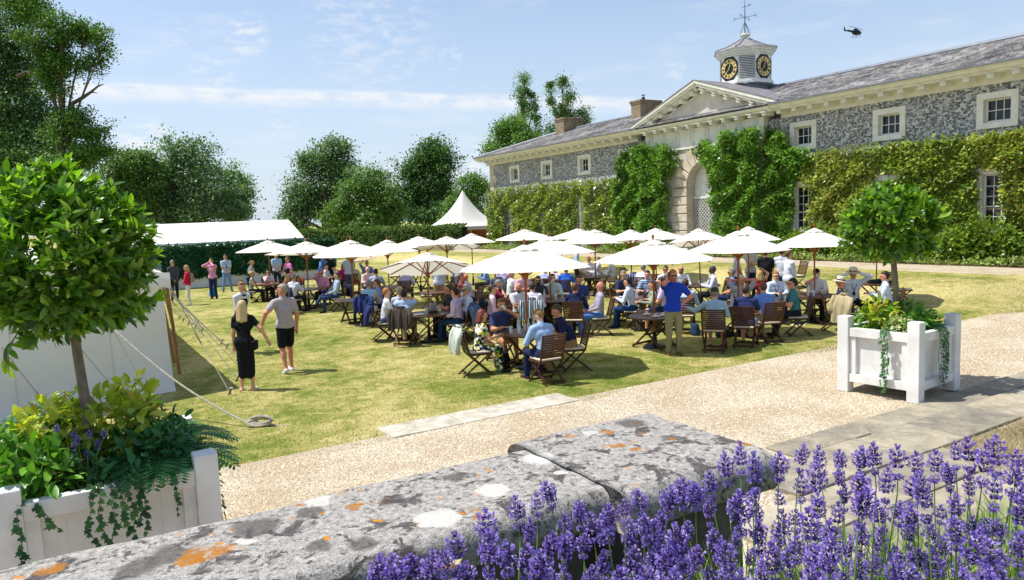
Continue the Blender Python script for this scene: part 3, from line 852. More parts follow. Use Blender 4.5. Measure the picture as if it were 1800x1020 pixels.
    for i in range(6):
        yb0 = oy - rA + .03 + i * (2 * rA - .06) / 6; wv = (2 * rA - .06) / 6 - .014; ym = yb0 + wv / 2
        zt = zs + math.sqrt(max(0.02, (rA - .04) ** 2 - max(abs(yb0 - oy), abs(yb0 + wv - oy)) ** 2)) if max(abs(yb0 - oy), abs(yb0 + wv - oy)) < rA - .05 else zs
        obj('board', MB().box((xp + .505, ym, (3.75 + zt) / 2), (0.025, wv, zt - 3.75)), M_WPAINT, gate)
    obj('rail', MB().box((xp + .47, oy, 3.66), (0.12, 2 * rA - .02, 0.14)), M_WPAINT, gate)
    lat = MB(); sp = 0.205; yL, yR, zA, zB_ = oy - rA + .02, oy + rA - .02, .62, 3.58
    for sgn in (1, -1):
        c = -8
        k0, k1 = (yL - zB_, yR - zA) if sgn > 0 else (yL + zA, yR + zB_)
        c = k0
        while c < k1:
            # line y = c + sgn*z clipped to the rectangle
            za, zb = (max(zA, yL - c), min(zB_, yR - c)) if sgn > 0 else (max(zA, c - yR), min(zB_, c - yL))
            if zb - za > 0.05: lat.bar((xp + .48 + .012 * sgn, c + sgn * za, za), (xp + .48 + .012 * sgn, c + sgn * zb, zb), 0.02, 0.105, (1, 0, 0))
            c += sp
    obj('lattice', lat, M_WPAINT, gate, kind='stuff')
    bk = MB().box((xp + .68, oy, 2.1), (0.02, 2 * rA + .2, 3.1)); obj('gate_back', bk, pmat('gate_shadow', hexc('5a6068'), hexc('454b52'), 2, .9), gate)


build_house()


def build_clock_tower():
    cx, cy = 31.7, 27.5; kz = .86
    root = thing('clock_tower', 'white octagonal clock turret with black and gold dials above the stable gateway', 'clock tower', (cx, cy, 9.4 * (1 - kz))); root.scale = (.88, .88, kz)
    base = MB().box((0, 0, 8.72), (2.3, 2.5, 1.3)); base.box((0, 0, 9.40), (2.5, 2.7, 0.1)); obj('base', base, M_LEAD, root, bevel=0.02)

    def octo(r, cham):                            # square of half width r with cut corners
        k = r - cham
        return [(-r, -k), (-k, -r), (k, -r), (r, -k), (r, k), (k, r), (-k, r), (-r, k)]
    H = 1.36; ch = 0.74
    dr = MB()
    for (r, z0, z1) in ((H + .16, 9.45, 9.58), (H + .08, 9.58, 9.70), (H, 9.70, 11.12), (H + .06, 11.12, 11.22), (H + .16, 11.22, 11.36), (H + .28, 11.36, 11.46), (H + .34, 11.46, 11.52)): dr.prism(octo(r, ch + (r - H) * .59), z0, z1)
    obj('drum', dr, M_WPAINT, root, bevel=0.008)
    # concave lead roof
    rf = MB(); prof = [(H + .37, 11.52), (H + .30, 11.60), (1.12, 11.78), (0.72, 12.0), (0.38, 12.2), (0.2, 12.32)]; rings = []
    for r, z in prof: rings.append([(x, y, z) for x, y in octo(r, ch * r / H)])
    P = np.array(rings); V = P.reshape(-1, 3); n = 8
    F = [(i * n + j, i * n + (j + 1) % n, (i + 1) * n + (j + 1) % n, (i + 1) * n + j) for i in range(len(prof) - 1) for j in range(n)] + [tuple(5 * n + j for j in range(n))]
    rf.add(V, F); obj('roof', rf, pmat('roof_lead', hexc('6d6c70'), hexc('98948f'), 3, 0.6, 0.1, 20), root)
    hips = MB()
    for j in range(8): hips.tube(P[:, j, :] + np.array([0, 0, .015]), 0.035, 5)
    obj('hip_roll', hips, M_LEAD, root)
    fin = MB().lathe([(0.2, 12.28), (0.16, 12.36), (0.17, 12.42), (0.30, 12.50), (0.32, 12.56), (0.24, 12.60), (0.24, 12.63), (0.1, 12.66)], 16); obj('finial', fin, M_WPAINT, root)
    wv = MB(); wv.tube([(0, 0, 12.6), (0, 0, 13.2), (0, 0, 14.0), (0, 0, 14.65)], [0.035, 0.03, 0.022, 0.012], 6)
    for k in range(8):
        a = k * PI / 4; wv.tube([(0.3 * math.cos(a), 0.3 * math.sin(a), 12.62), (0.2 * math.cos(a), 0.2 * math.sin(a), 12.9), (0.05 * math.cos(a), 0.05 * math.sin(a), 13.25)], 0.012, 4)
    vane = obj('weathervane', wv, M_IRON, root)
    for a in (0.35, 0.35 + PI / 2):
        d = np.array([math.cos(a), math.sin(a), 0]); p = np.array([0, 0, 13.62]); m = MB().tube([p - d * .62, p + d * .62], 0.013, 4)
        for s in (-1, 1):
            q = p + d * .62 * s; m.tube([q + (0, 0, -.09), q + (0, 0, .09)], 0.012, 4); m.tube([q + (0, 0, .09), q + d * .10 * s + (0, 0, .03), q + d * .02 * s + (0, 0, 0), q + d * .11 * s + (0, 0, -.09)], 0.010, 4)
        obj('vane_arm', m, M_IRON, vane)
    ar = MB().tube([(-.05, .2, 14.25), (.05, -.25, 14.25)], 0.014, 4); ar.add([(.03, -.25, 14.25), (.06, -.25, 14.36), (.09, -.42, 14.27)], [(0, 1, 2), (2, 1, 0)]); obj('vane_arrow', ar, M_IRON, vane)
    # louvres on the cut corners
    for a in (PI * 1.25, PI * 0.75, PI * 1.75):
        d = np.array([math.cos(a), math.sin(a)]); t = np.array([-d[1], d[0]]); dist = (2 * H - ch) / math.sqrt(2); R = np.array([[d[0], t[0], 0], [d[1], t[1], 0], [0, 0, 1]])
        w = ch * math.sqrt(2) - .14; p = d * (dist + .0)
        bk = MB().box((p[0], p[1], 10.42), (0.03, w, 1.30), R); lv = obj('louvre', bk, pmat('louvre_gap', hexc('5d626b'), None, 3), root)
        for i in range(13):
            z = 9.83 + i * 0.098; tilt = math.radians(38); Rt = R @ np.array([[math.cos(tilt), 0, math.sin(tilt)], [0, 1, 0], [-math.sin(tilt), 0, math.cos(tilt)]])
            obj('slat', MB().box((p[0] + d[0] * .03, p[1] + d[1] * .03, z), (0.10, w, 0.014), Rt), M_WPAINT, lv)
    # dials on the straight faces
    for (ax, s) in ((0, -1), (1, -1)):
        nrm = np.zeros(3); nrm[ax] = s; right = np.cross((0, 0, 1.0), nrm); up = np.array([0, 0, 1.0]); c0 = nrm * (H + .012) + up * 10.42
        M = np.stack([right, up, nrm], 1)
        T = lambda pts: np.asarray(pts, float) @ M.T + c0

        def plate(pts, z, th=0.02):
            n_ = len(pts); V_ = [(x, y, z) for x, y in pts] + [(x, y, z + th) for x, y in pts]
            return T(V_), [tuple(range(n_)), tuple(range(2 * n_ - 1, n_ - 1, -1))] + [(i, n_ + i, n_ + (i + 1) % n_, (i + 1) % n_) for i in range(n_)]

        def ring(r0, r1, z, n_=40):
            V_ = []; F_ = []
            for i in range(n_):
                t = 2 * PI * i / n_; V_ += [(r0 * math.cos(t), r0 * math.sin(t), z), (r1 * math.cos(t), r1 * math.sin(t), z)]
            for i in range(n_): j = (i + 1) % n_; F_.append((2 * i, 2 * i + 1, 2 * j + 1, 2 * j))
            return T(V_), F_
        ow, oh = 0.645, 0.70
        pl = [(ow * math.copysign(a, sx), oh * math.copysign(b, sy)) for a, b, sx, sy in ((1, .42, 1, -1), (1, .42, 1, 1), (.42, 1, 1, 1), (.42, 1, -1, 1), (1, .42, -1, 1), (1, .42, -1, -1), (.42, 1, -1, -1), (.42, 1, 1, -1))]
        dial = obj('clock_face', MB().add(*plate(pl, 0.0, 0.03)), M_CLOCK, root)
        obj('chapter_ring', MB().add(*ring(0.33, 0.575, 0.036)), M_GOLD, dial)
        num = MB()
        roman = ['XII', 'I', 'II', 'III', 'IIII', 'V', 'VI', 'VII', 'VIII', 'IX', 'X', 'XI']
        for hh, txt in enumerate(roman):
            t = PI / 2 - hh * PI / 6; rad = np.array([math.cos(t), math.sin(t)]); tan = np.array([math.sin(t), -math.cos(t)])
            adv = {'I': .036, 'V': .062, 'X': .062}; wtot = sum(adv[c] for c in txt); u = -wtot / 2

            def stroke(u0, v0, u1, v1, wd=0.016):
                wd *= 1.75; a = rad * (0.452 + v0) + tan * u0; b = rad * (0.452 + v1) + tan * u1; dd = b - a; dd /= np.linalg.norm(dd); nn = np.array([-dd[1], dd[0]]) * wd / 2
                q = [a - nn, b - nn, b + nn, a + nn]; num.add(T([(p[0], p[1], 0.041) for p in q]), [(0, 1, 2, 3)])
            for c in txt:
                w = adv[c]
                if c == 'I': stroke(u + w / 2, -.085, u + w / 2, .085)
                if c == 'V': stroke(u + w / 2, -.085, u + .008, .085); stroke(u + w / 2, -.085, u + w - .008, .085, .009)
                if c == 'X': stroke(u + .006, -.085, u + w - .006, .085, .018); stroke(u + w - .006, -.085, u + .006, .085, .009)
                u += w
        obj('numerals', num, M_CLOCK, dial)
        hm, hh = math.radians(90 - 37 * 6), math.radians(90 - (12 + 37 / 60) * 30)   # 12:37
        for nm, t, L, wd, zz in (('minute_hand', hm, 0.50, 0.036, .05), ('hour_hand', hh, 0.33, 0.055, .046)):
            r_ = np.array([math.cos(t), math.sin(t)]); q = np.array([-r_[1], r_[0]])
            pts = [-r_ * .08 - q * wd * .4, r_ * L * .6 - q * wd * .5, r_ * L, r_ * L * .6 + q * wd * .5, -r_ * .08 + q * wd * .4]
            obj(nm, MB().add(T([(p[0], p[1], zz) for p in pts]), [(0, 1, 2, 3, 4)]), M_GOLD, dial)


build_clock_tower()


def build_climbers():
    cols_y = [hexc('869e3e'), hexc('64862e'), hexc('a8b450'), hexc('4a6e26'), hexc('b8bc60'), hexc('729436')]
    m_green = leafmat('climber_bright', [hexc('557f2a'), hexc('6f9a38'), hexc('44701f'), hexc('8bb04c'), hexc('618c2e')], 0.35, 0.38)
    m_yell = leafmat('magnolia_leaf', cols_y, 0.28, 0.32, 0.5)
    m_rust = leafmat('magnolia_rust', [hexc('9cb048'), hexc('b0b452'), hexc('769238'), hexc('a89c4e'), hexc('628434'), hexc('c6c86c'), hexc('8aa844')], 0.28, 0.34, 0.5)
    m_wood = pmat('climber_wood', hexc('8a7a66'), hexc('5e5142'), 6, 0.9, 0.3, 30)
    specs = [
        ('magnolia with yellow green leaves trained over the flint beside the pagoda tent', m_yell, [(857, 338), (905, 331), (960, 324), (1010, 320), (1056, 318), (1092, 316), (1092, 430), (1070, 430), (1028, 430), (1028, 350), (1014, 345), (1014, 430), (957, 430), (955, 375), (949, 375), (949, 430), (900, 430), (899, 365), (888, 362), (886, 430), (858, 430)], 15000, 0.23, 0.45, (892, 954, 1000)),
        ('tall bright green creeper on the flint immediately left of the arched gateway', m_green, [(1086, 318), (1092, 275), (1110, 262), (1140, 255), (1165, 260), (1190, 256), (1200, 275), (1199, 295), (1182, 315), (1188, 350), (1180, 380), (1190, 425), (1086, 430)], 17000, 0.20, 0.75, (1120, 1150)),
        ('tall bright green creeper reaching up over the right side of the arched gateway', m_green, [(1232, 268), (1240, 250), (1258, 250), (1270, 262), (1285, 236), (1315, 232), (1345, 227), (1385, 234), (1391, 262), (1424, 266), (1430, 285), (1408, 300), (1396, 330), (1392, 440), (1262, 440), (1266, 380), (1258, 345), (1262, 310), (1252, 290)], 24000, 0.19, 0.8, (1310, 1345)),
        ('rusty leaved magnolia on the flint between the gateway creeper and the clipped bay tree', m_rust, [(1412, 288), (1440, 268), (1490, 265), (1540, 262), (1540, 300), (1532, 318), (1536, 330), (1520, 450), (1425, 452), (1424, 400), (1428, 330), (1410, 312)], 9500, 0.21, 0.5, (1480,)),
        ('magnolia with cream edged leaves behind the clipped bay tree in the white planter', m_yell, [(1536, 262), (1585, 254), (1640, 249), (1700, 243), (1716, 262), (1712, 300), (1714, 330), (1716, 392), (1690, 430), (1660, 452), (1530, 452), (1536, 335), (1585, 318), (1588, 300), (1545, 295)], 14500, 0.22, 0.5, (1590, 1625, 1660)),
        ('rusty leaved magnolia on the flint at the far right of the stable front', m_rust, [(1712, 244), (1760, 238), (1830, 228), (1860, 225), (1860, 420), (1772, 415), (1770, 330), (1772, 295), (1745, 288), (1718, 288)], 9500, 0.22, 0.5, (1800,)),
    ]
    for label, m, poly, n, size, dep, stems in specs:
        Q = np.array([on_x(px, py, XF - 0.2)[1:] for px, py in poly])
        lo, hi = Q.min(0), Q.max(0); pts = np.zeros((0, 2))
        while len(pts) < n:
            c = lo + (hi - lo) * rng.random((n * 2, 2)); inside = np.zeros(len(c), bool); j = len(Q) - 1
            for i in range(len(Q)):
                a, b = Q[i], Q[j]
                cond = ((a[1] > c[:, 1]) != (b[1] > c[:, 1])) & (c[:, 0] < (b[0] - a[0]) * (c[:, 1] - a[1]) / (b[1] - a[1] + 1e-9) + a[0]); inside ^= cond; j = i
            pts = np.concatenate([pts, c[inside]])
        pts = pts[:n] + 0.10 * rng.normal(size=(n, 2))
        # clumped depth: lumps stand out from the wall
        lump = 0.5 + 0.5 * np.sin(pts[:, 0] * 3.1 + 2 * np.sin(pts[:, 1] * 1.7)) * np.sin(pts[:, 1] * 2.9 + 1.3 * np.sin(pts[:, 0] * 1.3))
        d = dep * (0.15 + 0.85 * lump) * (0.25 + 0.75 * rng.random(n)) + 0.06
        pts2 = pts[:, 1] < ZB
        P = np.stack([np.where((pts[:, 0] > 23.7) & (pts[:, 0] < 32.0), 28.56, XF) - d, pts[:, 0], np.maximum(pts[:, 1], ZB)], 1)
        ax = rand_unit(n) + np.array([-0.9, 0, -0.15]); nr = rand_unit(n) * 0.8 + np.array([-0.5, 0.1, 0.9])
        sz = size * (0.55 + 0.75 * rng.random(n))
        V, F = leaf_quads(P, ax, nr, sz, sz * 0.52)
        root = thing('climbing_plant', label, 'climber', (XF - .1, float(Q[:, 0].mean()), ZB))
        inv = -np.array([XF - .1, float(Q[:, 0].mean()), ZB])
        obj('foliage', fastmesh('foliage', V + inv, F), m, root)
        st = MB()
        for px in stems:
            y0 = on_x(px, 450, XF - .2)[1]; zt = float(Q[:, 1].max()) - 0.5
            p = [(XF - .16 + .05 * math.sin(k), y0 + 0.18 * math.sin(k * 1.9 + px), ZB + (zt - ZB) * k / 7) for k in range(8)]
            st.tube(np.array(p) + inv, np.linspace(0.10, 0.02, 8), 6)
            for k in range(2, 7):
                for s in (-1, 1):
                    q = np.array(p[k]); e = q + (0.02, s * random.uniform(.6, 1.4), random.uniform(.1, .5)); st.tube(np.array([q, (q + e) / 2 + (0, 0, .1), e]) + inv, [0.03, 0.02, 0.008], 5)
        obj('stem', st, m_wood, root)
    # shrubs in the bed along the foot of the wall
    m_sh = leafmat('bed_shrub', [hexc('7f9c30'), hexc('557a22'), hexc('98ad45'), hexc('6a8a2a')], 0.3, 0.4)
    for label, px, w, h, n in (('leafy green shrub under the right hand ground floor window', 1690, 3.2, 1.7, 5200), ('low green shrub below the window beside the gateway creeper', 1415, 1.8, 1.5, 2200), ('dark leafy shrub at the wall behind the bay tree trunk', 1530, 2.4, 1.2, 2600),
                               ('low leafy shrub at the wall behind the umbrella tops near the gateway', 1095, 2.2, .9, 1500)):
        y0 = on_x(px, 450, XF - .7)[1]
        bl = [(XF - .6 + random.uniform(-.15, .1), y0 + random.uniform(-w / 2, w / 2), ZB + h * random.uniform(.25, .62), .5, w * .3, h * .42) for _ in range(7)]
        P, d = blob_points(bl, n, 0.4); V, F = leaf_quads(P, d + rand_unit(n) * .9, rand_unit(n) * .7 + np.array([-.3, .1, 1.0]), 0.2 * (0.6 + .7 * rng.random(n)), 0.1)
        r = thing('wall_shrub', label, 'shrub', (XF - .6, y0, ZB), group='shrubs at the foot of the stable wall'); inv = -np.array([XF - .6, y0, ZB])
        obj('foliage', fastmesh('foliage', V + inv, F), m_sh, r)
        st = MB()
        for _ in range(4):
            e = np.array([random.uniform(-.2, .1), random.uniform(-w / 3, w / 3), h * .5]); st.tube([(0, e[1] * .2, 0), e * .6, e], [.03, .02, .01], 5)
        obj('stem', st, m_wood, r)
    n = 14000; y = 4 + 46 * rng.random(n); x = 27.25 + 1.1 * rng.random(n) ** 1.2; z = ZB + 0.08 + 0.32 * rng.random(n) * (0.6 + 0.4 * np.sin(y * 2.1 + np.sin(y * .7) * 2))
    P = np.stack([x, y, z], 1); V, F = leaf_quads(P, rand_unit(n) + np.array([-.3, 0, .5]), rand_unit(n) * .6 + np.array([0, 0, 1]), 0.13 * (0.6 + .7 * rng.random(n)), 0.065)
    obj('ground_cover', fastmesh('ground_cover', V, F), leafmat('edging_leaf', [hexc('8fa548'), hexc('6b8a34'), hexc('aeb96a'), hexc('54782a'), hexc('c9cf98')], 0.3, 0.5), kind='stuff')


build_climbers()
# ================================================================ TREES, HEDGE, TENTS
M_BARK = pmat('bark', hexc('6f6252'), hexc('463d33'), 5, 0.95, 0.5, 25, stretch=(1, 1, 0.3))
M_TREE_D = leafmat('leaf_dark', [hexc('44663a'), hexc('5a7c46'), hexc('385a32'), hexc('72965a'), hexc('507240')], 0.36, 0.5, 0.3)
M_TREE_M = leafmat('leaf_mid', [hexc('587c3e'), hexc('6e944c'), hexc('486a36'), hexc('86a85a'), hexc('628644')], 0.3, 0.5, 0.3)
M_TREE_A = leafmat('leaf_airy', [hexc('446a28'), hexc('587f32'), hexc('365a22'), hexc('6c923c'), hexc('4a722a')], 0.3, 0.5, 0.3)
M_TREE_L = leafmat('leaf_light', [hexc('587f34'), hexc('6f9642'), hexc('486e30'), hexc('83a750'), hexc('62893c')], 0.28, 0.5, 0.3)
M_TREE_B = leafmat('leaf_blue', [hexc('5a7a54'), hexc('729264'), hexc('4a6a46'), hexc('8caa80'), hexc('64845c')], 0.36, 0.5, 0.35)


def tree(label, px, depth, blobs_px, n, size, m, trunk_r=0.35, group=None, base_py=None, stray=0.1, limbs=True, name='tree', shell=0.5):
    """blobs_px: (px, py, rx_px, ry_px) seen in the picture; depth in metres gives each crown lobe its real place and size"""
    b0 = D(px, 420, depth); base = np.array([b0[0], b0[1], 0.0]); mpp = depth / FPX
    B = []
    for bl in blobs_px:
        qx, qy, rx, ry = bl[:4]; dd = depth + (bl[4] if len(bl) > 4 else random.uniform(-1, 1) * rx * mpp * 0.5)
        c = D(qx, qy, dd); B.append((c[0], c[1], c[2], rx * mpp * 1.14, rx * mpp * 1.08, ry * mpp * 1.12))
    B = np.array(B); sub = []
    for b in B:                                     # lobes break up into smaller boughs of uneven reach
        sub.append((*b[:3], *(b[3:] * .62)))
        for dv in rand_unit(8): sub.append((*(b[:3] + dv * b[3:] * random.uniform(.45, .72)), *(b[3:] * random.uniform(.18, .40) * np.array([1, 1, .8]))))
        for dv in rand_unit(5): sub.append((*(b[:3] + dv * b[3:] * random.uniform(.85, 1.08)), *(b[3:] * random.uniform(.08, .17))))
    n = int(n * 4.0); size *= .47; P, d = blob_points(np.array(sub), n, shell)
    # sprays of twigs: gather leaves towards random twig ends
    k = max(40, n // 32); cen = P[rng.choice(n, k, replace=False)]; idx = rng.integers(0, k, n); tgt = cen[idx] + rng.normal(size=(n, 3)) * size * 1.6 * np.array([1.25, 1.25, .8])
    mixm = (rng.random(n) < 0.88)[:, None]; P = np.where(mixm, tgt, P)
    out = P - B[:, :3].mean(0); out /= np.linalg.norm(out, axis=1)[:, None] + 1e-9
    ax = rand_unit(n) + out * 0.7 + np.array([0, 0, -0.2]); nr = rand_unit(n) * 0.75 + out * 0.4 + np.array([0, 0, 0.8])
    s = size * (0.55 + 0.9 * rng.random(n)); keep = P[:, 2] > 0.3
    V, F = leaf_quads((P - base)[keep], ax[keep], nr[keep], s[keep], s[keep] * 0.6)
    r = thing(name, label, 'tree', tuple(base), group=group)
    obj('crown', fastmesh('crown', V, F), m, r)
    t = MB(); top = B[:, :3].mean(0) - base; top[2] = max(top[2], 2.5)
    zt = (B[:, 2] + B[:, 5] * 0.6).max()
    sp = [np.array([0, 0, -.2]), np.array([top[0] * .2, top[1] * .2, zt * .3]), np.array([top[0] * .6, top[1] * .6, zt * .6]), np.array([top[0], top[1], zt * .92])]
    t.tube(sp, [trunk_r * 1.25, trunk_r, trunk_r * .6, trunk_r * .12], 8)
    if limbs:
        for b in B:
            e = b[:3] - base; a = np.array([top[0] * .5, top[1] * .5, min(e[2] * .55, zt * .55)]); mid = (a + e) / 2 + np.array([0, 0, .3])
            t.tube([a, mid, e], [trunk_r * .45, trunk_r * .25, trunk_r * .06], 6)
            for _ in range(3):
                q = e + rand_unit(1)[0] * b[3:] * .75; t.tube([e * .7 + mid * .3, (e + q) / 2, q], [trunk_r * .16, trunk_r * .09, trunk_r * .03], 5)
    obj('trunk', t, M_BARK, r)
    return r


def build_trees():
    tree('tall dense dark beech at the edge of the lawn above the near clipped bay tree', 20, 64, [(15, 40, 75, 70), (-40, 110, 90, 80), (40, 130, 50, 60), (-10, 200, 80, 70), (30, 255, 95, 55), (80, 285, 80, 50), (-60, 280, 80, 80), (-60, 20, 70, 60), (60, 210, 60, 50)], 15000, 0.52, M_TREE_D, 0.55, shell=0.35)
    tree('airy beech with a bare dead limb standing in front of the dense dark tree', 104, 58, [(105, 45, 45, 32), (150, 60, 40, 30), (80, 80, 42, 30), (185, 78, 22, 24), (115, 115, 46, 30), (165, 110, 26, 20), (95, 150, 26, 34), (140, 215, 38, 30), (160, 235, 26, 20), (110, 235, 40, 30), (150, 272, 38, 22), (165, 262, 26, 16), (120, 285, 50, 20), (60, 20, 40, 22), (30, 0, 40, 20)], 11000, 0.40, M_TREE_A, 0.3, shell=0.3)
    # its dead limb
    tree('broad grey green oak rising behind the white marquee roof', 300, 78, [(300, 255, 26, 24), (345, 270, 34, 34), (330, 310, 62, 48), (270, 320, 62, 48), (360, 345, 52, 46), (250, 355, 60, 40), (390, 372, 40, 30), (300, 370, 70, 40)], 9500, 0.62, M_TREE_B, 0.6)
    tree('round yellowish green tree left of the oak behind the marquee', 225, 74, [(215, 285, 34, 28), (245, 300, 40, 32), (205, 330, 46, 40), (240, 350, 40, 30)], 4600, 0.55, M_TREE_M, 0.4)
    tree('small round tree at the right foot of the oak behind the marquee', 425, 84, [(414, 318, 24, 24), (420, 345, 22, 32), (410, 370, 28, 26)], 2600, 0.55, M_TREE_M, 0.3)
    tree('tall narrow topped oak left of the pair in the middle of the skyline', 575, 82, [(578, 268, 32, 26), (560, 300, 44, 34), (600, 310, 34, 30), (530, 345, 40, 36), (575, 350, 50, 36), (520, 385, 36, 26), (610, 375, 40, 30), (598, 262, 18, 18)], 8600, 0.62, M_TREE_B, 0.5)
    tree('bushy mid green tree low between the two dark skyline oaks', 655, 78, [(650, 318, 40, 30), (672, 345, 38, 34), (630, 350, 42, 36), (600, 375, 36, 26), (655, 380, 52, 28), (690, 375, 26, 26)], 6400, 0.55, M_TREE_M, 0.4)
    tree('tall dome shaped dark oak right of the skyline gap above the pagoda tent', 755, 84, [(752, 268, 34, 26), (735, 295, 34, 32), (775, 296, 30, 32), (755, 325, 48, 38), (728, 350, 26, 36), (785, 352, 22, 38), (755, 372, 48, 32)], 9000, 0.6, M_TREE_D, 0.5)
    tree('light green maple beside the left end of the stable block', 828, 74, [(825, 325, 24, 18), (835, 345, 26, 20), (812, 352, 20, 18), (850, 330, 18, 16), (800, 375, 26, 20), (830, 375, 26, 24)], 3000, 0.45, M_TREE_L, 0.2)
    tree('thin poplar with mistletoe balls behind the left stable roof', 928, 84, [(922, 135, 10, 12), (918, 162, 16, 20), (938, 176, 9, 16), (925, 192, 18, 18), (908, 218, 16, 16), (945, 212, 9, 16), (930, 240, 26, 20), (895, 235, 22, 18), (870, 262, 22, 14)], 2300, 0.42, M_TREE_L, 0.35, shell=0.3)
    tree('leafier poplar with mistletoe balls right of the thin poplar behind the stable roof', 985, 86, [(989, 146, 14, 12), (967, 158, 9, 14), (1000, 172, 14, 16), (988, 195, 20, 20), (1002, 215, 18, 18), (968, 225, 10, 18), (1025, 195, 12, 14), (1030, 212, 12, 12), (1005, 240, 30, 18)], 2900, 0.42, M_TREE_M, 0.35, shell=0.3)
    tree('bright green sycamore low behind the left corner of the stable roof', 900, 76, [(905, 222, 30, 20), (885, 245, 30, 22), (925, 250, 34, 22), (870, 265, 24, 16), (905, 272, 40, 18)], 3600, 0.5, M_TREE_L, 0.3)
    # mistletoe: round clumps hung in the poplars
    for i, (px, py, r, dd) in enumerate(((934, 167, 7, 83), (918, 182, 8, 83), (940, 190, 8, 83), (967, 150, 7, 85), (990, 142, 8, 85), (968, 178, 9, 85), (941, 207, 8, 83), (925, 160, 5, 83))):
        c = D(px, py, dd - .5); n = 260; rr = r * dd / FPX; P = c + rand_unit(n) * rr * rng.random((n, 1)) ** .5
        V, F = leaf_quads(P - c, rand_unit(n), rand_unit(n), 0.25, 0.14)
        where = ('fourth highest in the thin poplar', 'in the left limb of the thin poplar', 'halfway up the thin poplar', 'high in the left stem of the leafier poplar', 'highest in the leafier poplar', 'lower in the left stem of the leafier poplar', 'lowest in the thin poplar', 'highest in the thin poplar')[i]
        obj('mistletoe', fastmesh('mistletoe', V, F), M_TREE_D, None, 'round mistletoe ball ' + where, 'mistletoe', 'mistletoe balls in the poplars', loc=tuple(c))


def dead_limb():
    t = [o for o in COL.objects if o.get('label', '').startswith('airy beech')][0]; b = np.array(t.location)
    m = MB(); P = [D(x, y, 58) - b for x, y in ((126, 200), (128, 182), (145, 172), (160, 162), (172, 152), (182, 148))]; m.tube(P, [.2, .17, .14, .10, .07, .03], 6)
    m.tube([P[3], D(172, 164, 58) - b], [.06, .02], 5); m.tube([P[4], D(176, 140, 57.8) - b], [.04, .015], 5)
    P = [D(x, y, 58) - b for x, y in ((30, 135), (45, 128), (62, 130), (80, 138), (100, 140))]; m.tube(P, [.15, .13, .11, .10, .08], 7)
    obj('dead_limb', m, M_BARK, t)


build_trees(); dead_limb()


def hedge(label, a, b, h, w, m, leaf, n, name='hedge', cat='hedge'):
    a, b = np.array(a, float), np.array(b, float); d = b - a; L = np.linalg.norm(d); d /= L; q = np.array([d[1], -d[0]])
    r = thing(name, label, cat, (a[0], a[1], 0)); core = MB()
    # leafy skin on a twiggy core
    u = rng.random(n) * L; f = rng.random(n); top = f < w / (w + h); z = np.where(top, h, h * rng.random(n)); s = np.where(top, (rng.random(n) - .5) * w, w / 2)
    lump = 0.05 * np.sin(u * 1.7) + 0.04 * np.sin(u * 3.9 + z * 2)
    P = np.stack([d[0] * u + q[0] * (s + lump), d[1] * u + q[1] * (s + lump), z + lump], 1) + rng.normal(size=(n, 3)) * 0.035
    out = np.where(top[:, None], np.array([0, 0, 1.0]), np.array([q[0], q[1], 0.25])); ax = rand_unit(n) + out * .4; nr = rand_unit(n) * .7 + out + np.array([0, 0, .4])
    V, F = leaf_quads(P, ax, nr, leaf * (.6 + .8 * rng.random(n)), leaf * .55)
    obj('foliage', fastmesh('foliage', V, F), m, r)
    R = np.array([[d[0], -d[1], 0], [d[1], d[0], 0], [0, 0, 1]])
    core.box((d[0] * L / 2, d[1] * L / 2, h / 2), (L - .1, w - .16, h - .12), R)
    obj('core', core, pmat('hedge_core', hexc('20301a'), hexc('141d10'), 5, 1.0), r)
    return r


def build_hedges():
    a = D(470, 420, 66); b = D(816, 400, 57.5); h = float(D(660, 403, 61)[2])
    hedge('long clipped dark green yew hedge between the marquee and the pagoda tent', a[:2], b[:2], h, 1.3, leafmat('yew', [hexc('607c38'), hexc('4c6a2e'), hexc('728c44'), hexc('3e5a28')], .25, .6, .2), .22, 14000)
    # ivy covered screen in front of the marquee: panels
    m = leafmat('ivy_screen', [hexc('28542f'), hexc('376a3e'), hexc('1f4527'), hexc('477a48'), hexc('2c5c34')], .15, .38, .45)
    y = 40.6; xs = [on_y(px, 470, y)[0] for px in (215, 262, 302, 340, 369, 396, 430, 465, 500, 535, 566, 590)]
    desc = ('second', 'third', 'fourth', 'fifth', 'sixth', 'seventh', 'eighth', 'ninth', 'tenth')
    r = thing('ivy_screen', 'dark green ivy covered screen along the front of the white marquee', 'screen', (0, y, 0))
    for i, (x0, x1) in enumerate(zip(xs, xs[1:])):
        n = 1500; w = x1 - x0 - .05; P = np.stack([x0 + w * rng.random(n), -.02 - .13 * rng.random(n), .62 + 1.62 * rng.random(n) + rng.normal(size=n) * .03], 1)
        V, F = leaf_quads(P, rand_unit(n) + np.array([0, -.5, -.5]), rand_unit(n) * .6 + np.array([0, -.7, .6]), .16 * (.6 + .8 * rng.random(n)), .12)
        p = obj('ivy_panel', fastmesh('ivy_panel', V, F), m, r)
        obj('panel_board', MB().box(((x0 + x1) / 2, .04, 1.43), (w, .06, 1.66)), pmat('screen_board', hexc('24382a'), hexc('18261c'), 4, .9), p)
    sk = MB()
    for x0, x1 in zip(xs, xs[1:]): sk.box(((x0 + x1) / 2, -.02, .31), (x1 - x0 - .012, .05, .62))
    for i, (x0, x1) in enumerate(zip(xs, xs[1:])): obj('skirting_board', MB().box(((x0 + x1) / 2, -.04, .31), (x1 - x0 - .012, .05, .62)), M_WPAINT, r)


build_hedges()


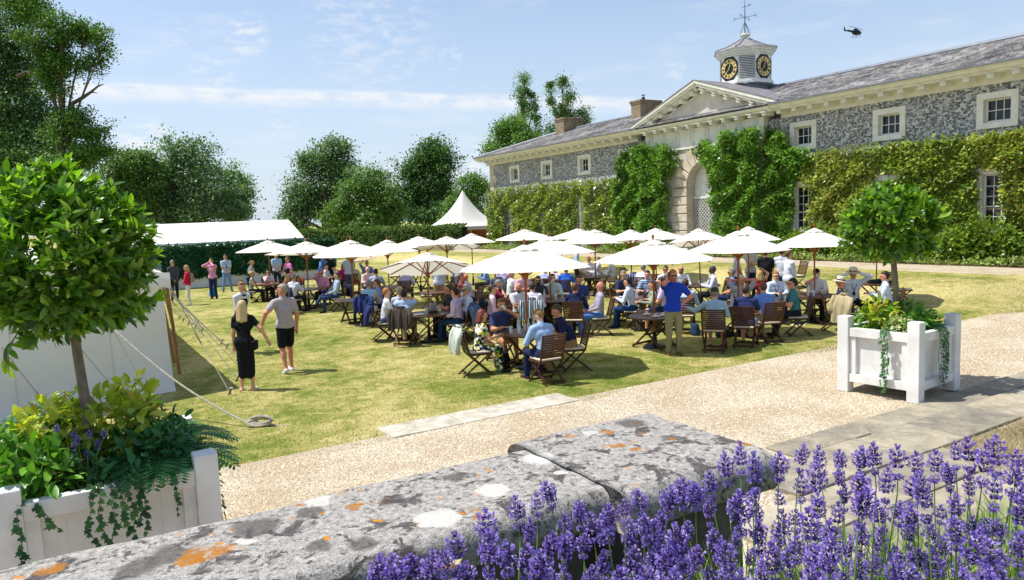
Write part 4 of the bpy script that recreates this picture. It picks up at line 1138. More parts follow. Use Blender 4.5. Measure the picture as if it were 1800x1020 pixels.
def canvas_mat(name, c, trans=0.25):
    m, nt, b, o = newmat(name); v = ocoord(nt); n = texnoise(nt, v, 1.2, 5, .6)
    col = ramp(nt, n, [(.3, tuple(x * .93 for x in c)), (.7, c)]); nt.links.new(col, b.inputs['Base Color']); b.inputs['Roughness'].default_value = .75; b.inputs['Specular IOR Level'].default_value = .2
    bump(nt, fmath(nt, 'ADD', texnoise(nt, v, 2.5, 3), fmath(nt, 'MULTIPLY', texnoise(nt, v, 160, 2), .15)), b, .25, .03)
    t = nt.nodes.new('ShaderNodeBsdfTranslucent'); nt.links.new(col, t.inputs['Color']); mx = nt.nodes.new('ShaderNodeMixShader'); mx.inputs[0].default_value = trans
    nt.links.new(b.outputs[0], mx.inputs[1]); nt.links.new(t.outputs[0], mx.inputs[2]); nt.links.new(mx.outputs[0], o.inputs['Surface']); MATS[name] = m; return m


M_CANVAS = canvas_mat('tent_canvas', hexc('e9e7e2'), .22)
M_PVC = canvas_mat('marquee_cloth', hexc('f2efe9'), .2)
M_ROPE = pmat('rope', hexc('c9c2b2'), hexc('8f8878'), 30, .9, .6, 200)
M_POLE = pmat('varnished_pole', hexc('a97a4c'), hexc('855c38'), 5, .5, .1, 40, stretch=(4, 4, .6))
M_TEAK = pmat('dark_teak', hexc('5a3824'), hexc('3c2417'), 9, .55, .15, 60, island=.12, stretch=(3, 3, 3))
M_UPOLE = pmat('umbrella_pole', hexc('a2602f'), hexc('7c4622'), 6, .45, .05, 40)
M_UCLOTH = canvas_mat('umbrella_cloth', hexc('f3efe4'), .30)


def build_marquee():
    y = 41.2; xl = on_y(150, 430, y)[0]; xr = on_y(535, 420, y)[0]; ze = on_y(400, 424, y)[2]; yr = 45.6; zr = on_y(400, 390, yr)[2]; xrr = on_y(507, 387, yr)[0]
    root = thing('marquee', 'long white frame marquee with a plain pitched roof behind the ivy screen', 'marquee', (xl, y, 0)); I = -np.array([xl, y, 0])
    n = 9; xs = np.linspace(xl, xr, n)
    for a, b in zip(xs, xs[1:]):                   # roof bays with their seams
        t = np.linspace(a + .01, b - .01, 5); P = []
        for i, x in enumerate(t):
            sg = -.05 * math.sin(PI * i / 4); k = (x - xl) / (xr - xl); P.append([(x, y, ze), (x, y + 1.5, ze + (zr - ze) * .34 + sg), (x, y + 3, ze + (zr - ze) * .68 + sg), (x + (xrr - xr) * (0 if b < xr - .1 else (i / 4)), yr, zr)])
        me = MB().grid(np.array(P) + I).mesh('roof_panel', True); obj('roof_panel', me, M_PVC, root)
    g = MB(); g.add(np.array([(xr, y, ze), (xr, 2 * yr - y, ze), (xrr, yr, zr)]) + I, [(0, 1, 2)]); g.add(np.array([(xl, 2 * yr - y, ze), (xr, 2 * yr - y, ze), (xrr, yr, zr), (xl, yr, zr)]) + I, [(0, 1, 2, 3)]); obj('gable', g, M_PVC, root)
    w = MB()
    for a, b in (((xl, y, 0), (xr, y, ze)), ((xr, y, 0), (xr, 2 * yr - y, ze))): w.add(np.array([(a[0], a[1], 0), (b[0], b[1], 0), (b[0], b[1], ze - .01), (a[0], a[1], ze - .01)]) + I, [(0, 1, 2, 3)])
    obj('side_wall', w, M_PVC, root)
    v = MB(); v.box(((xl + xr) / 2 - xl, -.03, ze - .1), (xr - xl, .03, .2)); obj('valance', v, M_PVC, root)


build_marquee()


def build_pagoda():
    c = D(818, 445, 62); cx, cy = c[0], c[1]; h = 2.45; ze = float(D(818, 398, 62)[2]); za = float(D(827, 334, 62)[2])
    root = thing('pagoda_tent', 'white pointed pagoda tent with an open timber lined front beside the stable end', 'tent', (cx, cy, 0), .04)
    P = []
    for j in range(33):
        t = 2 * PI * j / 32; k = 1 / max(abs(math.cos(t)), abs(math.sin(t))); row = []
        for u in np.linspace(0, 1, 10):
            r = h * (1 - u); kk = 1 + (k - 1) * (1 - u) ** .6; zz = ze + (za - ze) * (u ** 1.75 * .75 + u * .25); row.append((r * kk * math.cos(t) + 0, r * kk * math.sin(t), zz))
        P.append(row)
    obj('roof', MB().grid(np.array(P)).mesh('roof', True), M_PVC, root)
    v = MB()
    for a, b in (((-h, -h), (h, -h)), ((h, -h), (h, h)), ((h, h), (-h, h)), ((-h, h), (-h, -h))): v.add([(a[0], a[1], ze + .01), (b[0], b[1], ze + .01), (b[0], b[1], ze - .28), (a[0], a[1], ze - .28)], [(0, 1, 2, 3)])
    obj('valance', v, pmat('valance_cloth', hexc('d9d3c4'), None, 3), root)
    for sx, sy in ((-1, -1), (1, -1), (1, 1), (-1, 1)): obj('leg', MB().tube([(sx * h, sy * h, 0), (sx * h, sy * h, ze)], .06, 8), M_WPAINT, root)
    b = MB(); b.add([(-h, h - .1, 0), (h, h - .1, 0), (h, h - .1, ze), (-h, h - .1, ze)], [(0, 1, 2, 3)]); b.add([(h - .1, -h * .2, 0), (h - .1, h, 0), (h - .1, h, ze), (h - .1, -h * .2, ze)], [(0, 1, 2, 3)]); obj('timber_lining', b, pmat('lining_wood', hexc('b3763f'), hexc('8f5a2e'), 2, .6, 0, 1, .3, stretch=(1, 1, .2)), root)
    obj('counter', MB().box((-.1, -.2, .55), (3.6, .6, 1.1)).box((-.1, -.25, 1.13), (3.8, .75, .06)), pmat('counter_wood', hexc('a06c40'), hexc('7f5230'), 4), root)
    for i, x in enumerate((1.55, 2.05)):
        f = MB()
        for a, bb in (((x - .25, 0), (x - .19, 2.05)), ((x + .19, 0), (x + .25, 2.05)), ((x - .19, 0), (x + .19, .3)), ((x - .19, 1.95), (x + .19, 2.05)), ((x - .19, 1.0), (x + .19, 1.06))): f.box(((a[0] + bb[0]) / 2, -h + .02, (a[1] + bb[1]) / 2), (bb[0] - a[0], .05, bb[1] - a[1]))
        d = obj('door', f, M_WPAINT, root); obj('pane', MB().box((x, -h + .03, 1.13), (.37, .01, 1.6)), M_GLASS, d)


build_pagoda()


def build_tent():
    """low canvas marquee at the left: end wall towards us, open long side propped by poles and guyed out"""
    root = thing('canvas_tent', 'low white canvas tent with varnished side poles at the left of the lawn', 'tent', (1.5, 15.0, 0)); I = -np.array([1.5, 15.0, 0])
    c0 = G(303, 690); far = G(318, 596)                # near right corner and far end of the open side, at grass level
    e0 = on_y(286, 484, c0[1] + .1); ze = float(e0[2])
    yb = 26.5; xl = -9.5
    # end wall: hanging folds, kicked out at the foot
    nu, nv = 70, 14; P = np.zeros((nu, nv, 3))
    for i in range(nu):
        k = i / (nu - 1); x = c0[0] + .04 - k * (c0[0] - xl); y = c0[1] - .0 - k * 2.6
        for j in range(nv):
            q = j / (nv - 1); zz = ze * (1 - q) + .02 * q; f = .07 * math.sin(x * 3.7 + .6 * math.sin(q * 3)) * q + .035 * math.sin(x * 9 + 1 + q) * q + .02 * math.sin(q * 9 + x * 2); kick = -.30 * max(0, q - .86) / .14 * 0.7
            P[i, j] = (x - (e0[0] * 0 + .05) * (1 - q), y + .12 * (1 - q) + f + kick, zz + (0 if q < 1 else 0) + .25 * k * (1 - q))
    obj('end_wall', MB().grid(P + I).mesh('end_wall', True), M_CANVAS, root)
    for i in range(6, nu - 1, 9): obj('seam', MB().tube(P[i] + I + (0, -.012, 0), .007, 4), M_CANVAS, root)
    sod = MB().grid(np.stack([P[:, -1] + (0, .02, .01), P[:, -1] + (.05, -.22, .035)], 1) + I); obj('sod_cloth', sod, pmat('soiled_canvas', hexc('cfcabd'), hexc('9c9580'), 4, .9, .3, 30), root)
    # roof: rises from the eaves to a ridge far to the left; lumpy hem with a valance
    nu, nv = 26, 14; P = np.zeros((nu, nv, 3)); yn = c0[1] - .05
    for i in range(nu):
        for j in range(nv):
            a, b = i / (nu - 1), j / (nv - 1); x = c0[0] + .10 - b * 5.5; y = yn + a * (yb - yn) - b * 1.3 * (1 - a)
            scal = .06 * abs(math.sin(a * PI * 6)) * (1 - b); P[i, j] = (x, y, ze + .03 + b * 1.0 + .05 * math.sin(b * 9) * (1 - b) - scal * .6)
    obj('roof', MB().grid(P + I).mesh('roof', True), M_CANVAS, root)
    P2 = np.zeros((nu, 4, 3))
    for i in range(nu):
        for j in range(4): P2[i, j] = P[i, 0] + np.array([.02 + .03 * math.sin(i * 1.7) * j / 3, 0, -.28 * j / 3])
    obj('valance', MB().grid(P2 + I).mesh('valance', True), M_CANVAS, root)
    P3 = np.zeros((30, 4, 3))
    for i in range(30):
        for j in range(4): k = i / 29; P3[i, j] = (c0[0] + .12 - k * 5.5, yn - .03 - k * 1.3 - .02 * j / 3, ze + .05 + k * 1.0 - .26 * j / 3 - .04 * abs(math.sin(k * 14)))
    obj('end_valance', MB().grid(P3 + I).mesh('end_valance', True), M_CANVAS, root)
    # side poles leaning out a little, in a row
    for (bx, by, tx, ty) in ((303, 683, 268, 508), (299, 640, 276, 505), (306, 655, 283, 500), (315, 662, 292, 492)):
        pass
    bases = [G(302, 684), G(316, 661), G(307, 640), G(312, 612)]; tops = ((267, 508), (291, 496), (278, 503), (284, 499))
    for k, b in enumerate(bases):
        t = on_y(*tops[k], b[1] + .02); t[2] += .12
        obj('pole', MB().tube(np.array([b + (0, 0, -.03), (b + t) / 2 + (.012, 0, 0), t]) + I, [.034, .032, .028], 8), M_POLE, root)
    obj('wooden_peg', MB().box(np.array(G(260, 716)) + (0, 0, .08) + I, (.08, .05, .2)).box(np.array(G(262, 712)) + (.05, 0, .05) + I, (.05, .12, .1)), pmat('old_wood', hexc('8a7c68'), hexc('6a5d4c'), 8), root)
    # guys to steel stakes
    st = [(314, 563), (321, 568), (330, 573), (342, 579), (354, 586), (388, 608), (397, 616), (416, 637), (419, 654), (415, 674), (401, 699)]
    label = ['farthest of the row', 'second from the far end', 'third from the far end', 'beside the rope tangle', 'just past the rope tangle',
             'level with the waiter foot', 'beside the waiter foot', 'level with a hanging hand', 'at the black dress hem', 'by the white shoes', 'alone at the tent shadow edge']
    for i, (px, py) in enumerate(st):
        p = G(px, py); s = thing('tent_stake', 'short steel tent stake, ' + label[i], 'tent stake', (p[0], p[1], 0), group='steel stakes holding the tent guys')
        a = np.array([.06, -.04, .15]); obj('shaft', MB().tube([(-.05, .03, -.06), a], .014, 6), M_IRON, s)
        obj('head', MB().lathe([(.0, 0), (.034, .005), (.034, .03), (.0, .04)], 10, a), pmat('worn_steel', hexc('d0d0cc'), hexc('a5a5a2'), 8, .5, metal=.2), s)
        yy = min(c0[1] + .4 + (len(st) - 1 - i) * 1.05, yb); top = np.array([c0[0] + .08, yy, ze]); e = p + a + (-.03, .02, -.05)
        gl = MB(); gl.tube([top, top * .5 + e * .5 + (0, 0, -.05), e], .0085, 5); gl.tube([top * .5 + e * .5 + (0, 0, -.05) + (-.02, 0, .02), top * .42 + e * .58 + (.0, .0, -.06)], .014, 5)
        o = obj('guy_rope', gl, M_ROPE, None, 'pale guy rope from the tent eaves to the stake ' + label[i], 'rope', 'guy ropes of the canvas tent')
    # rope tangle
    t = G(343, 571); m = MB(); q = [t + (.10 * math.cos(a) * (1 + .3 * math.sin(3 * a)), .13 * math.sin(a * 1.1), .05 + .04 * math.sin(a * 2.3)) for a in np.linspace(0, 20, 70)]; m.tube(q, .014, 5); obj('rope_coil', m, M_ROPE, None, 'small tangle of white rope lying by the far tent stakes', 'rope')
    # front guys of the end wall
    for lab, a, b in (('thin guy rope crossing the white canvas just right of the bay tree trunk', (195, 573, 12.2), (283, 728)), ('thin guy rope crossing the white canvas behind the bay tree trunk', (118, 585, 11.6), (240, 724)), ('thin guy rope at the extreme left of the canvas', (2, 610, 10.8), (90, 720))):
        A = D(*a); B = G(*b); obj('guy_rope', MB().tube([A, (A + B) / 2 + (0, 0, -.03), B], .0075, 5), M_ROPE, None, lab, 'rope', 'guy ropes of the canvas tent')
    # thick rope and its knot on the grass
    A = D(190, 570, 11.9); B = G(446, 756) + (0, 0, .06); pts = [A + (B - A) * t + np.array([0, 0, -.16 * math.sin(PI * t)]) for t in np.linspace(0, 1, 14)]; 
    rp = thing('thick_rope', 'thick pale rope running down from the tent to a knot on the grass', 'rope', tuple(B)); obj('rope_line', MB().tube(np.array(pts) - B, .015, 7), M_ROPE, rp)
    kn = [np.array([.17 * math.cos(a) * (1 - .02 * a) + .10, -.06 * math.cos(a) + .05 * math.sin(a * .9), .03 + .05 * math.sin(a * 1.0 + .3) + .004 * a]) for a in np.linspace(0, 17, 90)]
    obj('knot', MB().tube(kn, .021, 6), M_ROPE, rp)
    tl = [np.array([.22, -.05, .0]), np.array([.30, -.10, -.03]), np.array([.42, -.13, -.04]), np.array([.52, -.20, -.04])]; obj('loose_end', MB().tube(tl, .018, 6), M_ROPE, rp)


build_tent()
# ================================================================ UMBRELLAS, TABLES, CHAIRS
def umbrella_proto():
    root = thing('garden_umbrella', 'x', 'umbrella', group='cream garden umbrellas on wooden poles')
    R, zr, z1 = 1.40, 2.06, 2.42
    obj('pole', MB().tube([(0, 0, .03), (0, 0, 2.44)], .027, 10), M_UPOLE, root)
    b = MB().lathe([(.30, 0), (.30, .04), (.26, .06), (.06, .07), (.045, .40), (.0, .40)], 16); obj('base', b, M_IRON, root)
    # canopy: eight cloth panels, hollow between the ribs
    nA, nR = 8, 8; P = []
    for i in range(nA * 6 + 1):
        a = 2 * PI * i / (nA * 6) + PI / 8; ph = (i % 6) / 6; k = math.cos(PI / 8) / math.cos(((ph - .5) * 2) * PI / 8); row = []
        for j in range(nR):
            u = j / (nR - 1); r = .24 + (R - .24) * u; rr = r * (1 - (1 - k) * 1.0) ; sag = .05 * math.sin(PI * ph) * math.sin(PI * min(1, u * 1.05)) * (.4 + u * .6)
            row.append((rr * math.cos(a), rr * math.sin(a), z1 + (zr - z1) * (u ** 1.08) - sag))
        P.append(row)
    obj('canopy', MB().grid(np.array(P)).mesh('canopy', False), M_UCLOTH, root)
    P = []
    for i in range(nA * 4 + 1):
        a = 2 * PI * i / (nA * 4) + PI / 8; ph = (i % 4) / 4; k = math.cos(PI / 8) / math.cos((ph - .5) * 2 * PI / 8); row = []
        for j, (r, z) in enumerate(((.03, 2.52), (.12, 2.492), (.22, 2.452), (.31, 2.415 + .03 * math.sin(PI * ph)), (.315, 2.395 + .03 * math.sin(PI * ph)))): row.append((r * k * math.cos(a), r * k * math.sin(a), z))
        P.append(row)
    obj('vent_cap', MB().grid(np.array(P)).mesh('vent_cap', False), M_UCLOTH, root)
    obj('finial', MB().lathe([(.022, 2.52), (.022, 2.56), (.035, 2.585), (.03, 2.62), (.0, 2.64)], 10), M_UPOLE, root)
    obj('runner', MB().lathe([(.045, 1.83), (.06, 1.85), (.06, 1.95), (.045, 1.97)], 12), M_UPOLE, root)
    for i in range(8):
        a = 2 * PI * i / 8 + PI / 8; c, s = math.cos(a), math.sin(a); q = lambda r, z: np.array([r * c, r * s, z])
        rb = obj('rib', MB().bar(q(.05, 2.43), q(R - .03, zr - .018), .022, .028), M_UPOLE, root)
        obj('strut', MB().bar(q(.05, 1.90), q(.62, z1 + (zr - z1) * .33 - .035), .018, .024), M_UPOLE, rb)
    note_kids(root); return root


def seat_pad_mat(): return pmat('seat_pad', hexc('d6cab2'), hexc('bcae94'), 8, .9, .1, 60)


def chair_proto(detail):
    root = thing('folding_chair', 'x', 'chair', group='slatted wooden folding chairs')
    W = .23
    for s in (-1, 1):
        obj('back_frame', MB().tube([(s * W, -.33, .95), (s * W, -.27, .72), (s * W, -.20, .45), (s * W, .02, .24), (s * W, .27, 0)], .019, 6), M_TEAK, root)
        obj('leg', MB().bar((s * (W - .045), .22, .45), (s * (W - .045), -.36, 0.012), .022, .042, (1, 0, 0)), M_TEAK, root)
    for yy in (.18, -.26): obj('stretcher', MB().bar((-W, yy, .085), (W, yy, .085), .02, .04), M_TEAK, root)
    st = MB()
    for i in range(6): st.box((0, -.18 + i * .078, .455), (.44, .062, .018))
    st.bar((-.21, -.2, .44), (-.21, .23, .44), .03, .03).bar((.21, -.2, .44), (.21, .23, .44), .03, .03)
    obj('seat', st, M_TEAK, root)
    obj('seat_pad', MB().box((0, .01, .48), (.42, .42, .035)), seat_pad_mat(), root, bevel=.012 if detail else 0)
    n = 10; one = MB().box((0, 0, 0), (.44, .016, .034)).mesh('slat'); bk = MB()
    for i in range(n):
        k = i / (n - 1); z = .53 + .40 * k; y = -.225 - .10 * k - .022 * math.sin(PI * k) * 0
        if detail:
            o = obj('slat', one, M_TEAK, root, loc=(0, y, z)); o.rotation_euler = (math.radians(14), 0, 0)
        else: bk.box((0, y, z), (.44, .016, .034))
    if not detail: obj('backrest', bk, M_TEAK, root)['kind'] = 'stuff'
    note_kids(root); return root


def table_proto():
    root = thing('round_table', 'x', 'table', group='round wooden garden tables')
    t = MB()
    R = .55
    for i in range(11):                              # boards of the round top
        x0 = -R + i * .1 + .004; x1 = x0 + .092; x1 = min(x1, R - .002); m = []
        for x in np.linspace(x0, x1, 4): m.append((x, -math.sqrt(max(0, R * R - x * x))))
        for x in np.linspace(x1, x0, 4): m.append((x, math.sqrt(max(0, R * R - x * x))))
        t.prism(m, .715, .738)
    tt = np.linspace(0, 2 * PI, 41); ring = np.array([[((R + d) * math.cos(a), (R + d) * math.sin(a), z) for d, z in ((.012, .712), (.012, .741), (-.06, .741), (-.06, .712), (.012, .712))] for a in tt]); t.grid(ring)
    obj('tabletop', t, pmat('table_teak', hexc('6a4630'), hexc('4a2f20'), 7, .4, .1, 40, .5, island=.1), root)
    for s in (-1, 1):
        obj('leg', MB().bar((s * .30, -.34, .70), (s * .30, .42, .01), .026, .05, (1, 0, 0)), M_TEAK, root)
        obj('leg', MB().bar((s * .26, .34, .70), (s * .26, -.42, .01), .026, .05, (1, 0, 0)), M_TEAK, root)
    for yy, zz in ((.36, .10), (-.36, .10), (0, .36)): obj('stretcher', MB().bar((-.32, yy, zz), (.32, yy, zz), .022, .045), M_TEAK, root)
    for s in (-1, 1): obj('rail', MB().bar((s * .30, -.36, .695), (s * .30, .36, .695), .025, .04), M_TEAK, root)
    note_kids(root); return root


U0 = umbrella_proto(); T0 = table_proto(); C_NEAR = chair_proto(True); C_FAR = chair_proto(False)
USED = {}


def use(proto, loc, rz, label):
    """the first call moves the pattern itself, later ones copy it"""
    if proto.name not in USED:
        USED[proto.name] = 1; proto.location = loc; proto.rotation_euler = (0, 0, rz); proto['label'] = label; return proto
    return dup(proto, loc, rz, label)


def depth_of(p): return float((np.asarray(p) - CAM) @ CF)


# tables: px, py of the tabletop centre, label
TABLES = {
    'A': (927, 584, 0.5, 'round table crowded with empty glasses under the big umbrella nearest the camera'),
    'B': (752, 551, 1.2, 'dark round table with menu holder between the brown coat and the denim coat'),
    'C': (1150, 555, 0.2, 'round table with white coffee cups beside the man in the royal blue polo'),
    'D': (1298, 537, 0.9, 'round table hidden behind the navy backed man and the light blue backed man'),
    'E': (1432, 519, 0.1, 'round table of the man drinking in the white shirt and dark cap'),
    'F': (541, 508, 0.3, 'round table of the man on the phone in the pink check shirt'),
    'G': (622, 527, 0.0, 'empty topped pale round table left of the navy coat'),
    'H': (468, 499, 0.7, 'small table of the woman in the grey vest with the blonde bun'),
    'I': (684, 504, 0.4, 'round table between the bald man in pale pink and the man in lilac'),
    'J': (740, 480, 0.1, 'table in the shade behind the lilac shirted man'),
    'K': (768, 513, 0.8, 'small bare table next to the empty chair'),
    'L': (968, 527, 0.3, 'round table of the man in glasses drinking in the mint shirt'),
    'M': (924, 503, 0.6, 'table of the bald man in white near the blue coat'),
    'N': (1047, 486, 0.2, 'dark table with two red faced men beyond the smiling man in the blue tee'),
    'O': (1112, 524, 0.5, 'table between the man in navy check and the woman with long brown hair'),
    'P': (1148, 484, 0.0, 'table behind the navy striped coat'),
    'Q': (1233, 501, 0.6, 'table of the grey haired man with the lanyard in the white shirt'),
    'R': (1316, 491, 0.3, 'table in front of the blonde woman in red'),
    'S': (1540, 497, 0.2, 'table with black boxes behind the bay tree stem'),
}
TPOS = {}
for k, (px, py, rz, lab) in TABLES.items():
    p = place(px, py, 0.74); TPOS[k] = p; use(T0, tuple(p), rz, lab)

# umbrellas: apex px, py, half width in px, table key or depth, label
UMB = [
    (929, 420, 121, 'A', 'largest cream umbrella nearest the camera, over the table of glasses'),
    (750, 434, 87, 'B', 'cream umbrella with its wooden ribs showing, over the menu holder table'),
    (1157, 412, 108, 'C', 'big cream umbrella behind the man in the royal blue polo'),
    (1304, 397, 89, 'D', 'big cream umbrella over the man with both arms behind his head'),
    (1443, 393, 71, 'E', 'cream umbrella over the drinking man in white, left of the bay tree'),
    (537, 419, 71, 'F', 'second cream umbrella from the ivy screen end, over the man on the phone'),
    (613, 415, 70, 'G', 'third cream umbrella from the ivy screen end, over the empty topped table'),
    (470, 418, 58, 31.0, 'cream umbrella closest to the ivy screen, over the woman with the blonde bun'),
    (682, 416, 58, 'I', 'cream umbrella over the bald man in pale pink, fourth from the ivy screen end'),
    (735, 411, 64, 30.0, 'cream umbrella just behind and left of the apex of the ribbed one'),
    (783, 410, 60, 28.5, 'cream umbrella whose small dark ribs show behind the ribbed one'),
    (828, 406, 46, 33.0, 'cream umbrella with scalloped top in front of the pagoda tent'),
    (922, 399, 56, 34.0, 'cream umbrella farthest back behind the largest one'),
    (946, 409, 86, 'L', 'cream umbrella directly behind the largest one, over the drinking man in mint'),
    (1015, 401, 58, 33.0, 'half hidden cream umbrella right behind the shoulder of the largest one'),
    (1041, 398, 62, 'N', 'cream umbrella with its pole standing by the two red faced men'),
    (1109, 398, 60, 26.5, 'cream umbrella in front of the tall creeper left of the gateway'),
    (1152, 400, 58, 28.5, 'cream umbrella with its top just left of the lattice gate'),
    (1226, 394, 60, 'Q', 'cream umbrella in front of the lattice gate'),
    (1328, 392, 56, 'R', 'cream umbrella half hidden behind the one over the arms behind head man'),
    (1537, 398, 56, 'S', 'cream umbrella mostly hidden behind the right hand bay tree'),
    (609, 420, 60, 31.5, 'cream umbrella hidden behind the third one with only its pole seen'),
]
UMB.sort(key=lambda u: 0)
for i, (px, py, hw, base, lab) in enumerate(UMB):
    if isinstance(base, str): p = TPOS[base].copy()
    else:
        p = D(px, py, base); p[2] = float(tz(p[0], p[1]))
    d = depth_of(p + np.array([0, 0, 2]))
    # height so that the top meets the photograph's
    z = 2.6
    for _ in range(4): z += (proj(p + np.array([0, 0, z]))[1] - py) * d / FPX
    o = use(U0, tuple(p), random.uniform(0, PI / 4), lab)
    s = hw * d / FPX / 1.40; o.scale = (s, s, min(1.1, max(0.9, z / 2.64)))
    rz_ = o.rotation_euler[2]; tl = {750: 13, 1226: 8, 783: 8, 1109: 5, 537: 4}.get(px, random.uniform(-1, 2))     # some are tipped back so that the ribs show
    o.rotation_euler = (Matrix.Rotation(math.radians(-tl), 3, Vector((CR[0], CR[1], 0)).normalized()) @ Matrix.Rotation(rz_, 3, 'Z')).to_euler()


# glassware on the tables
def glass_material():
    m, nt, b, o = newmat('glass_clear'); b.inputs['Base Color'].default_value = (.9, .94, .95, 1); b.inputs['Roughness'].default_value = .06; b.inputs['Specular IOR Level'].default_value = .6
    t = nt.nodes.new('ShaderNodeBsdfTransparent'); t.inputs['Color'].default_value = (.93, .96, .96, 1); mx = nt.nodes.new('ShaderNodeMixShader'); mx.inputs[0].default_value = .62
    nt.links.new(b.outputs[0], mx.inputs[1]); nt.links.new(t.outputs[0], mx.inputs[2]); nt.links.new(mx.outputs[0], o.inputs['Surface']); return m


M_CLEAR = glass_material()
M_BEER = pmat('beer', hexc('c98a24'), hexc('b87618'), 4, .15, 0, 1, .5)
M_CUP = pmat('white_china', hexc('f0efec'), None, 3, .25, 0, 1, .5)


def tableware(key, items, tabname):
    p = TPOS[key]
    for i, (kind, dx, dy, where) in enumerate(items):
        z = p[2] + .742
        if kind == 'glass': o = obj('drinking_glass', MB().lathe([(.030, 0), (.036, .15), (.033, .15), (.028, .012)], 12), M_CLEAR, None, 'empty clear glass ' + where, 'glass', 'glasses on the tables')
        elif kind == 'bottle': o = obj('bottle', MB().lathe([(.036, 0), (.037, .17), (.016, .23), (.014, .29), (.017, .30)], 12), M_CLEAR, None, 'clear water bottle ' + where, 'bottle', 'bottles on the tables')
        elif kind == 'beer':
            o = thing('beer_glass', 'glass of amber beer ' + where, 'glass', group='beers on the tables'); obj('glass', MB().lathe([(.032, 0), (.042, .15), (.039, .15), (.030, .01)], 12), M_CLEAR, o); obj('beer', MB().lathe([(.028, .012), (.036, .11)], 12), M_BEER, o)
        elif kind == 'cup':
            o = thing('coffee_cup', 'white coffee cup on its saucer ' + where, 'cup', group='coffee cups'); obj('saucer', MB().lathe([(.05, 0), (.085, .014), (.08, .02), (.03, .008)], 16), M_CUP, o); obj('cup', MB().lathe([(.025, .01), (.042, .07), (.038, .07), (.02, .02)], 14), M_CUP, o)
        elif kind == 'menu':
            o = thing('menu_rack', 'wooden rack of grey menu cards ' + where, 'menu rack'); obj('rack', MB().box((0, 0, .03), (.20, .10, .06)), M_TEAK, o)
            for q in range(5): obj('menu_card', MB().box((-.075 + q * .037, 0, .13), (.012, .09, .22)), pmat('card', hexc('b9b2ab'), None, 3), o)
        elif kind == 'box': o = obj('black_box', MB().box((0, 0, .05), (.26, .18, .10)), M_IRON, None, 'small black box ' + where, 'box', 'black boxes on the table')
        elif kind == 'plate': o = obj('plate', MB().lathe([(.06, 0), (.12, .016), (.11, .018), (.03, .006)], 18), M_CUP, None, 'white plate ' + where, 'plate')
        o.location = (p[0] + dx, p[1] + dy, z)


ang = [(.30 * math.cos(a), .30 * math.sin(a)) for a in np.linspace(0, 2 * PI, 9)[:8]]
near = 'on the table of glasses nearest the camera'
tableware('A', [('glass', -.25, -.10, near + ', left of the pole'), ('glass', -.14, .10, near + ', behind the left one'), ('bottle', -.08, -.18, near + ', just before the pole'), ('glass', .05, .16, near + ', behind the pole'), ('bottle', .12, -.06, near + ', right of the pole'), ('glass', .22, .08, near + ', towards the pale blue sleeve'), ('glass', .20, -.18, near + ', front right'), ('bottle', -.02, .28, near + ', at the back edge'), ('glass', -.34, .06, near + ', at the left edge'), ('beer', .30, -.02, near)], '')
tableware('B', [('menu', .12, -.05, 'on the table between the brown and denim coats'), ('beer', -.08, -.12, 'left of the menu rack'), ('beer', .26, -.05, 'right of the menu rack'), ('plate', -.28, -.1, 'by the light blue shirted man holding his face')], '')
tableware('C', [('cup', -.12, -.18, 'nearest the left edge of the coffee table'), ('cup', .12, -.16, 'in front of the umbrella pole on the coffee table'), ('cup', -.02, .22, 'at the back of the coffee table')], '')
tableware('E', [('bottle', -.28, -.02, 'at the left of the drinking man in white'), ('glass', -.20, -.12, 'left of the pole before the drinking man'), ('glass', .02, -.2, 'in front of the drinking man'), ('beer', .32, -.08, 'at the right edge of the drinking man table')], '')
tableware('F', [('bottle', .0, .0, 'by the man on the phone in pink check'), ('beer', -.2, -.1, 'left on the table of the man on the phone'), ('glass', .2, -.1, 'near the crossed leg man in grey blue')], '')
tableware('L', [('bottle', -.2, 0, 'at the left of the drinking man in mint'), ('beer', .1, -.1, 'in front of the drinking man in mint'), ('glass', .25, .1, 'right of the beer of the man in mint')], '')
tableware('N', [('glass', -.1, 0, 'on the dark table of the red faced men'), ('bottle', .05, .1, 'on the dark table of the red faced men')], '')
tableware('O', [('bottle', -.1, -.1, 'before the man in navy check'), ('bottle', .15, 0, 'before the man in the striped tee')], '')
tableware('Q', [('glass', -.2, -.1, 'left on the table of the man with a lanyard'), ('glass', 0, .1, 'at the middle of the table of the man with a lanyard'), ('beer', .2, -.05, 'nearest the hands of the man with a lanyard')], '')
tableware('D', [('bottle', -.1, .1, 'before the man with arms behind his head'), ('glass', .15, 0, 'right of the bottle before the man with arms behind his head'), ('plate', -.28, -.1, 'beside the light blue backed man in the cap')], '')
tableware('R', [('bottle', -.1, 0, 'before the blonde woman in red')], '')
tableware('S', [('box', -.2, -.05, 'left one behind the bay tree stem'), ('box', .12, -.1, 'right one behind the bay tree stem')], '')
tableware('G', [('glass', .1, .05, 'on the empty topped pale table')], '')


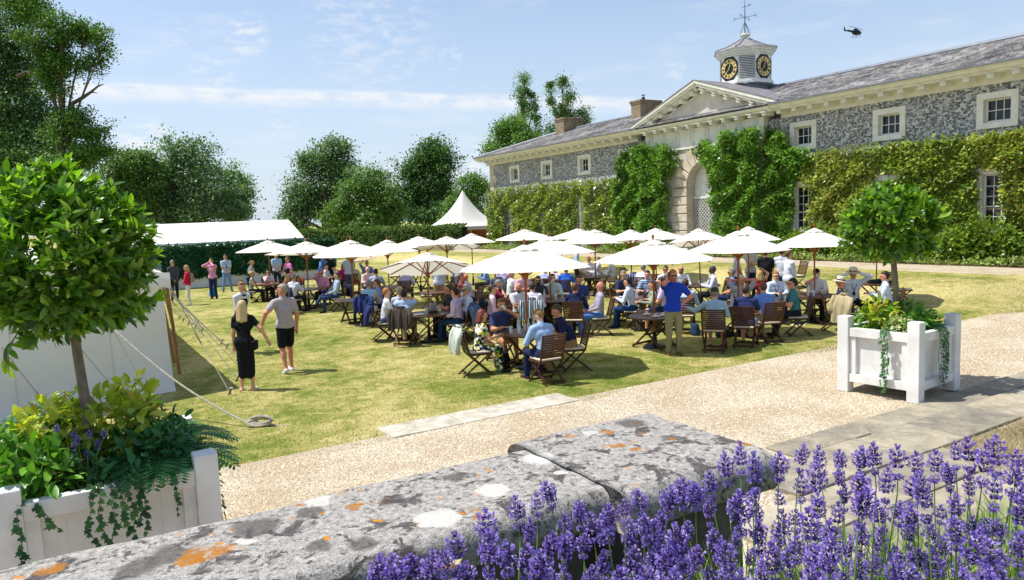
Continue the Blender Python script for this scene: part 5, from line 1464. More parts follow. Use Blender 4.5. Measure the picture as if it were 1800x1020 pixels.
def coat(x, y, z, rz, col, label, width=.50, drop=.52, cat='jacket', name='jacket', striped=None, up=0.0):
    """a jacket hung over a chair back: shoulders over the top rail, folds, two empty sleeves"""
    m = pmat('coat_' + col, hexc(col), tuple(v * .7 for v in hexc(col)), 5, .85, .2, 50)
    if striped:
        key = 'striped_' + col
        if key not in MATS:
            m2, nt, b, o_ = newmat(key); w = nt.nodes.new('ShaderNodeTexWave'); w.inputs['Scale'].default_value = 5.5; nt.links.new(ocoord(nt), w.inputs['Vector'])
            nt.links.new(ramp(nt, w.outputs['Fac'], [(.86, hexc(col)), (.93, hexc(striped))]), b.inputs['Base Color']); b.inputs['Roughness'].default_value = .85; MATS[key] = m2
        m = MATS[key]
    root = thing(name, label, cat, (x, y, z), rz, 'jackets hung on chair backs')
    nu, nv = 26, 20; P = np.zeros((nu, nv, 3)); seed = random.uniform(0, 6)
    for i in range(nu):
        u = i / (nu - 1) * 2 - 1
        for j in range(nv):
            v = j / (nv - 1)                        # 0 front hem .. top .. 1 back hem
            s = (v - .28) * (drop + .22)            # arc position along the hang
            fold = .020 * math.sin(u * 9 + seed) + .014 * math.sin(u * 17 + seed * 2)
            yy = -.335 + up * 0; zz = .97
            if s < 0: yy, zz = -.285 + .01 * math.sin(u * 7), .965 + s * .9
            elif s < .05: yy, zz = -.285 - s * 1.8, .975
            else: q = s - .05; yy, zz = -.38 - q * .10 + fold * min(1, q * 4) - .05 * math.sin(min(1, q * 3) * PI / 2), .965 - q * .98
            w = width / 2 * (1 - .10 * abs(v - .35)) * (.86 if s < 0 else 1.0 + .10 * max(0, s))
            zz -= .05 * u * u + (.02 * math.sin(u * 6 + seed) if v > .95 else 0)
            P[i, j] = (u * w, yy, zz)
    n = nu * nv; Q = P.copy(); Q[:, :, 1] += np.where(P[:, :, 1] < -.33, .022, -.0); Q[:, :, 2] -= np.where(P[:, :, 1] > -.33, .0, .0)
    obj('cloth', MB().grid(P).mesh('cloth', True), m, root)
    for s in (-1, 1):
        p = [(s * width * .46, -.36, .93), (s * width * .54, -.42, .78), (s * width * .50 + .02, -.45, .60), (s * width * .52, -.43, .44 + .05 * (s > 0))]
        obj('sleeve', MB().tube(p, [.055, .058, .052, .046], 8).mesh('sleeve', True), m, root)
    obj('collar', MB().tube([(-.11, -.30, .975), (-.05, -.37, 1.0), (.05, -.37, 1.0), (.11, -.30, .975)], .022, 6).mesh('collar', True), m, root)
    return root
# ================================================================ PEOPLE
def rot_axis(axis, a):
    return np.array(Matrix.Rotation(a, 3, axis))


def surface_nets(F, org, v, Mt):
    ins = F < 0; nx, ny, nz = F.shape
    c = [(i, j, k) for i in (0, 1) for j in (0, 1) for k in (0, 1)]
    cnt = sum(ins[i:nx - 1 + i, j:ny - 1 + j, k:nz - 1 + k].astype(np.int8) for i, j, k in c)
    act = np.argwhere((cnt > 0) & (cnt < 8)); N = len(act)
    vals = np.stack([F[act[:, 0] + i, act[:, 1] + j, act[:, 2] + k] for i, j, k in c], 1)
    acc = np.zeros((N, 3)); num = np.zeros(N); C = np.array(c, float)
    for a in range(8):
        for b in range(a + 1, 8):
            if np.abs(C[a] - C[b]).sum() != 1: continue
            fa, fb = vals[:, a], vals[:, b]; m = (fa < 0) != (fb < 0); t = np.where(m, fa / np.where(m, fa - fb, 1), 0)
            acc += np.where(m[:, None], C[a] + (C[b] - C[a]) * t[:, None], 0); num += m
    V = org + (act + acc / num[:, None]) * v
    idx = -np.ones((nx, ny, nz), np.int64); idx[act[:, 0], act[:, 1], act[:, 2]] = np.arange(N)
    mat = Mt[act[:, 0], act[:, 1], act[:, 2]]
    faces = []
    for ax in range(3):
        sl0 = [slice(1, -1)] * 3; sl1 = [slice(1, -1)] * 3; sl0[ax] = slice(0, -1); sl1[ax] = slice(1, None)
        A, B = ins[tuple(sl0)], ins[tuple(sl1)]; e = np.argwhere(A != B); off = np.ones(3, int); off[ax] = 0; e = e + off
        pos = ins[e[:, 0], e[:, 1], e[:, 2]]
        u, w = [(1, 2), (2, 0), (0, 1)][ax]; du = np.zeros(3, int); du[u] = 1; dw = np.zeros(3, int); dw[w] = 1
        g = lambda p: idx[p[:, 0], p[:, 1], p[:, 2]]
        q = np.stack([g(e - du - dw), g(e - dw), g(e), g(e - du)], 1); q[~pos] = q[~pos][:, ::-1]; faces.append(q)
    Fq = np.concatenate(faces); Fq = Fq[(Fq >= 0).all(1)]
    return V, Fq, mat[Fq[:, 2]]


class Body:
    def __init__(s, v): s.p = []; s.v = v
    def cap(s, a, b, ra, rb, mat, sq=1.0, f=None): s.p.append(('c', np.array(a, float), np.array(b, float), ra, rb, mat, sq, f)); return s
    def ell(s, c, r, mat, R=None): s.p.append(('e', np.array(c, float), np.array(r, float), R, None, mat, 1, None)); return s

    def mesh(s, k=0.018, cut=None):
        v = s.v; lo = np.full(3, 9.0); hi = -lo
        bbs = []
        for p in s.p:
            if p[0] == 'c': r = max(p[3], p[4]); l = np.minimum(p[1], p[2]) - r; h = np.maximum(p[1], p[2]) + r
            else: r = p[2].max(); l = p[1] - r; h = p[1] + r
            bbs.append((l, h)); lo = np.minimum(lo, l); hi = np.maximum(hi, h)
        lo = lo - 3 * v; n = np.ceil((hi - lo) / v).astype(int) + 4
        F = np.full(n, 0.06); Mt = np.zeros(n, np.int8); Bd = np.full(n, 9.0)
        for p, (l, h) in zip(s.p, bbs):
            i0 = np.maximum(((l - lo) / v - 3).astype(int), 0); i1 = np.minimum(((h - lo) / v + 5).astype(int), n)
            g = np.stack(np.meshgrid(*[lo[a] + np.arange(i0[a], i1[a]) * v for a in range(3)], indexing='ij'), -1)
            if p[0] == 'c':
                a, b = p[1], p[2]; ab = b - a; L2 = ab @ ab + 1e-9; t = np.clip(((g - a) @ ab) / L2, 0, 1); q = g - (a + t[..., None] * ab)
                if p[7] is not None: qf = q @ p[7]; q = q + (qf * (1 / p[6] - 1))[..., None] * p[7]
                d = np.sqrt((q * q).sum(-1)) - (p[3] + (p[4] - p[3]) * t)
                if p[6] < 1: d = d * (0.5 + 0.5 * p[6])
            else:
                q = g - p[1]
                if p[3] is not None: q = q @ p[3]
                k0 = np.sqrt(((q / p[2]) ** 2).sum(-1)); k1 = np.sqrt(((q / p[2] ** 2) ** 2).sum(-1)) + 1e-9; d = k0 * (k0 - 1) / k1
            sl = tuple(slice(a, b) for a, b in zip(i0, i1)); Fs = F[sl]; hh = np.clip(0.5 + 0.5 * (Fs - d) / k, 0, 1)
            F[sl] = Fs + (d - Fs) * hh - k * hh * (1 - hh); m = d < Bd[sl]; Bd[sl] = np.where(m, d, Bd[sl]); Mt[sl] = np.where(m, p[5], Mt[sl])
        if cut is not None:
            g = np.stack(np.meshgrid(*[lo[a] + np.arange(n[a]) * v for a in range(3)], indexing='ij'), -1); F = np.maximum(F, cut(g))
        F[0], F[-1], F[:, 0], F[:, -1], F[:, :, 0], F[:, :, -1] = [.05] * 6
        return surface_nets(F, lo, v, Mt)


SKIN = {'': 'd79f7e', 'tan': 'c58a66', 'dark': '5d3d2a', 'red': 'd38a70', 'pale': 'e2b497'}


def cloth_mat(c):
    """'hex' plain, 'check:hex:hex', 'stripe:hex:hex', 'dots:hex:hex', 'floral'"""
    key = 'cloth_' + c
    if key in MATS: return MATS[key]
    m, nt, b, o = newmat(key); v = ocoord(nt); b.inputs['Roughness'].default_value = .85; b.inputs['Specular IOR Level'].default_value = .15
    parts = c.split(':')
    if parts[0] == 'check':
        w = []
        for ax in ('X', 'Z'):
            t = nt.nodes.new('ShaderNodeTexWave'); t.bands_direction = ax; t.inputs['Scale'].default_value = 14; nt.links.new(v, t.inputs['Vector']); w.append(t.outputs['Fac'])
        col = mixc(nt, mrange(nt, fmath(nt, 'MAXIMUM', w[0], w[1]), .75, .9), hexc(parts[1]), hexc(parts[2]))
    elif parts[0] == 'stripe':
        t = nt.nodes.new('ShaderNodeTexWave'); t.bands_direction = 'Z'; t.inputs['Scale'].default_value = 5; nt.links.new(v, t.inputs['Vector']); col = mixc(nt, mrange(nt, t.outputs['Fac'], .6, .75), hexc(parts[1]), hexc(parts[2]))
    elif parts[0] == 'dots':
        q = voro(nt, v, 24, 'F1', .3); col = mixc(nt, mrange(nt, q.outputs['Distance'], .2, .3, 1, 0), hexc(parts[1]), hexc(parts[2]))
    elif parts[0] == 'floral':
        q = voro(nt, v, 19, 'F1', 1.0); sp = nt.nodes.new('ShaderNodeSeparateColor'); nt.links.new(q.outputs['Color'], sp.inputs[0])
        col = ramp(nt, sp.outputs[0], [(0, hexc('23262d')), (.28, hexc('e9e6de')), (.48, hexc('2d8a48')), (.62, hexc('d9c53a')), (.78, hexc('e9e6de')), (.9, hexc('2a2d35'))], 'CONSTANT')
    else:
        k = hexc(c); n = texnoise(nt, v, 7, 4); col = ramp(nt, n, [(.3, tuple(x * .85 for x in k)), (.7, k)])
    nt.links.new(col, b.inputs['Base Color']); bump(nt, texnoise(nt, v, 16, 4, .6, .5), b, .6, .03); MATS[key] = m; return m


def skin_mat(k): return pmat('skin_' + k, hexc(SKIN[k]), tuple(x * .86 for x in hexc(SKIN[k])), 20, .5, .05, 90, .35)


def hair_mat(h): return pmat('hair_' + h, hexc(h), tuple(x * .6 for x in hexc(h)), 60, .55, .4, 120, .35, stretch=(1, 1, .25))


M_SUNG = pmat('sunglasses_black', hexc('101114'), None, 5, .15, 0, 1, .6)
M_EYE = pmat('eye_dark', hexc('2a1d16'), None, 5, .2)
M_LIP = pmat('lips', hexc('a8605a'), None, 5, .5)


def unitv(a): a = np.asarray(a, float); return a / (np.linalg.norm(a) + 1e-9)


def ik(S_, Tg, l1, l2, hint):
    d = Tg - S_; L = np.linalg.norm(d)
    if L > (l1 + l2) * .995: Tg = S_ + d / L * (l1 + l2) * .995; d = Tg - S_; L = np.linalg.norm(d)
    u = d / L; a = (l1 * l1 - l2 * l2 + L * L) / (2 * L); h = math.sqrt(max(1e-6, l1 * l1 - a * a)); w = np.asarray(hint, float) - u * (np.asarray(hint, float) @ u)
    return S_ + u * a + unitv(w) * h, Tg


def make_person(label, stand, opts, shirt, legs, hair, depth):
    o = {}
    for t in opts.split():
        k, _, val = t.partition('='); o[k] = val or True
    fem = 'fem' in o; v = min(.030, max(.0135, depth * .00098)); near = depth < 30
    B = Body(v); SK, SH, LG, SO, HA = 0, 1, 2, 3, 4
    fat = float(o.get('fat', 0)); H = float(o.get('h', 1.68 if fem else 1.79)); sc = H / 1.78
    lean = math.radians(float(o.get('lean', 3 if stand else 8))); hz = .93 if stand else .53
    s = np.array([0, math.sin(lean), math.cos(lean)]); fw = np.array([0, math.cos(lean), -math.sin(lean)])
    Pc = np.array([0, 0, hz + .03]); Sc = Pc + s * .455; Nb = Pc + s * .50
    nod = math.radians(float(o.get('nod', 0))); turn = math.radians(float(o.get('turn', 0)))
    hd = np.array([0, math.sin(lean * .6 + nod * .5), math.cos(lean * .6 + nod * .5)]); Hc = Nb + hd * .165
    Rh = rot_axis('Z', turn) @ rot_axis('X', -(nod + lean * .3)); hp = lambda x, y, z: Hc + Rh @ np.array([x, y, z])
    sw = .155 if fem else .178 + fat * .01; wr = (.122 if fem else .142) + fat * .022
    # torso
    pw = .055 if fem else .075; pq = .098 if 'skirt' in o else .114; B.cap((-pw, 0, hz), (pw, 0, hz), pq, pq, LG, .9, np.array([0, 1.0, 0]))
    B.cap(Pc + s * .06, Pc + s * .24, wr, wr, SH, .78 + fat * .12, fw)
    B.cap(Sc - s * .13 + (-.07, 0, 0), Sc - s * .13 + (.07, 0, 0), .118, .118, SH, .80, fw)
    B.cap(Sc + (-sw + .02, 0, -.016), Sc + (sw - .02, 0, -.016), .070, .070, SH); B.cap(Sc + (-sw + .07, 0, .012), Sc + (sw - .07, 0, .012), .062, .062, SH)
    if fem: B.ell(Sc - s * .15 + fw * .085 + (-.06, 0, 0), (.055, .05, .055), SH).ell(Sc - s * .15 + fw * .085 + (.06, 0, 0), (.055, .05, .055), SH)
    if stand and 'tuck' not in o: B.cap((-.07, 0, hz + .03), (.07, 0, hz + .03), .128, .128, SH, .88, np.array([0, 1.0, 0]))
    if 'jacket' in o: B.cap((-.06, 0, hz - .08), (.06, 0, hz + .2), .15, .14, SH, .85, np.array([0, 1.0, 0]))
    B.cap(Nb - s * .03, Hc - hd * .05, .060, .056, SK); B.cap(Nb - s * .045, Nb + s * .010, .078, .066, SH)
    # head
    B.ell(hp(0, -.010, .022), (.075, .094, .100), SK, Rh); B.ell(hp(0, .022, -.052), (.056, .064, .070), SK, Rh); B.ell(hp(0, .052, -.098), (.028, .026, .026), SK, Rh)
    B.cap(hp(0, .086, .016), hp(0, .104, -.018), .012, .017, SK); B.ell(hp(0, .078, .030), (.05, .016, .014), SK, Rh)
    for q in (-1, 1): B.ell(hp(.077 * q, -.006, -.004), (.013, .026, .033), SK, Rh)
    if 'beard' in o: B.ell(hp(0, .034, -.072), (.064, .066, .060), HA, Rh)
    # arms
    sleeve = 'ls' if 'ls' in o else ('none' if 'vest' in o else 'ss'); l1, l2 = (.285, .255) if not fem else (.265, .24); hands = []
    pose = o.get('arms', 'down' if stand else 'table'); pr, _, pl = pose.partition('/'); pl = pl or pr
    for q, po in ((1, pr), (-1, pl)):
        S_ = Sc + np.array([q * sw, 0, -.015]); hint = np.array([q * .6, -.5, -.7]); hdir = None
        mouth = hp(q * .03, .155, -.075)
        if po == 'down': T = S_ + (q * .07, .03, -.52); hint = (q * .6, -1, 0)
        elif po == 'table': T = np.array([q * .13, .40, .80]) if not stand else S_ + (0, .25, -.3)
        elif po == 'lap': T = np.array([q * .10, .27, .66])
        elif po == 'front': T = np.array([q * .035, .19, hz + .0]); hint = (q * 1, -.3, 0)
        elif po == 'hip': T = np.array([q * .165, .03, hz + .11]); hint = (q * 1, -.25, .1); hdir = np.array([-q * .4, .5, -.75])
        elif po == 'phone': T = hp(q * .105, .03, -.085); hint = (q * .7, .4, -.8); hdir = Rh @ np.array([-q * .15, 0, 1.0])
        elif po == 'drink': T = mouth + (0, .05, -.01); hint = (q * .9, .1, -.6); hdir = np.array([-q * .5, -.2, .4])
        elif po == 'chin': T = hp(q * .03, .11, -.16); hint = (q * .7, .2, -.8); hdir = np.array([-q * .3, -.2, 1.0])
        elif po == 'face': T = hp(q * .05, .13, -.06); hint = (q * .8, .3, -.6); hdir = np.array([-q * .3, -.4, 1.0])
        elif po == 'brow': T = hp(q * .15, .09, .02); hint = (q * 1, .1, .1); hdir = np.array([-q * .7, .05, .5])
        elif po == 'behind': T = hp(q * .09, -.11, -.01); hint = (q * 1, .15, .1); hdir = np.array([-q * 1, -.1, .1])
        elif po == 'top': T = hp(q * .09, .0, .14); hint = (q * 1, .2, 0); hdir = np.array([-q * .8, -.2, .4])
        elif po == 'crossed': T = Sc + np.array([-q * .10, .20, -.22 - q * .02]); hint = (q * 1, -.1, -.5)
        elif po == 'knee': T = np.array([q * .12, .42, .66])
        elif po == 'reach': T = S_ + np.array([q * .42, .12, -.30]); hint = (q * .3, -1, -.3)
        elif po == 'side': T = S_ + np.array([q * .40, .25, -.12]); hint = (q * .2, -.6, -.8)
        elif po == 'hold': T = S_ + np.array([q * .26, .02, -.40]); hint = (q * .6, -.6, 0)
        elif po == 'swingf': T = S_ + np.array([q * .03, .28, -.36]); hint = (0, -1, -.2)
        elif po == 'swingb': T = S_ + np.array([q * .08, -.22, -.44]); hint = (q * .3, -1, .2)
        else: T = S_ + (q * .06, .05, -.5)
        E_, T = ik(S_, np.array(T, float), l1, l2, hint); fd = unitv(T - E_); hdv = unitv(hdir) if hdir is not None else fd
        k = .9 if fem else 1.0; mid = S_ + (E_ - S_) * (.62 if not fem else .5)
        if sleeve == 'ls':
            B.cap(S_, E_, .068 * k, .056 * k, SH); B.cap(E_, T - fd * .02, .054 * k, .041 * k, SH)
        else:
            B.cap(S_, E_, .054 * k, .046 * k, SK); B.cap(E_, T, .045 * k, .030 * k, SK)
            if sleeve == 'ss': B.cap(S_, mid, .072 * k, .066 * k, SH)
        side = unitv(np.cross(hdv, (0, 0, 1) if abs(hdv[2]) < .8 else (0, 1, 0))); pn = np.cross(side, hdv)
        B.cap(T, T + hdv * .075, .026 * k, .030 * k, SK, .55, pn); hands.append((T, hdv, side, pn, q))
    # legs
    shorts = 'shorts' in o; step = float(o.get('step', 0)); bare = shorts or 'skirt' in o; feet = []
    for q in (-1, 1):
        hip = np.array([q * .085, 0, hz - .02])
        if stand:
            st = step * q; kn = np.array([q * .10, .04 + st * .22, .49 + .03 * abs(st)]); an = np.array([q * .105, -.02 + st * (.34 if st > 0 else .42), .085 + (0 if st >= 0 else .08 * abs(st))])
            if 'kick' in o and q == int(o['kick']): kn = np.array([q * .10, .02, .50]); an = np.array([q * .12, -.36, .34])
            if 'wide' in o: kn[0] *= 1.35; an[0] *= 1.8
            fd = np.array([q * .15, 1, 0.0 if st >= 0 else -.6])
            if 'kick' in o and q == int(o['kick']): fd = np.array([0, .3, -1])
        else:
            sp = float(o.get('spread', 1)); kn = np.array([q * .13 * sp, .43, .52]); an = np.array([q * .13 * sp, .43 + float(o.get('foot', 0.03)), .085]); fd = np.array([q * .12, 1, 0])
            if 'cross' in o and q == 1: kn = np.array([-.02, .45, .60]); an = np.array([-.10, .72, .33]); fd = np.array([-.1, 1, .2])
        fd = unitv(fd); k = .92 if fem else 1.0
        if shorts:
            B.cap(hip, hip + (kn - hip) * .80, .100 * k, .090 * k, LG); B.cap(hip + (kn - hip) * .7, kn, .068 * k, .058 * k, SK); B.cap(kn, an, .056 * k, .036 * k, SK); B.cap(kn + (an - kn) * .25 + (0, -.015, 0), kn + (an - kn) * .4 + (0, -.015, 0), .055 * k, .052 * k, SK)
        elif 'skirt' in o:
            B.cap(hip, kn, .085 * k, .060 * k, LG); B.cap(kn, an, .054 * k, .034 * k, SK); B.cap(kn + (an - kn) * .25 + (0, -.012, 0), kn + (an - kn) * .4 + (0, -.012, 0), .050 * k, .048 * k, SK)
        else:
            B.cap(hip, kn, .095 * k, .070 * k, LG); B.cap(kn, an + (0, 0, .0), .066 * k, .052 * k, LG)
        heel = an + (0, 0, -.045) - fd * .03; B.cap(heel, heel + fd * .19, .042 * k, .036 * k, SO, .9, np.array([0, 0, 1.0])); B.cap(an, heel, .034, .040, SK if bare else LG)
    if 'skirt' in o and stand:
        z1 = float(o['skirt']) if o['skirt'] is not True else .5
        [B.cap((q * .052, 0, hz + .06), (q * .048, .0, z1), .112, .108, LG, .85, np.array([0, 1.0, 0])) for q in (-1, 1)]; B.cap((0, 0, hz), (0, 0, z1 + .05), .10, .10, LG, .85, np.array([0, 1.0, 0]))
    V, F, M = B.mesh()
    # one gentle smoothing pass
    nb = np.zeros_like(V); ct = np.zeros(len(V))
    for a in range(4):
        i, j = F[:, a], F[:, (a + 1) % 4]; np.add.at(nb, i, V[j]); np.add.at(ct, i, 1)
    V = V * .55 + nb / np.maximum(ct, 1)[:, None] * .45
    if near:                                      # fingers, thumbs, eyes and mouth rooted in the same mesh
        ex = MB()
        for T, d_, sd, pn, q in hands:
            curl = pn * (-1 if pn @ np.array([0, .3, 1]) > 0 else 1)
            for i in range(4):
                b = T + d_ * .088 + sd * (i - 1.5) * .017; l = (.038, .043, .040, .031)[i]
                p1 = b + unitv(d_ + curl * .35) * l; p2 = p1 + unitv(d_ * .6 + curl) * l * .8; ex.tube([b - d_ * .02, p1, p2], [.0095, .009, .007], 5)
            tb = T + d_ * .03; sg = sd * q * (1 if (sd * q) @ np.array([-q, 0, 0]) > 0 else -1)
            ex.tube([tb, tb + sg * .03 + d_ * .022, tb + sg * .042 + d_ * .055], [.013, .011, .008], 5)
        nf = len(ex.F)
        for q in (-1, 1): ex.lathe([(.0, -.006), (.008, 0), (.0, .006)], 6, hp(.031 * q, .084, .010), 5, False)
        ex.box(hp(0, .083, -.052), (.042, .012, .009), Rh, 6)
        base = len(V); V = np.concatenate([V] + ex.V)
        Fx = [[i + base for i in (f if len(f) == 4 else (*f, f[-1]) if len(f) == 3 else f)] for f in ex.F]
        quads = [f for f in Fx if len(f) == 4]; mi = [m for f, m in zip(Fx, ex.M) if len(f) == 4]
        F = np.concatenate([F, np.array(quads)]); M = np.concatenate([M, np.array(mi)])
    V = V * sc
    me = fastmesh('person', V, F, True, M)
    sk = skin_mat(o.get('skin', '') if o.get('skin', '') is not True else '')
    hm = hair_mat(hair) if hair != '-' else hair_mat('5a4632')
    shoe = cloth_mat(o.get('shoes', '2a2522'))
    p = obj('person', me, [sk, cloth_mat(shirt), cloth_mat(legs), shoe, hm, M_EYE, M_LIP], None, label, 'person', 'guests standing on the lawn' if stand else 'guests seated at the tables')
    # hair
    hv = max(v * .85, .012)
    inv = lambda g: (g - Hc) @ Rh
    style = o.get('hairs', 'short')
    if hair != '-':
        hb = Body(hv); long = 'long' in o; bun = 'bun' in o or 'tail' in o; Rr = Rh
        if 'fringe' in o: hb.ell(hp(0, -.022, .010), (.082, .096, .085), 0, Rr)
        else: hb.ell(hp(0, -.014, .030), (.084, .104, .108), 0, Rr)
        if 'curly' in o: hb.ell(hp(0, -.02, .045), (.115, .125, .12), 0, Rr)
        if 'quiff' in o: hb.ell(hp(0, .05, .105), (.055, .05, .035), 0, Rr)
        if long:
            ln = float(o['long']) if o['long'] is not True else .22
            hb.cap(hp(-.045, -.045, .0), hp(-.06, -.07, -ln), .055, .045, 0).cap(hp(.045, -.045, .0), hp(.06, -.07, -ln), .055, .045, 0).cap(hp(0, -.06, .0), hp(0, -.09, -ln), .06, .055, 0)
        if 'bun' in o: hb.ell(hp(0, -.12, .05), (.045, .045, .045), 0, Rr)
        if 'tail' in o: hb.cap(hp(0, -.11, .03), hp(0, -.16, -.14), .035, .02, 0)

        def cut(g):
            q = inv(g); x, y, z = q[..., 0], q[..., 1], q[..., 2]
            if 'fringe' in o: return np.maximum(np.maximum(z - .045, y - .02), -.07 - z)
            low = -9.0 if (long or bun or 'curly' in o) else -.085
            keep = np.minimum(.066 - z, np.maximum(y - (.012 if long or bun else .005), low - z))
            return keep
        hV, hF, _ = hb.mesh(.012, cut); obj('hair', fastmesh('hair', hV * sc, hF, True), hm, p)
    T_ = lambda mb: mb
    hat = o.get('cap') or o.get('hat')
    if 'cap' in o:
        c = Body(hv); c.ell(hp(0, -.012, .045), (.088, .108, .098), 0, Rh); c.cap(hp(-.03, .11, .052), hp(.03, .11, .052), .055, .055, 0, .22, Rh @ np.array([0, 0, 1.0]))
        hV, hF, _ = c.mesh(.01, lambda g: .036 - inv(g)[..., 2]); obj('cap', fastmesh('cap', hV * sc, hF, True), cloth_mat(o['cap']), p)
    if 'hat' in o:
        m = MB().lathe([(.10, .0), (.185, -.012), (.19, -.004), (.105, .012), (.100, .03), (.098, .09), (.085, .115), (.0, .12)], 22); V_ = np.concatenate(m.V) @ (Rh @ rot_axis('X', -.12)).T + hp(0, -.01, .062)
        h = MB().add(V_ * sc, m.F).mesh('hat', True); ho = obj('hat', h, pmat('straw_plait', hexc('ddd3ba'), hexc('c4b896'), 30, .8, .3, 120), p)
        m = MB().lathe([(.1045, .014), (.103, .045)], 22, cap=False); V_ = np.concatenate(m.V) @ (Rh @ rot_axis('X', -.12)).T + hp(0, -.01, .062); obj('hat_band', MB().add(V_ * sc, m.F), cloth_mat('1c1f2a'), ho)
    if 'sun' in o or 'specs' in o:
        g = MB()
        for q in (-1, 1): g.box(hp(.033 * q, .100, .012), (.050, .008, .034), Rh); g.box(hp(.074 * q, .045, .018), (.005, .10, .008), Rh)
        g.box(hp(0, .103, .020), (.02, .006, .008), Rh); gm = MB().add(np.concatenate(g.V) * sc, g.F)
        obj('sunglasses' if 'sun' in o else 'glasses', gm, M_SUNG, p)
    if 'lan' in o:
        c0 = Sc - s * .20 + fw * .118
        m = MB().tube(np.array([Nb + (-.06, .0, .01), Sc + fw * .098 + (-.055, 0, -.05), c0]) * sc, .007, 5).tube(np.array([Nb + (.06, .0, .01), Sc + fw * .098 + (.055, 0, -.05), c0]) * sc, .007, 5).box((c0 - s * .06) * sc, (.065, .01, .09)); obj('lanyard', m, cloth_mat('1a2140'), p)
    if 'bag' in o:                                   # shoulder bag with strap across the back
        m = MB().tube(np.array([Sc + (-.12, .02, .05), Sc + (-.05, -.115, -.12), np.array([.10, -.15, hz + .16]), np.array([.20, -.12, hz + .06])]) * sc, .009, 5); b = obj('shoulder_bag', MB().box(np.array([.22, -.10, hz - .02]) * sc, (.09, .20, .17)), cloth_mat('17181b'), p, bevel=.02); obj('strap', m, cloth_mat('17181b'), b)
    if 'pack' in o:
        obj('backpack', MB().box((Sc - s * .22 - fw * .17) * sc, (.28, .14, .36), rot_axis('X', -lean)), cloth_mat('check:8f8a80:c9674a'), p, bevel=.04)
    if 'tattoo' in o: pass
    if 'waist' in o:                                  # waistcoat front and bow tie
        m = Body(hv); m.cap(Pc + s * .08, Pc + s * .24, wr + .008, wr + .008, 0, .80, fw); m.cap(Sc - s * .13 + (-.05, 0, 0), Sc - s * .13 + (.05, 0, 0), .124, .124, 0, .82, fw)
        hV, hF, _ = m.mesh(.02); obj('waistcoat', fastmesh('waistcoat', hV * sc, hF, True), cloth_mat('22242c'), p)
        c0 = Sc + fw * .085 + s * .035; obj('bow_tie', MB().box(c0 * sc, (.09, .03, .035), rot_axis('X', -lean)), cloth_mat('17181c'), p)
    if o.get('in'):                                    # something held in the right hand
        T, d_, sd, pn, q = hands[0] if 'inl' not in o else hands[1]; c = T + d_ * .07 + pn * 0
        if o['in'] == 'phone':
            ph = obj('phone', MB().box((c + d_ * .02) * sc, (.02, .075, .15), Rh), M_IRON, None, 'black phone at the ear of the ' + label.split(' standing')[0], 'phone'); HELD.append((ph, p))
        if o['in'] == 'beer':
            b = thing('beer_glass', 'beer glass held by the ' + label.split(' seated')[0], 'glass'); tilt = rot_axis('X', math.radians(70)); m = MB().lathe([(.030, -.07), (.040, .08), (.037, .08), (.028, -.06)], 10); obj('glass', MB().add(np.concatenate(m.V) @ tilt.T + c * sc, m.F), M_CLEAR, b)
            m = MB().lathe([(.027, -.06), (.033, .02)], 10); obj('beer', MB().add(np.concatenate(m.V) @ tilt.T + c * sc, m.F), M_BEER, b); HELD.append((b, p))
    return p, Hc * sc


HELD = []
PEOPLE = []
CAMR = np.array([CR[0], CR[1], 0.0]); CAMR /= np.linalg.norm(CAMR)


def person(px, py, kind, face, shirt, legs, hair, opts, label, chair=True, coat_=None, coatname=None):
    """px, py: centre of the head in the photograph; face: 0 towards the camera, 90 to the right of the picture, 180 away, -90 left"""
    stand = kind == 'T'; h = 1.655 if stand else 1.22
    od = dict((t.partition('=')[0], t.partition('=')[2]) for t in opts.split())
    H = float(od.get('h') or (1.68 if 'fem' in od else 1.79)); ln = math.radians(float(od.get('lean') or (3 if stand else 8)))
    h = ((.96 if stand else .56) + .50 * math.cos(ln) + .165 * math.cos(ln * .6)) * H / 1.78
    q = place(px, py, h); d = depth_of(q + (0, 0, h))
    p, hc = make_person(label, stand, opts, shirt, legs, hair, d)
    c = unitv((CAM - q) * (1, 1, 0)); rgt = np.array([-c[1], c[0], 0]); rgt *= np.sign(rgt @ CAMR); a = math.radians(face)
    f = c * math.cos(a) + rgt * math.sin(a); rz = math.atan2(-f[0], f[1])
    off = np.array([-math.sin(rz) * hc[1], math.cos(rz) * hc[1], 0]); r = q - off; r[2] = float(tz(r[0], r[1]))
    p.location = tuple(r + (0, 0, .012)); p.rotation_euler = (0, 0, rz)
    for b, pp in HELD:
        if pp == p: b.location = p.location; b.rotation_euler = p.rotation_euler
    if not stand and chair:
        w = label
        co = r + np.array([math.sin(rz), -math.cos(rz), 0]) * (.02)
        use(C_NEAR if d < 19.5 else C_FAR, tuple(co), rz, 'wooden chair of the ' + w)
        if coat_:
            coat(co[0], co[1], co[2], rz, coat_, (coatname or 'dark') + ' hung behind the ' + w, striped='d8dbe0' if coatname and 'striped' in coatname else None)
    PEOPLE.append(p); return p
WH, LB, BL, NV, PK, PP, LI, RY, BK = 'dcdce0', 'a9c0e2', '5b84c8', '232d52', 'e3a2c4', 'e4c6c8', 'c6b5da', '2145b8', '191a1f'
JN, LJ, KH, DK, GY = '2d4470', '6c8fc4', 'a8905f', '23252d', '8d8d93'
BR, DB, GH, BD, GN = '4a3422', '241c17', '8b8780', 'c3a266', '6b4a2c'


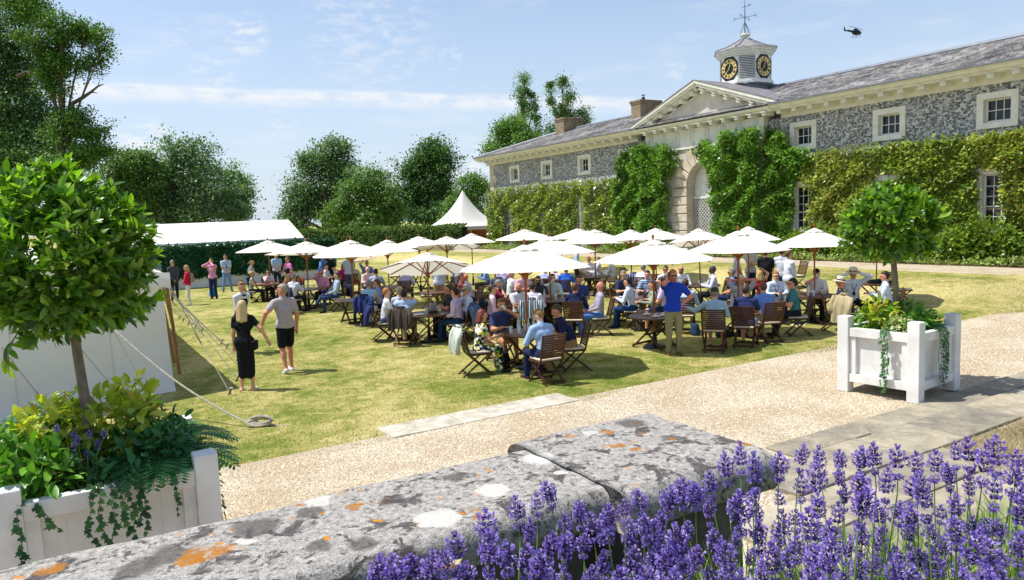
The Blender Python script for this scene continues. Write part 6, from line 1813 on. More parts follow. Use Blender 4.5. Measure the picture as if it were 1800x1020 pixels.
def build_guests():
    P = person
    # --- standing on the lawn at the left, by the tent
    P(273, 459, 'T', 20, 'check:9aa7c4:4a5a85', DK, DB, 'sun ls arms=front', 'dark haired man in sunglasses standing half hidden behind the clipped bay tree')
    P(303, 463, 'T', 15, '4a4a50', DK, GH, 'sun ls jacket arms=front', 'grey haired man in grey jacket and sunglasses standing before the screen')
    P(327, 472, 'T', -85, 'c42a4c', 'd9d6d0', BD, 'fem ls sun long=.16 pack arms=front h=1.66 shoes=6b5a4c', 'blonde woman in red jacket with patterned backpack and white trousers')
    P(371, 460, 'T', -30, 'dd9aba', '26304e', GN, 'ls arms=face/face h=1.8 shoes=4a3426', 'man in pink shirt and navy trousers covering his face with his hand')
    P(396, 453, 'T', 10, 'b9cce6', LJ, GN, 'ss lan sun arms=front wide h=1.8 shoes=5a3b2c', 'man in pale blue polo, lanyard and jeans standing with clasped hands')
    P(443, 463, 'T', 70, WH, DK, BD, 'fem ls tail waist lean=14 nod=25 arms=table tuck', 'blonde waitress with ponytail, white shirt and black waistcoat standing by the screen')
    P(485, 450, 'T', 10, LB, '24273a', BR, 'ss arms=front', 'man in pale blue short sleeved shirt standing with head behind umbrella edge')
    P(505, 457, 'T', -60, 'dd7fb8', DK, GN, 'ss arms=table sun', 'man in bright pink shirt standing behind a seated woman')
    P(567, 452, 'T', -120, BL, NV, GH, 'ls arms=hold', 'man in mid blue shirt standing at the end of the screen')
    P(581, 452, 'T', 100, BK, '4f5c78', BR, 'ss step=.6 arms=swingf/swingb', 'man in black tee and grey trousers walking past the screen end')
    P(612, 452, 'T', 170, 'check:d5d9e4:4a5578', '3a4660', DB, 'ss arms=front', 'man in white and navy checked shirt standing under the umbrella')
    # the couple and the waiter
    P(426, 541, 'T', 160, BK, BK, 'd8bc86', 'fem ss long=.24 bag skirt=.36 arms=hold/down h=1.72 shoes=e6e4e0', 'blonde woman in black dress with black shoulder bag walking hand in hand')
    P(496, 512, 'T', -158, 'b3a6a8', BK, 'a89888', 'ss skin=red arms=down/hold turn=45 shorts step=.3 h=1.86 fat=.6 shoes=ecebe8', 'cropped haired man in grey short sleeved shirt and black shorts walking hand in hand')
    P(425, 506, 'T', 40, WH, DK, 'a4743c', 'ls waist quiff arms=swingf/swingb kick=-1 lean=10 turn=-20 tuck h=1.78', 'young waiter in white shirt, waistcoat and bow tie hurrying past')
    # --- far left tables
    P(443, 483, 'S', 80, '9aa39b', DK, BD, 'fem vest bun skin=tan arms=table', 'blonde woman with bun in grey vest top seated in profile')
    P(471, 480, 'S', 5, 'e2c9cc', DK, DB, 'fem ss long=.16 sun arms=chin/table', 'dark haired woman in sunglasses and pale pink top seated')
    P(505, 478, 'S', 180, BK, DK, '1d1512', 'ls curly skin=dark arms=table', 'person with black curly hair and black top seated facing away')
    P(506, 488, 'S', 150, '8a6a58', DK, 'c79f62', 'fem ls long=.14 arms=table', 'woman with light ginger hair seated before the brown jacket')
    P(516, 489, 'S', 140, 'd6d8e0', DK, GH, 'ls arms=table', 'grey haired man in white shirt seated back to the waiter', True, '2a3142', 'navy jacket')
    P(565, 481, 'S', -15, 'check:d9a3bd:a8688f', JN, 'a8643a', 'ls sun arms=phone/table skin=red', 'man in pink checked shirt on the phone, seated')
    P(592, 486, 'S', -75, 'a3b3c6', '2a3d60', BR, 'ls arms=lap cross lean=-6', 'man in grey blue shirt seated with crossed legs', True, '20294a', 'navy jacket')
    P(573, 470, 'S', 60, 'd9dde6', JN, DB, 'ss arms=table', 'young dark haired man in white shirt seated behind the phone man')
    P(603, 469, 'S', 5, 'c42c86', DK, DB, 'fem ss long=.16 sun arms=table', 'dark haired woman in magenta top and sunglasses seated')
    P(621, 468, 'S', 170, 'c2cab0', 'c2434a', DB, 'ss shorts arms=table', 'man in pale sage tee and red shorts seated facing away')
    P(645, 464, 'S', 0, '6a80c0', DK, BR, 'ss sun arms=top/table', 'man in blue shirt and sunglasses seated with hand on his head')
    P(646, 475, 'S', 20, 'e6c3c6', DK, '-', 'ls skin=pale arms=table', 'bald older man in pale pink shirt seated')
    P(661, 479, 'S', 165, 'b4bfd2', DK, BR, 'ss arms=table', 'dark haired man in grey blue shirt seated facing away')
    P(648, 501, 'S', 160, 'a9cbe0', 'd8d6d2', GH, 'vest arms=table', 'grey haired person in pale turquoise top seated facing away', True, '1f2f66', 'blue jacket')
    P(662, 499, 'S', -100, '93a2d6', DK, GN, 'ss specs arms=chin/table', 'man in glasses and periwinkle shirt seated in profile')
    P(713, 478, 'S', 170, 'c9b9dc', '22283c', BR, 'ls arms=table', 'dark haired man in lilac shirt seated facing away', True)
    P(680, 516, 'S', 95, 'd8dae2', JN, 'b0713d', 'ss arms=table skin=pale', 'red haired man in white shirt seated in profile', True, '232c66', 'blue navy jacket')
    P(703, 513, 'S', 150, 'b5bccb', DK, 'b9a88c', 'ss arms=table', 'fair haired man seated beyond the man holding his face')
    P(710, 519, 'S', 165, LB, 'b9a886', DB, 'ss arms=face/face', 'dark haired man in pale blue shirt holding his face', True, '4a4036', 'brown jacket')
    P(788, 510, 'S', -80, '393a40', DK, BR, 'ss skin=red arms=table', 'brown haired man in charcoal tee seated in profile')
    P(799, 516, 'S', -110, 'd8bdd6', '1f3856', DB, 'ls specs arms=lap', 'dark haired man with glasses in pale pink shirt', True, '56688a', 'denim blue jacket')
    P(820, 512, 'S', -70, 'd9dce8', DK, '9a9688', 'ls cap=a7a594 sun arms=chin/table', 'man in grey cap and white shirt seated in profile', True, '24344f', 'dark blue jacket')
    P(818, 489, 'S', -110, 'cfd6ea', DK, '-', 'ls skin=red arms=table lean=16', 'bald man in white shirt leaning on the table')
    P(811, 489, 'S', 80, '8f4a48', DK, GN, 'ss skin=red arms=chin/table', 'ruddy man in maroon seated opposite the leaning bald man')
    P(770, 462, 'T', 175, 'c6cbd8', 'a88f60', BR, 'ls arms=front', 'man in khaki trousers standing with his top hidden by the ribbed umbrella')
    P(806, 471, 'S', 170, 'check:c9d2de:6a7a96', DK, BR, 'ss arms=table', 'person in pale checked shirt seated under the umbrella rim')
    P(850, 468, 'S', -80, '7f9ccc', '3a332c', BR, 'ls arms=table lean=15', 'man in mid blue shirt seated in profile under the umbrella rim')
    P(884, 474, 'S', 160, 'c8b6dd', DK, GN, 'ls arms=table', 'person in pale lilac shirt seated under the largest umbrella rim', True, '4a505c', 'charcoal jacket')
    P(899, 483, 'S', 110, 'e2e2e2', DK, '-', 'ls skin=red arms=table', 'bald man in white shirt seated with blue jacket behind', True, '2b3b86', 'bright blue jacket')
    P(919, 483, 'S', 10, 'dda9c4', DK, GN, 'ls skin=red arms=table', 'man in pink shirt seated behind the umbrella pole')
    P(877, 501, 'S', 70, '7c2f42', DK, GH, 'ss beard arms=chin/table', 'grey haired bearded man in maroon shirt seated')
    P(866, 510, 'S', 95, 'ddbcc8', DK, BR, 'ls arms=lap', 'brown haired man in rose shirt seated in profile', True)
    P(912, 506, 'S', 20, 'e0e0e2', DK, '-', 'ss skin=tan arms=crossed nod=20 beard', 'bald man in white polo seated with folded arms')
    P(946, 494, 'S', 0, '3a3c46', DK, BR, 'ss sun beard arms=table', 'bearded man in sunglasses and dark shirt seated')
    P(936, 506, 'S', 175, 'e4e0ea', '23283c', '37302c', 'ls arms=table lean=22', 'dark haired man in white shirt hunched over the table', True, '53626e', 'grey striped jacket')
    P(971, 490, 'S', 5, 'd3e2e0', DK, BR, 'ls specs arms=drink/table in=beer', 'man in glasses and mint shirt drinking')
    P(958, 474, 'S', 150, 'b9bfe0', DK, BR, 'ls arms=table', 'person in pale violet shirt seated under the umbrella rim')
    P(976, 473, 'S', 150, 'e0d3d8', DK, GN, 'ls arms=table', 'person in blush shirt seated under the umbrella rim')
    P(995, 475, 'S', 165, '2f68c8', NV, BR, 'ls arms=table', 'person in vivid blue shirt seated under the umbrella rim')
    P(1018, 493, 'S', 5, '3b4a86', LJ, BR, 'ss arms=lap skin=red', 'smiling man in blue printed tee and jeans seated')
    P(1011, 507, 'S', 170, '222c4e', DK, GN, 'ls arms=table skin=tan', 'brown haired man in navy jumper seated facing away')
    # --- the front table
    P(848, 556, 'S', 105, 'floral', 'floral', '7c3f2a', 'fem ss long=.12 arms=table/lap lean=12', 'auburn haired woman in floral dress seated', True, 'c9cfc4', 'pale grey jacket')
    P(881, 537, 'S', 25, '39426a', 'b08c5c', '6e4f33', 'ss shorts quiff arms=table/drink in=beer inl skin=tan', 'brown haired young man in navy polo drinking beer')
    P(947, 556, 'S', -150, '9fbce4', '1f2b4e', 'a07848', 'ls arms=table nod=25 turn=35 lean=14 skin=pale shoes=4c2436', 'fair haired young man in pale blue shirt looking down')
    P(979, 548, 'S', -80, '1f284a', '9a7a50', '4a3a2c', 'ss arms=table skin=red lean=24 nod=10 fat=.5', 'short haired man in navy polo leaning in')
    # --- middle right
    P(1055, 505, 'S', -80, 'a9a2b4', '4d72ac', '9a9088', 'ls fringe skin=red arms=lap lean=-4', 'cropped haired man in grey lilac jumper and jeans seated')
    P(1096, 484, 'S', 30, 'check:39445e:28304a', DK, GH, 'ss arms=table fat=.6', 'grey haired man in navy checked shirt seated')
    P(1103, 497, 'S', -105, 'cdd8ea', '23406e', DB, 'ls arms=table lean=14', 'dark haired man in pale blue shirt and jeans seated')
    P(1138, 484, 'S', -10, 'stripe:a9c0d8:39507a', DK, DB, 'ss arms=table', 'dark haired man in blue striped tee seated')
    P(1146, 503, 'S', -75, '97a093', '4a4440', '49301f', 'fem ls long=.22 arms=table', 'woman with long brown hair and sage jacket seated')
    P(1161, 497, 'S', -85, 'cbb6d2', NV, BR, 'ss sun shorts arms=table', 'man in lilac shirt, sunglasses and navy shorts seated')
    P(1173, 489, 'S', -70, 'c9c9d4', DK, GH, 'ls cap=7c7c84 arms=table', 'man in grey cap seated behind the phone man')
    P(1183, 486, 'T', 12, RY, '99906a', 'a8683c', 'ss sun beard arms=phone/hip in=phone skin=red h=1.83 shoes=7a5a3a', 'man in royal blue polo and khaki trousers standing on the phone')
    P(1170, 475, 'S', -10, 'dfdfe4', DK, BR, 'ss sun skin=red arms=table', 'man in white shirt and sunglasses seated left of the blue polo')
    P(1197, 475, 'S', 5, 'e0e0e6', DK, '8a5a3c', 'ls sun beard fringe skin=red arms=table', 'bearded balding man in sunglasses and white shirt seated')
    P(1205, 500, 'S', 175, 'check:c9d6ec:9fb4da', 'b9a683', BR, 'ls arms=table lean=16', 'person in pale blue checked shirt seated behind the blue polo')
    P(1131, 472, 'S', 160, 'd9d7e4', DK, GH, 'ls arms=table lean=26', 'person in white shirt hunched by the navy striped coat', True)
    P(1035, 457, 'S', 20, 'd9cfe2', DK, 'b05a34', 'ls sun skin=red arms=table', 'red faced ginger man in white shirt seated far back')
    P(1051, 458, 'S', -100, 'b9c2d0', DK, '7a6044', 'ls arms=table', 'brown haired man in grey shirt seated far back', True)
    P(1073, 459, 'S', -110, 'd4d6e2', 'b9a683', BR, 'ls arms=table lean=14', 'person in white shirt and beige trousers seated far back')
    P(1013, 440, 'T', 90, LB, DK, BR, 'ls arms=table', 'person in pale blue shirt standing behind the largest umbrella')
    # --- right hand tables
    P(1252, 476, 'S', -80, 'd5d8ea', DK, '4b4a4b', 'ls lan skin=dark arms=table', 'grey haired man in white shirt with lanyard seated', True, '25262c', 'black jacket')
    P(1286, 480, 'S', -90, '7187b8', NV, GH, 'ss skin=tan arms=lap specs', 'grey haired man in slate blue tee seated')
    P(1295, 446, 'T', 85, 'e0e0e6', DK, DB, 'ss arms=front skin=tan', 'dark haired man in white shirt standing behind the umbrella pole')
    P(1320, 440, 'T', 30, 'b9b9b8', '26324e', BR, 'ss arms=crossed', 'man in grey tee standing with folded arms')
    P(1346, 446, 'T', 170, BK, BK, GN, 'ss arms=front fat=.4', 'man in black racing shirt with white bands standing facing away')
    P(1374, 444, 'T', 165, 'd5d8e2', '31549a', BR, 'ls arms=pocket', 'man in white shirt and blue jeans standing facing away')
    P(1387, 449, 'T', 120, 'dadce6', 'a89a74', GN, 'ls arms=front', 'man in white shirt standing behind the man in blue jeans')
    P(1335, 483, 'S', -150, 'a8262e', DK, BD, 'fem vest long=.16 arms=top/table', 'blonde woman in red top seated facing away')
    P(1304, 494, 'S', 5, 'check:b9bcc8:7a7f92', DK, 'c9c4bc', 'ss skin=red arms=behind', 'white haired man seated with both arms behind his head')
    P(1364, 486, 'S', 15, 'cfdaf0', DK, 'a86a3a', 'ls sun lan skin=pale arms=table', 'ginger man in sunglasses and white shirt with lanyard seated')
    P(1256, 517, 'S', 175, 'a5c3d6', '7f97b8', GH, 'ls cap=3d4238 arms=table/side shorts', 'man in dark cap and pale blue shirt seated, arm stretched out')
    P(1311, 512, 'S', 170, '2c3462', '7c90c4', BR, 'ss arms=table shorts', 'dark haired man in navy tee seated facing away')
    P(1341, 507, 'S', -150, '6f93d4', '8f8464', '6a4a30', 'ss arms=table lean=16', 'brown haired man in cornflower blue shirt leaning in')
    P(1393, 500, 'S', -80, 'check:4f8a8c:2f5f66', DK, DB, 'ss sun arms=table', 'man in teal patterned shirt and sunglasses seated')
    P(1435, 482, 'S', 0, 'e4e4e6', DK, BR, 'ss cap=1b1c22 arms=drink/table in=beer skin=red', 'man in dark cap and white shirt drinking', True)
    P(1478, 499, 'S', 95, 'dots:1d2440:cfd2dc', 'dots:1d2440:cfd2dc', 'b99a6a', 'fem vest hat arms=lap skirt skin=red shoes=a83c3c', 'woman in straw hat and navy polka dot dress seated')
    P(1500, 483, 'S', 15, 'd8dade', DK, GH, 'ls hat lan skin=red arms=brow/brow', 'man in straw hat and white shirt touching his brim', True)
    P(1555, 487, 'S', -85, 'cfdcf0', DK, DB, 'ls arms=table skin=red', 'dark haired man in pale shirt seated beside the bay tree stem', True)


build_guests()


def extras():
    def lone_chair(px, py, face, label, proto=None):
        p = place(px, py, .46); c = unitv((CAM - p) * (1, 1, 0)); r = np.array([-c[1], c[0], 0]); r *= np.sign(r @ CAMR); a = math.radians(face); f = c * math.cos(a) + r * math.sin(a); rz = math.atan2(-f[0], f[1])
        use(C_FAR, tuple(p), rz, label); return p, rz
    lone_chair(752, 520, -95, 'empty slatted wooden chair with cream pad beside the small bare table')
    p, rz = lone_chair(1505, 556, 130, 'slatted wooden chair hidden under the beige coat by the straw hats'); coat(p[0], p[1], p[2], rz, 'b3a682', 'long beige coat over the chair behind the woman in the straw hat', .56, .72)
    p, rz = lone_chair(1116, 505, 175, 'slatted wooden chair under the navy striped coat'); coat(p[0], p[1], p[2], rz, '2a3562', 'navy coat with pale stripes hung near the hunched white shirt', .5, .6, striped='b9bfd2')
    p, rz = lone_chair(525, 507, 170, 'wooden chair under the brown leather jacket near the screen'); coat(p[0], p[1], p[2], rz, '7a4a30', 'brown leather jacket over a chair near the ivy screen')
    p, rz = lone_chair(694, 486, -90, 'far wooden chair under the dark coat beside the lilac shirted man'); coat(p[0], p[1], p[2], rz, '30394e', 'dark slate coat on the far chair left of the lilac shirted man')
    lone_chair(1398, 486, -60, 'empty slatted chair tilted behind the standing man in blue jeans')
    lone_chair(1582, 510, 60, 'empty slatted chair seen just right of the bay tree stem')
    lone_chair(790, 496, 60, 'empty crossed leg chair in the shade behind the ribbed umbrella')
    lone_chair(505, 512, 10, 'wooden chair with its slatted back towards the ivy screen')
    # bags and things on the grass

    def bag(px, py, col, label, size, name='bag', cat='bag', strap=True, rz=.3):
        p = G(px, py); p[2] = float(tz(p[0], p[1])); w, d, h = size; r = thing(name, label, cat, tuple(p), rz)
        P = []
        for i in range(13):
            z = i / 12; k = (1 - .35 * z ** 3) * (1 - .25 * (1 - min(1, z * 5))); P.append([(w / 2 * k * math.copysign(abs(math.cos(t)) ** .6, math.cos(t)) + .01 * math.sin(t * 3 + z * 9), d / 2 * k * math.copysign(abs(math.sin(t)) ** .6, math.sin(t)), h * z * (1 if z < 1 else .98) + .02) for t in np.linspace(0, 2 * PI, 19)])
        P.append([(0, 0, h)] * 19); obj('body', MB().grid(np.array(P)).mesh('body', True), cloth_mat(col), r)
        if strap:
            for s in (-1, 1): obj('strap', MB().tube([(-w * .28, s * d * .3, h * .9), (-w * .2, s * d * .3, h * 1.4), (w * .2, s * d * .3, h * 1.4), (w * .28, s * d * .3, h * .9)], .010, 5), cloth_mat(col), r)
        return r
    bag(884, 650, '1d2023', 'black tote bag standing on the grass by the woman in the floral dress', (.36, .22, .34))
    bag(375, 523, '1f74b4', 'bright blue backpack on the grass at the feet of the man in pink', (.30, .24, .44), 'backpack', 'backpack', False)
    bag(1274, 594, '2a3038', 'dark backpack lying on the grass behind the man in the dark cap', (.52, .34, .24), 'backpack', 'backpack', False)
    bag(1222, 592, '2b4262', 'small dark blue bag by the chair leg of the man in the dark cap', (.16, .22, .30), 'bag', 'bag', False)
    p = G(1403, 573); h = thing('straw_hat', 'white brimmed straw hat with dark band lying on the grass', 'hat', tuple(p)); obj('brim', MB().lathe([(.10, .03), (.18, .02), (.185, .028), (.10, .045)], 20), pmat('straw_plait', hexc('ddd3ba')), h); obj('crown', MB().lathe([(.105, .03), (.10, .10), (.0, .11)], 18), cloth_mat('2a2f3c'), h)
    # helicopter
    c = D(1505, 57, 170); h = thing('helicopter', 'small dark helicopter flying in the clear sky above the stable roof', 'helicopter', tuple(c), math.atan2(CR[1], CR[0]) + .35)
    k = 170 / FPX
    b = Body(.09); b.ell((0, 0, 0), (1.45, .72, .78), 0); b.ell((.75, 0, -.15), (1.0, .62, .55), 0); b.cap((-1.0, 0, .15), (-4.0, 0, .35), .34, .14, 0); b.ell((-.2, 0, .75), (.7, .3, .3), 0)
    V, F, _ = b.mesh(.12); obj('fuselage', fastmesh('fuselage', V, F, True), pmat('helicopter_paint', hexc('1a2233'), hexc('151b28'), 2, .3), h)
    obj('tail_fin', MB().prism([(-4.3, .1), (-3.8, .2), (-4.1, 1.1), (-4.5, 1.15)], -.04, .04, axes=(0, 2, 1)).box((-3.3, 0, .35), (.5, 1.5, .05)), M_IRON, h)
    obj('mast', MB().tube([(-.1, 0, .9), (-.1, 0, 1.25)], .08, 6), M_IRON, h)
    for a in (.35, .35 + PI): obj('rotor_blade', MB().bar((-.1, 0, 1.22), (-.1 + 4.2 * math.cos(a), 4.2 * math.sin(a), 1.18), .20, .03), M_IRON, h)
    obj('tail_rotor', MB().bar((-4.25, -.12, .1), (-4.25, -.12, 1.5), .1, .03), M_IRON, h)
    h.scale = (.82, .82, .82)
    for s in (-1, 1): obj('skid', MB().tube([(1.3, s * .75, -1.15), (1.0, s * .75, -1.2), (-1.2, s * .75, -1.2)], .05, 5).tube([(.5, s * .4, -.5), (.55, s * .75, -1.2)], .04, 5).tube([(-.6, s * .4, -.5), (-.65, s * .75, -1.2)], .04, 5), M_IRON, h)


extras()
# ================================================================ PLANTERS, BAY TREES, LAVENDER
def leaf_mesh(name, L, Wd, curl=.25, fold=.3, n=5):
    """one leaf: pointed oval folded along its midrib and curved"""
    V = []; F = []
    for i in range(n + 1):
        t = i / n; w = Wd / 2 * math.sin(PI * min(1, t * .92 + .06)) ** .8 * (1 if i < n else 0.02); y = L * t; z = -curl * L * t * t * .5
        V += [(-w, y, z + abs(w) * fold), (0, y, z), (w, y, z + abs(w) * fold)]
    for i in range(n):
        a = 3 * i; F += [(a, a + 1, a + 4, a + 3), (a + 1, a + 2, a + 5, a + 4)]
    return np.array(V), F


def frame(axis, normal):
    y = unitv(axis); x = unitv(np.cross(y, normal)); z = np.cross(x, y); return np.stack([x, y, z], 1)


def planter(name, label, cx, cy, rz, w, l, h, rail, skip=()):
    r = thing(name, label, 'planter', (cx, cy, 0), rz, 'white wooden planters'); p = .185
    for sx in (-1, 1):
        for sy in (-1, 1):
            b = MB().box((sx * (w / 2 - p / 2), sy * (l / 2 - p / 2), h / 2), (p, p, h)); obj('post', b, M_WPAINT, r, bevel=.012)
    for (ax, s) in ((0, -1), (0, 1), (1, -1), (1, 1)):
        ln = (l if ax == 0 else w) - 2 * p; half = (w if ax == 0 else l) / 2; R = np.eye(3) if ax == 1 else np.array([[0, -1, 0], [1, 0, 0], [0, 0, 1.0]])

        def put(c, size, nm, par, bv=.006):
            c = np.array([c[0], c[1] * s, c[2]]); c = R @ c * (1 if ax == 1 else 1); return obj(nm, MB().box(c, size, R), M_WPAINT, par, bevel=bv)
        put((0, half - .075, rail - .07), (ln, .10, .14), 'rail', r); put((0, half - .075, .24), (ln, .10, .13), 'rail', r)
        for q in (-1, 1): put((q * (ln / 2 - .05), half - .085, (rail + .165) / 2), (.10, .07, rail - .45), 'stile', r)
        nb = 6; bw = (ln - .2) / nb
        for i in range(nb): put((-(ln - .2) / 2 + bw * (i + .5), half - .125, (rail + .165) / 2), (bw - .001, .03, rail - .45), 'board', r, 0)
    obj('soil', MB().box((0, 0, rail - .16), (w - 2 * p + .1, l - 2 * p + .1, .1)), M_SOIL, r)
    return r


def bay_tree(label, base, crown, R, ntip, L, mat, trunk_r, near_n=300, flat=.97):
    """clipped bay standard: leaves in whorls at the twig tips of a globe"""
    base = np.array(base, float); crown = np.array(crown, float)
    r = thing('bay_tree', label, 'tree', tuple(base)); top = crown - base
    t = MB(); k = np.linspace(0, 1, 8); t.tube([top * a * (1, 1, 1) + np.array([.012 * math.sin(a * 7), .012 * math.cos(a * 5), 0]) for a in k], trunk_r * (1.15 - .35 * k), 10)
    for _ in range(26):
        d = rand_unit(1)[0]; d[2] = abs(d[2]) * .9 - .25; e = top + d * R * .72; m = top - (0, 0, R * .55) + (e - top) * .45; t.tube([top - (0, 0, R * .75), m, e], [trunk_r * .45, trunk_r * .25, .006], 5)
    obj('trunk', t.mesh('trunk', True), M_BARKG, r)
    d = rand_unit(ntip); rr = R * (.50 + .46 * rng.random(ntip) ** .5) * (1 + .07 * np.sin(d[:, 0] * 7 + 1) * np.sin(d[:, 1] * 6) + .06 * np.sin(d[:, 2] * 8)); d2 = d.copy()
    tip = d * rr[:, None] * np.array([1.03, 1.03, flat])
    rows = []
    for i in range(ntip):
        for q in range(rng.integers(7, 11)):
            a = rng.random() * 6.28; o = d[i] * .75 + np.array([0, 0, .28]); s1 = unitv(np.cross(o, (0.3, .2, 1))); s2 = np.cross(unitv(o), s1)
            spread = .35 + .95 * rng.random(); ax = unitv(unitv(o) * 1.0 + (s1 * math.cos(a) + s2 * math.sin(a)) * spread + rng.normal(size=3) * .12)
            nr = unitv(unitv(o) * .9 - (s1 * math.cos(a) + s2 * math.sin(a)) * .5 + np.array([0, 0, .35]) + rng.normal(size=3) * .3)
            rows.append((tip[i] - unitv(o) * rng.random() * .10 + top, ax, nr, L * (.6 + .55 * rng.random())))
    dist = np.array([np.linalg.norm(base + w[0] - CAM) - .0 for w in rows]); order = np.argsort(dist)
    Lv, Lf = leaf_mesh('leaf', 1.0, .36); one = MB().add(Lv, Lf).mesh('leaf', True); one.materials.append(mat)
    near = set(order[:int(near_n * 1.25)][rng.permutation(int(near_n * 1.25))[:near_n]].tolist())
    Va = []; n = len(Lv); Fa = []
    for i, (p, ax, nr, s) in enumerate(rows):
        Rm = frame(ax, nr)
        if i in near:
            o = obj('leaf', one, mat, r); o.matrix_local = Matrix(((*(Rm[0] * s), p[0]), (*(Rm[1] * s), p[1]), (*(Rm[2] * s), p[2]), (0, 0, 0, 1)))
        else: Va.append((Lv * s) @ Rm.T + p); Fa.append(np.array(Lf) + n * (len(Va) - 1))
    obj('leaves', fastmesh('leaves', np.concatenate(Va), np.concatenate(Fa), True), mat, r, kind='stuff')
    return r, rows


M_BARKG = pmat('bay_bark', hexc('8a7f6c'), hexc('5f5748'), 14, .9, .5, 60, stretch=(1, 1, .35))
M_BAY = leafmat('bay_leaf', [hexc('5a8a24'), hexc('72a232'), hexc('3f6a20'), hexc('8cb43e'), hexc('345a20'), hexc('64942a'), hexc('a6c450')], .46, .30, .5, (1.35, 1.35, .4))
M_IVY = leafmat('ivy_leaf', [hexc('2c5a2c'), hexc('3f7436'), hexc('23482a'), hexc('5a8c44')], .22, .4, .4)
M_FERN = leafmat('fern_leaf', [hexc('3a7240'), hexc('4c8a4a'), hexc('2e5c38'), hexc('62a058')], .32, .5, .3)
M_YEL = leafmat('golden_leaf', [hexc('a9be3a'), hexc('c8d24e'), hexc('8cae34'), hexc('dce06c'), hexc('9ab83a'), hexc('b59040')], .48, .4, .3, (1.3, 1.25, .5))
M_GRN = leafmat('fresh_leaf', [hexc('4f8a22'), hexc('6ea52e'), hexc('3a6d1c'), hexc('86b83c')], .35, .4, .4)
M_STEMG = pmat('green_stem', hexc('7fa046'), hexc('5f8236'), 10, .6)


def clump(name, label, cat, base, blobs, n, L, Wr, mat, up=.4, group=None):
    """a leafy bed plant with shaped leaves on short stems"""
    base = np.array(base, float); r = thing(name, label, cat, tuple(base), group=group); P, d = blob_points(blobs, n, .45); Lv, Lf = leaf_mesh('l', 1, Wr, .4, .25, 4); Va = []; Fa = []
    for i in range(n):
        ax = unitv(d[i] * .8 + rng.normal(size=3) * .5 + np.array([0, 0, up * .3])); nr = unitv(np.array([0, 0, 1.0]) + d[i] * .6 + rng.normal(size=3) * .3); s = L * (.55 + .8 * rng.random()); Va.append((Lv * s) @ frame(ax, nr).T + P[i]); Fa.append(np.array(Lf) + len(Lv) * i)
    obj('foliage', fastmesh('foliage', np.concatenate(Va), np.concatenate(Fa), True), mat, r); st = MB()
    for i in range(min(40, n // 8)): q = P[rng.integers(0, n)]; st.tube([(q[0] * .4, q[1] * .4, -.03), (q[0] * .8, q[1] * .8, q[2] * .6), q], [.007, .006, .003], 4)
    obj('stem', st, M_STEMG, r); return r


def fern(label, base, n, L, spread, group='ferns in the left planter'):
    base = np.array(base, float); r = thing('fern', label, 'fern', tuple(base), group=group)
    for i in range(n):
        a = 2 * PI * i / n + random.uniform(-.3, .3); hd = np.array([math.cos(a), math.sin(a), 0]); ln = L * random.uniform(.7, 1.1); pts = []
        for t in np.linspace(0, 1, 12): pts.append(hd * ln * t * spread + np.array([0, 0, ln * (.75 * t - .72 * t * t)]))
        pts = np.array(pts); V = []; F = []; side = np.array([-hd[1], hd[0], 0])
        for k in range(1, 12):
            for sub in (0, .5):
                p = pts[k] if sub == 0 else (pts[k] + pts[k - 1]) / 2; tg = unitv(pts[k] - pts[k - 1]); wl = ln * .26 * math.sin(PI * (.12 + .86 * (k - sub) / 12.2)) + .008
                for s in (-1, 1):
                    ax = unitv(side * s + tg * .45 + np.array([0, 0, -.12])); w = .016; q = len(V); V += [p, p + ax * wl * .5 + tg * w, p + ax * wl, p + ax * wl * .5 - tg * w]; F.append((q, q + 1, q + 2, q + 3))
        m = MB().add(V, F).tube(pts, np.linspace(.005, .002, 12), 4); obj('frond', m, M_FERN, r)
    return r


def ivy_leaf():
    pts = [(0, 0), (.28, -.12), (.5, .12), (.30, .30), (.34, .62), (.12, .60), (0, 1.0), (-.12, .60), (-.34, .62), (-.30, .30), (-.5, .12), (-.28, -.12)]
    V = [(x, y, .12 * abs(x) - .08 * y * y) for x, y in pts] + [(0, .35, 0)]; F = [(i, (i + 1) % 12, 12) for i in range(12)]
    return MB().add(V, F).mesh('leaf')


IVY = ivy_leaf()


def ivy(label, strands, size, out):
    """strands: lists of points hanging over the rail; leaves one by one along them"""
    b = np.array(strands[0][0], float); r = thing('trailing_ivy', label, 'ivy', tuple(b), group='ivy trailing over the planters'); st = MB()
    for s in strands:
        s = np.array(s, float) - b; st.tube(s, .0035, 4); seg = np.linalg.norm(np.diff(s, axis=0), axis=1); tot = seg.sum(); t = random.uniform(.02, .06); acc = np.concatenate([[0], np.cumsum(seg)])
        while t < tot:
            k = min(np.searchsorted(acc, t) - 1, len(seg) - 1); k = max(k, 0); p = s[k] + (s[k + 1] - s[k]) * ((t - acc[k]) / seg[k])
            sd = np.cross((0, 0, 1.0), out); ax = unitv(np.array(out) * .35 + sd * random.choice((-1, 1)) * random.uniform(.3, 1) + np.array([0, 0, random.uniform(-1.0, -.1)])); nr = unitv(np.array(out) + np.array([0, 0, .5]) + rng.normal(size=3) * .3)
            Rm = frame(ax, nr); z = size * random.uniform(.6, 1.25); p = p + np.array(out) * .015
            o = obj('leaf', IVY, M_IVY, r); o.matrix_local = Matrix(((*(Rm[0] * z), p[0]), (*(Rm[1] * z), p[1]), (*(Rm[2] * z), p[2]), (0, 0, 0, 1))); t += size * random.uniform(.55, 1.1)
    obj('stem', st, pmat('ivy_stem', hexc('5a4a36'), None, 9), r)


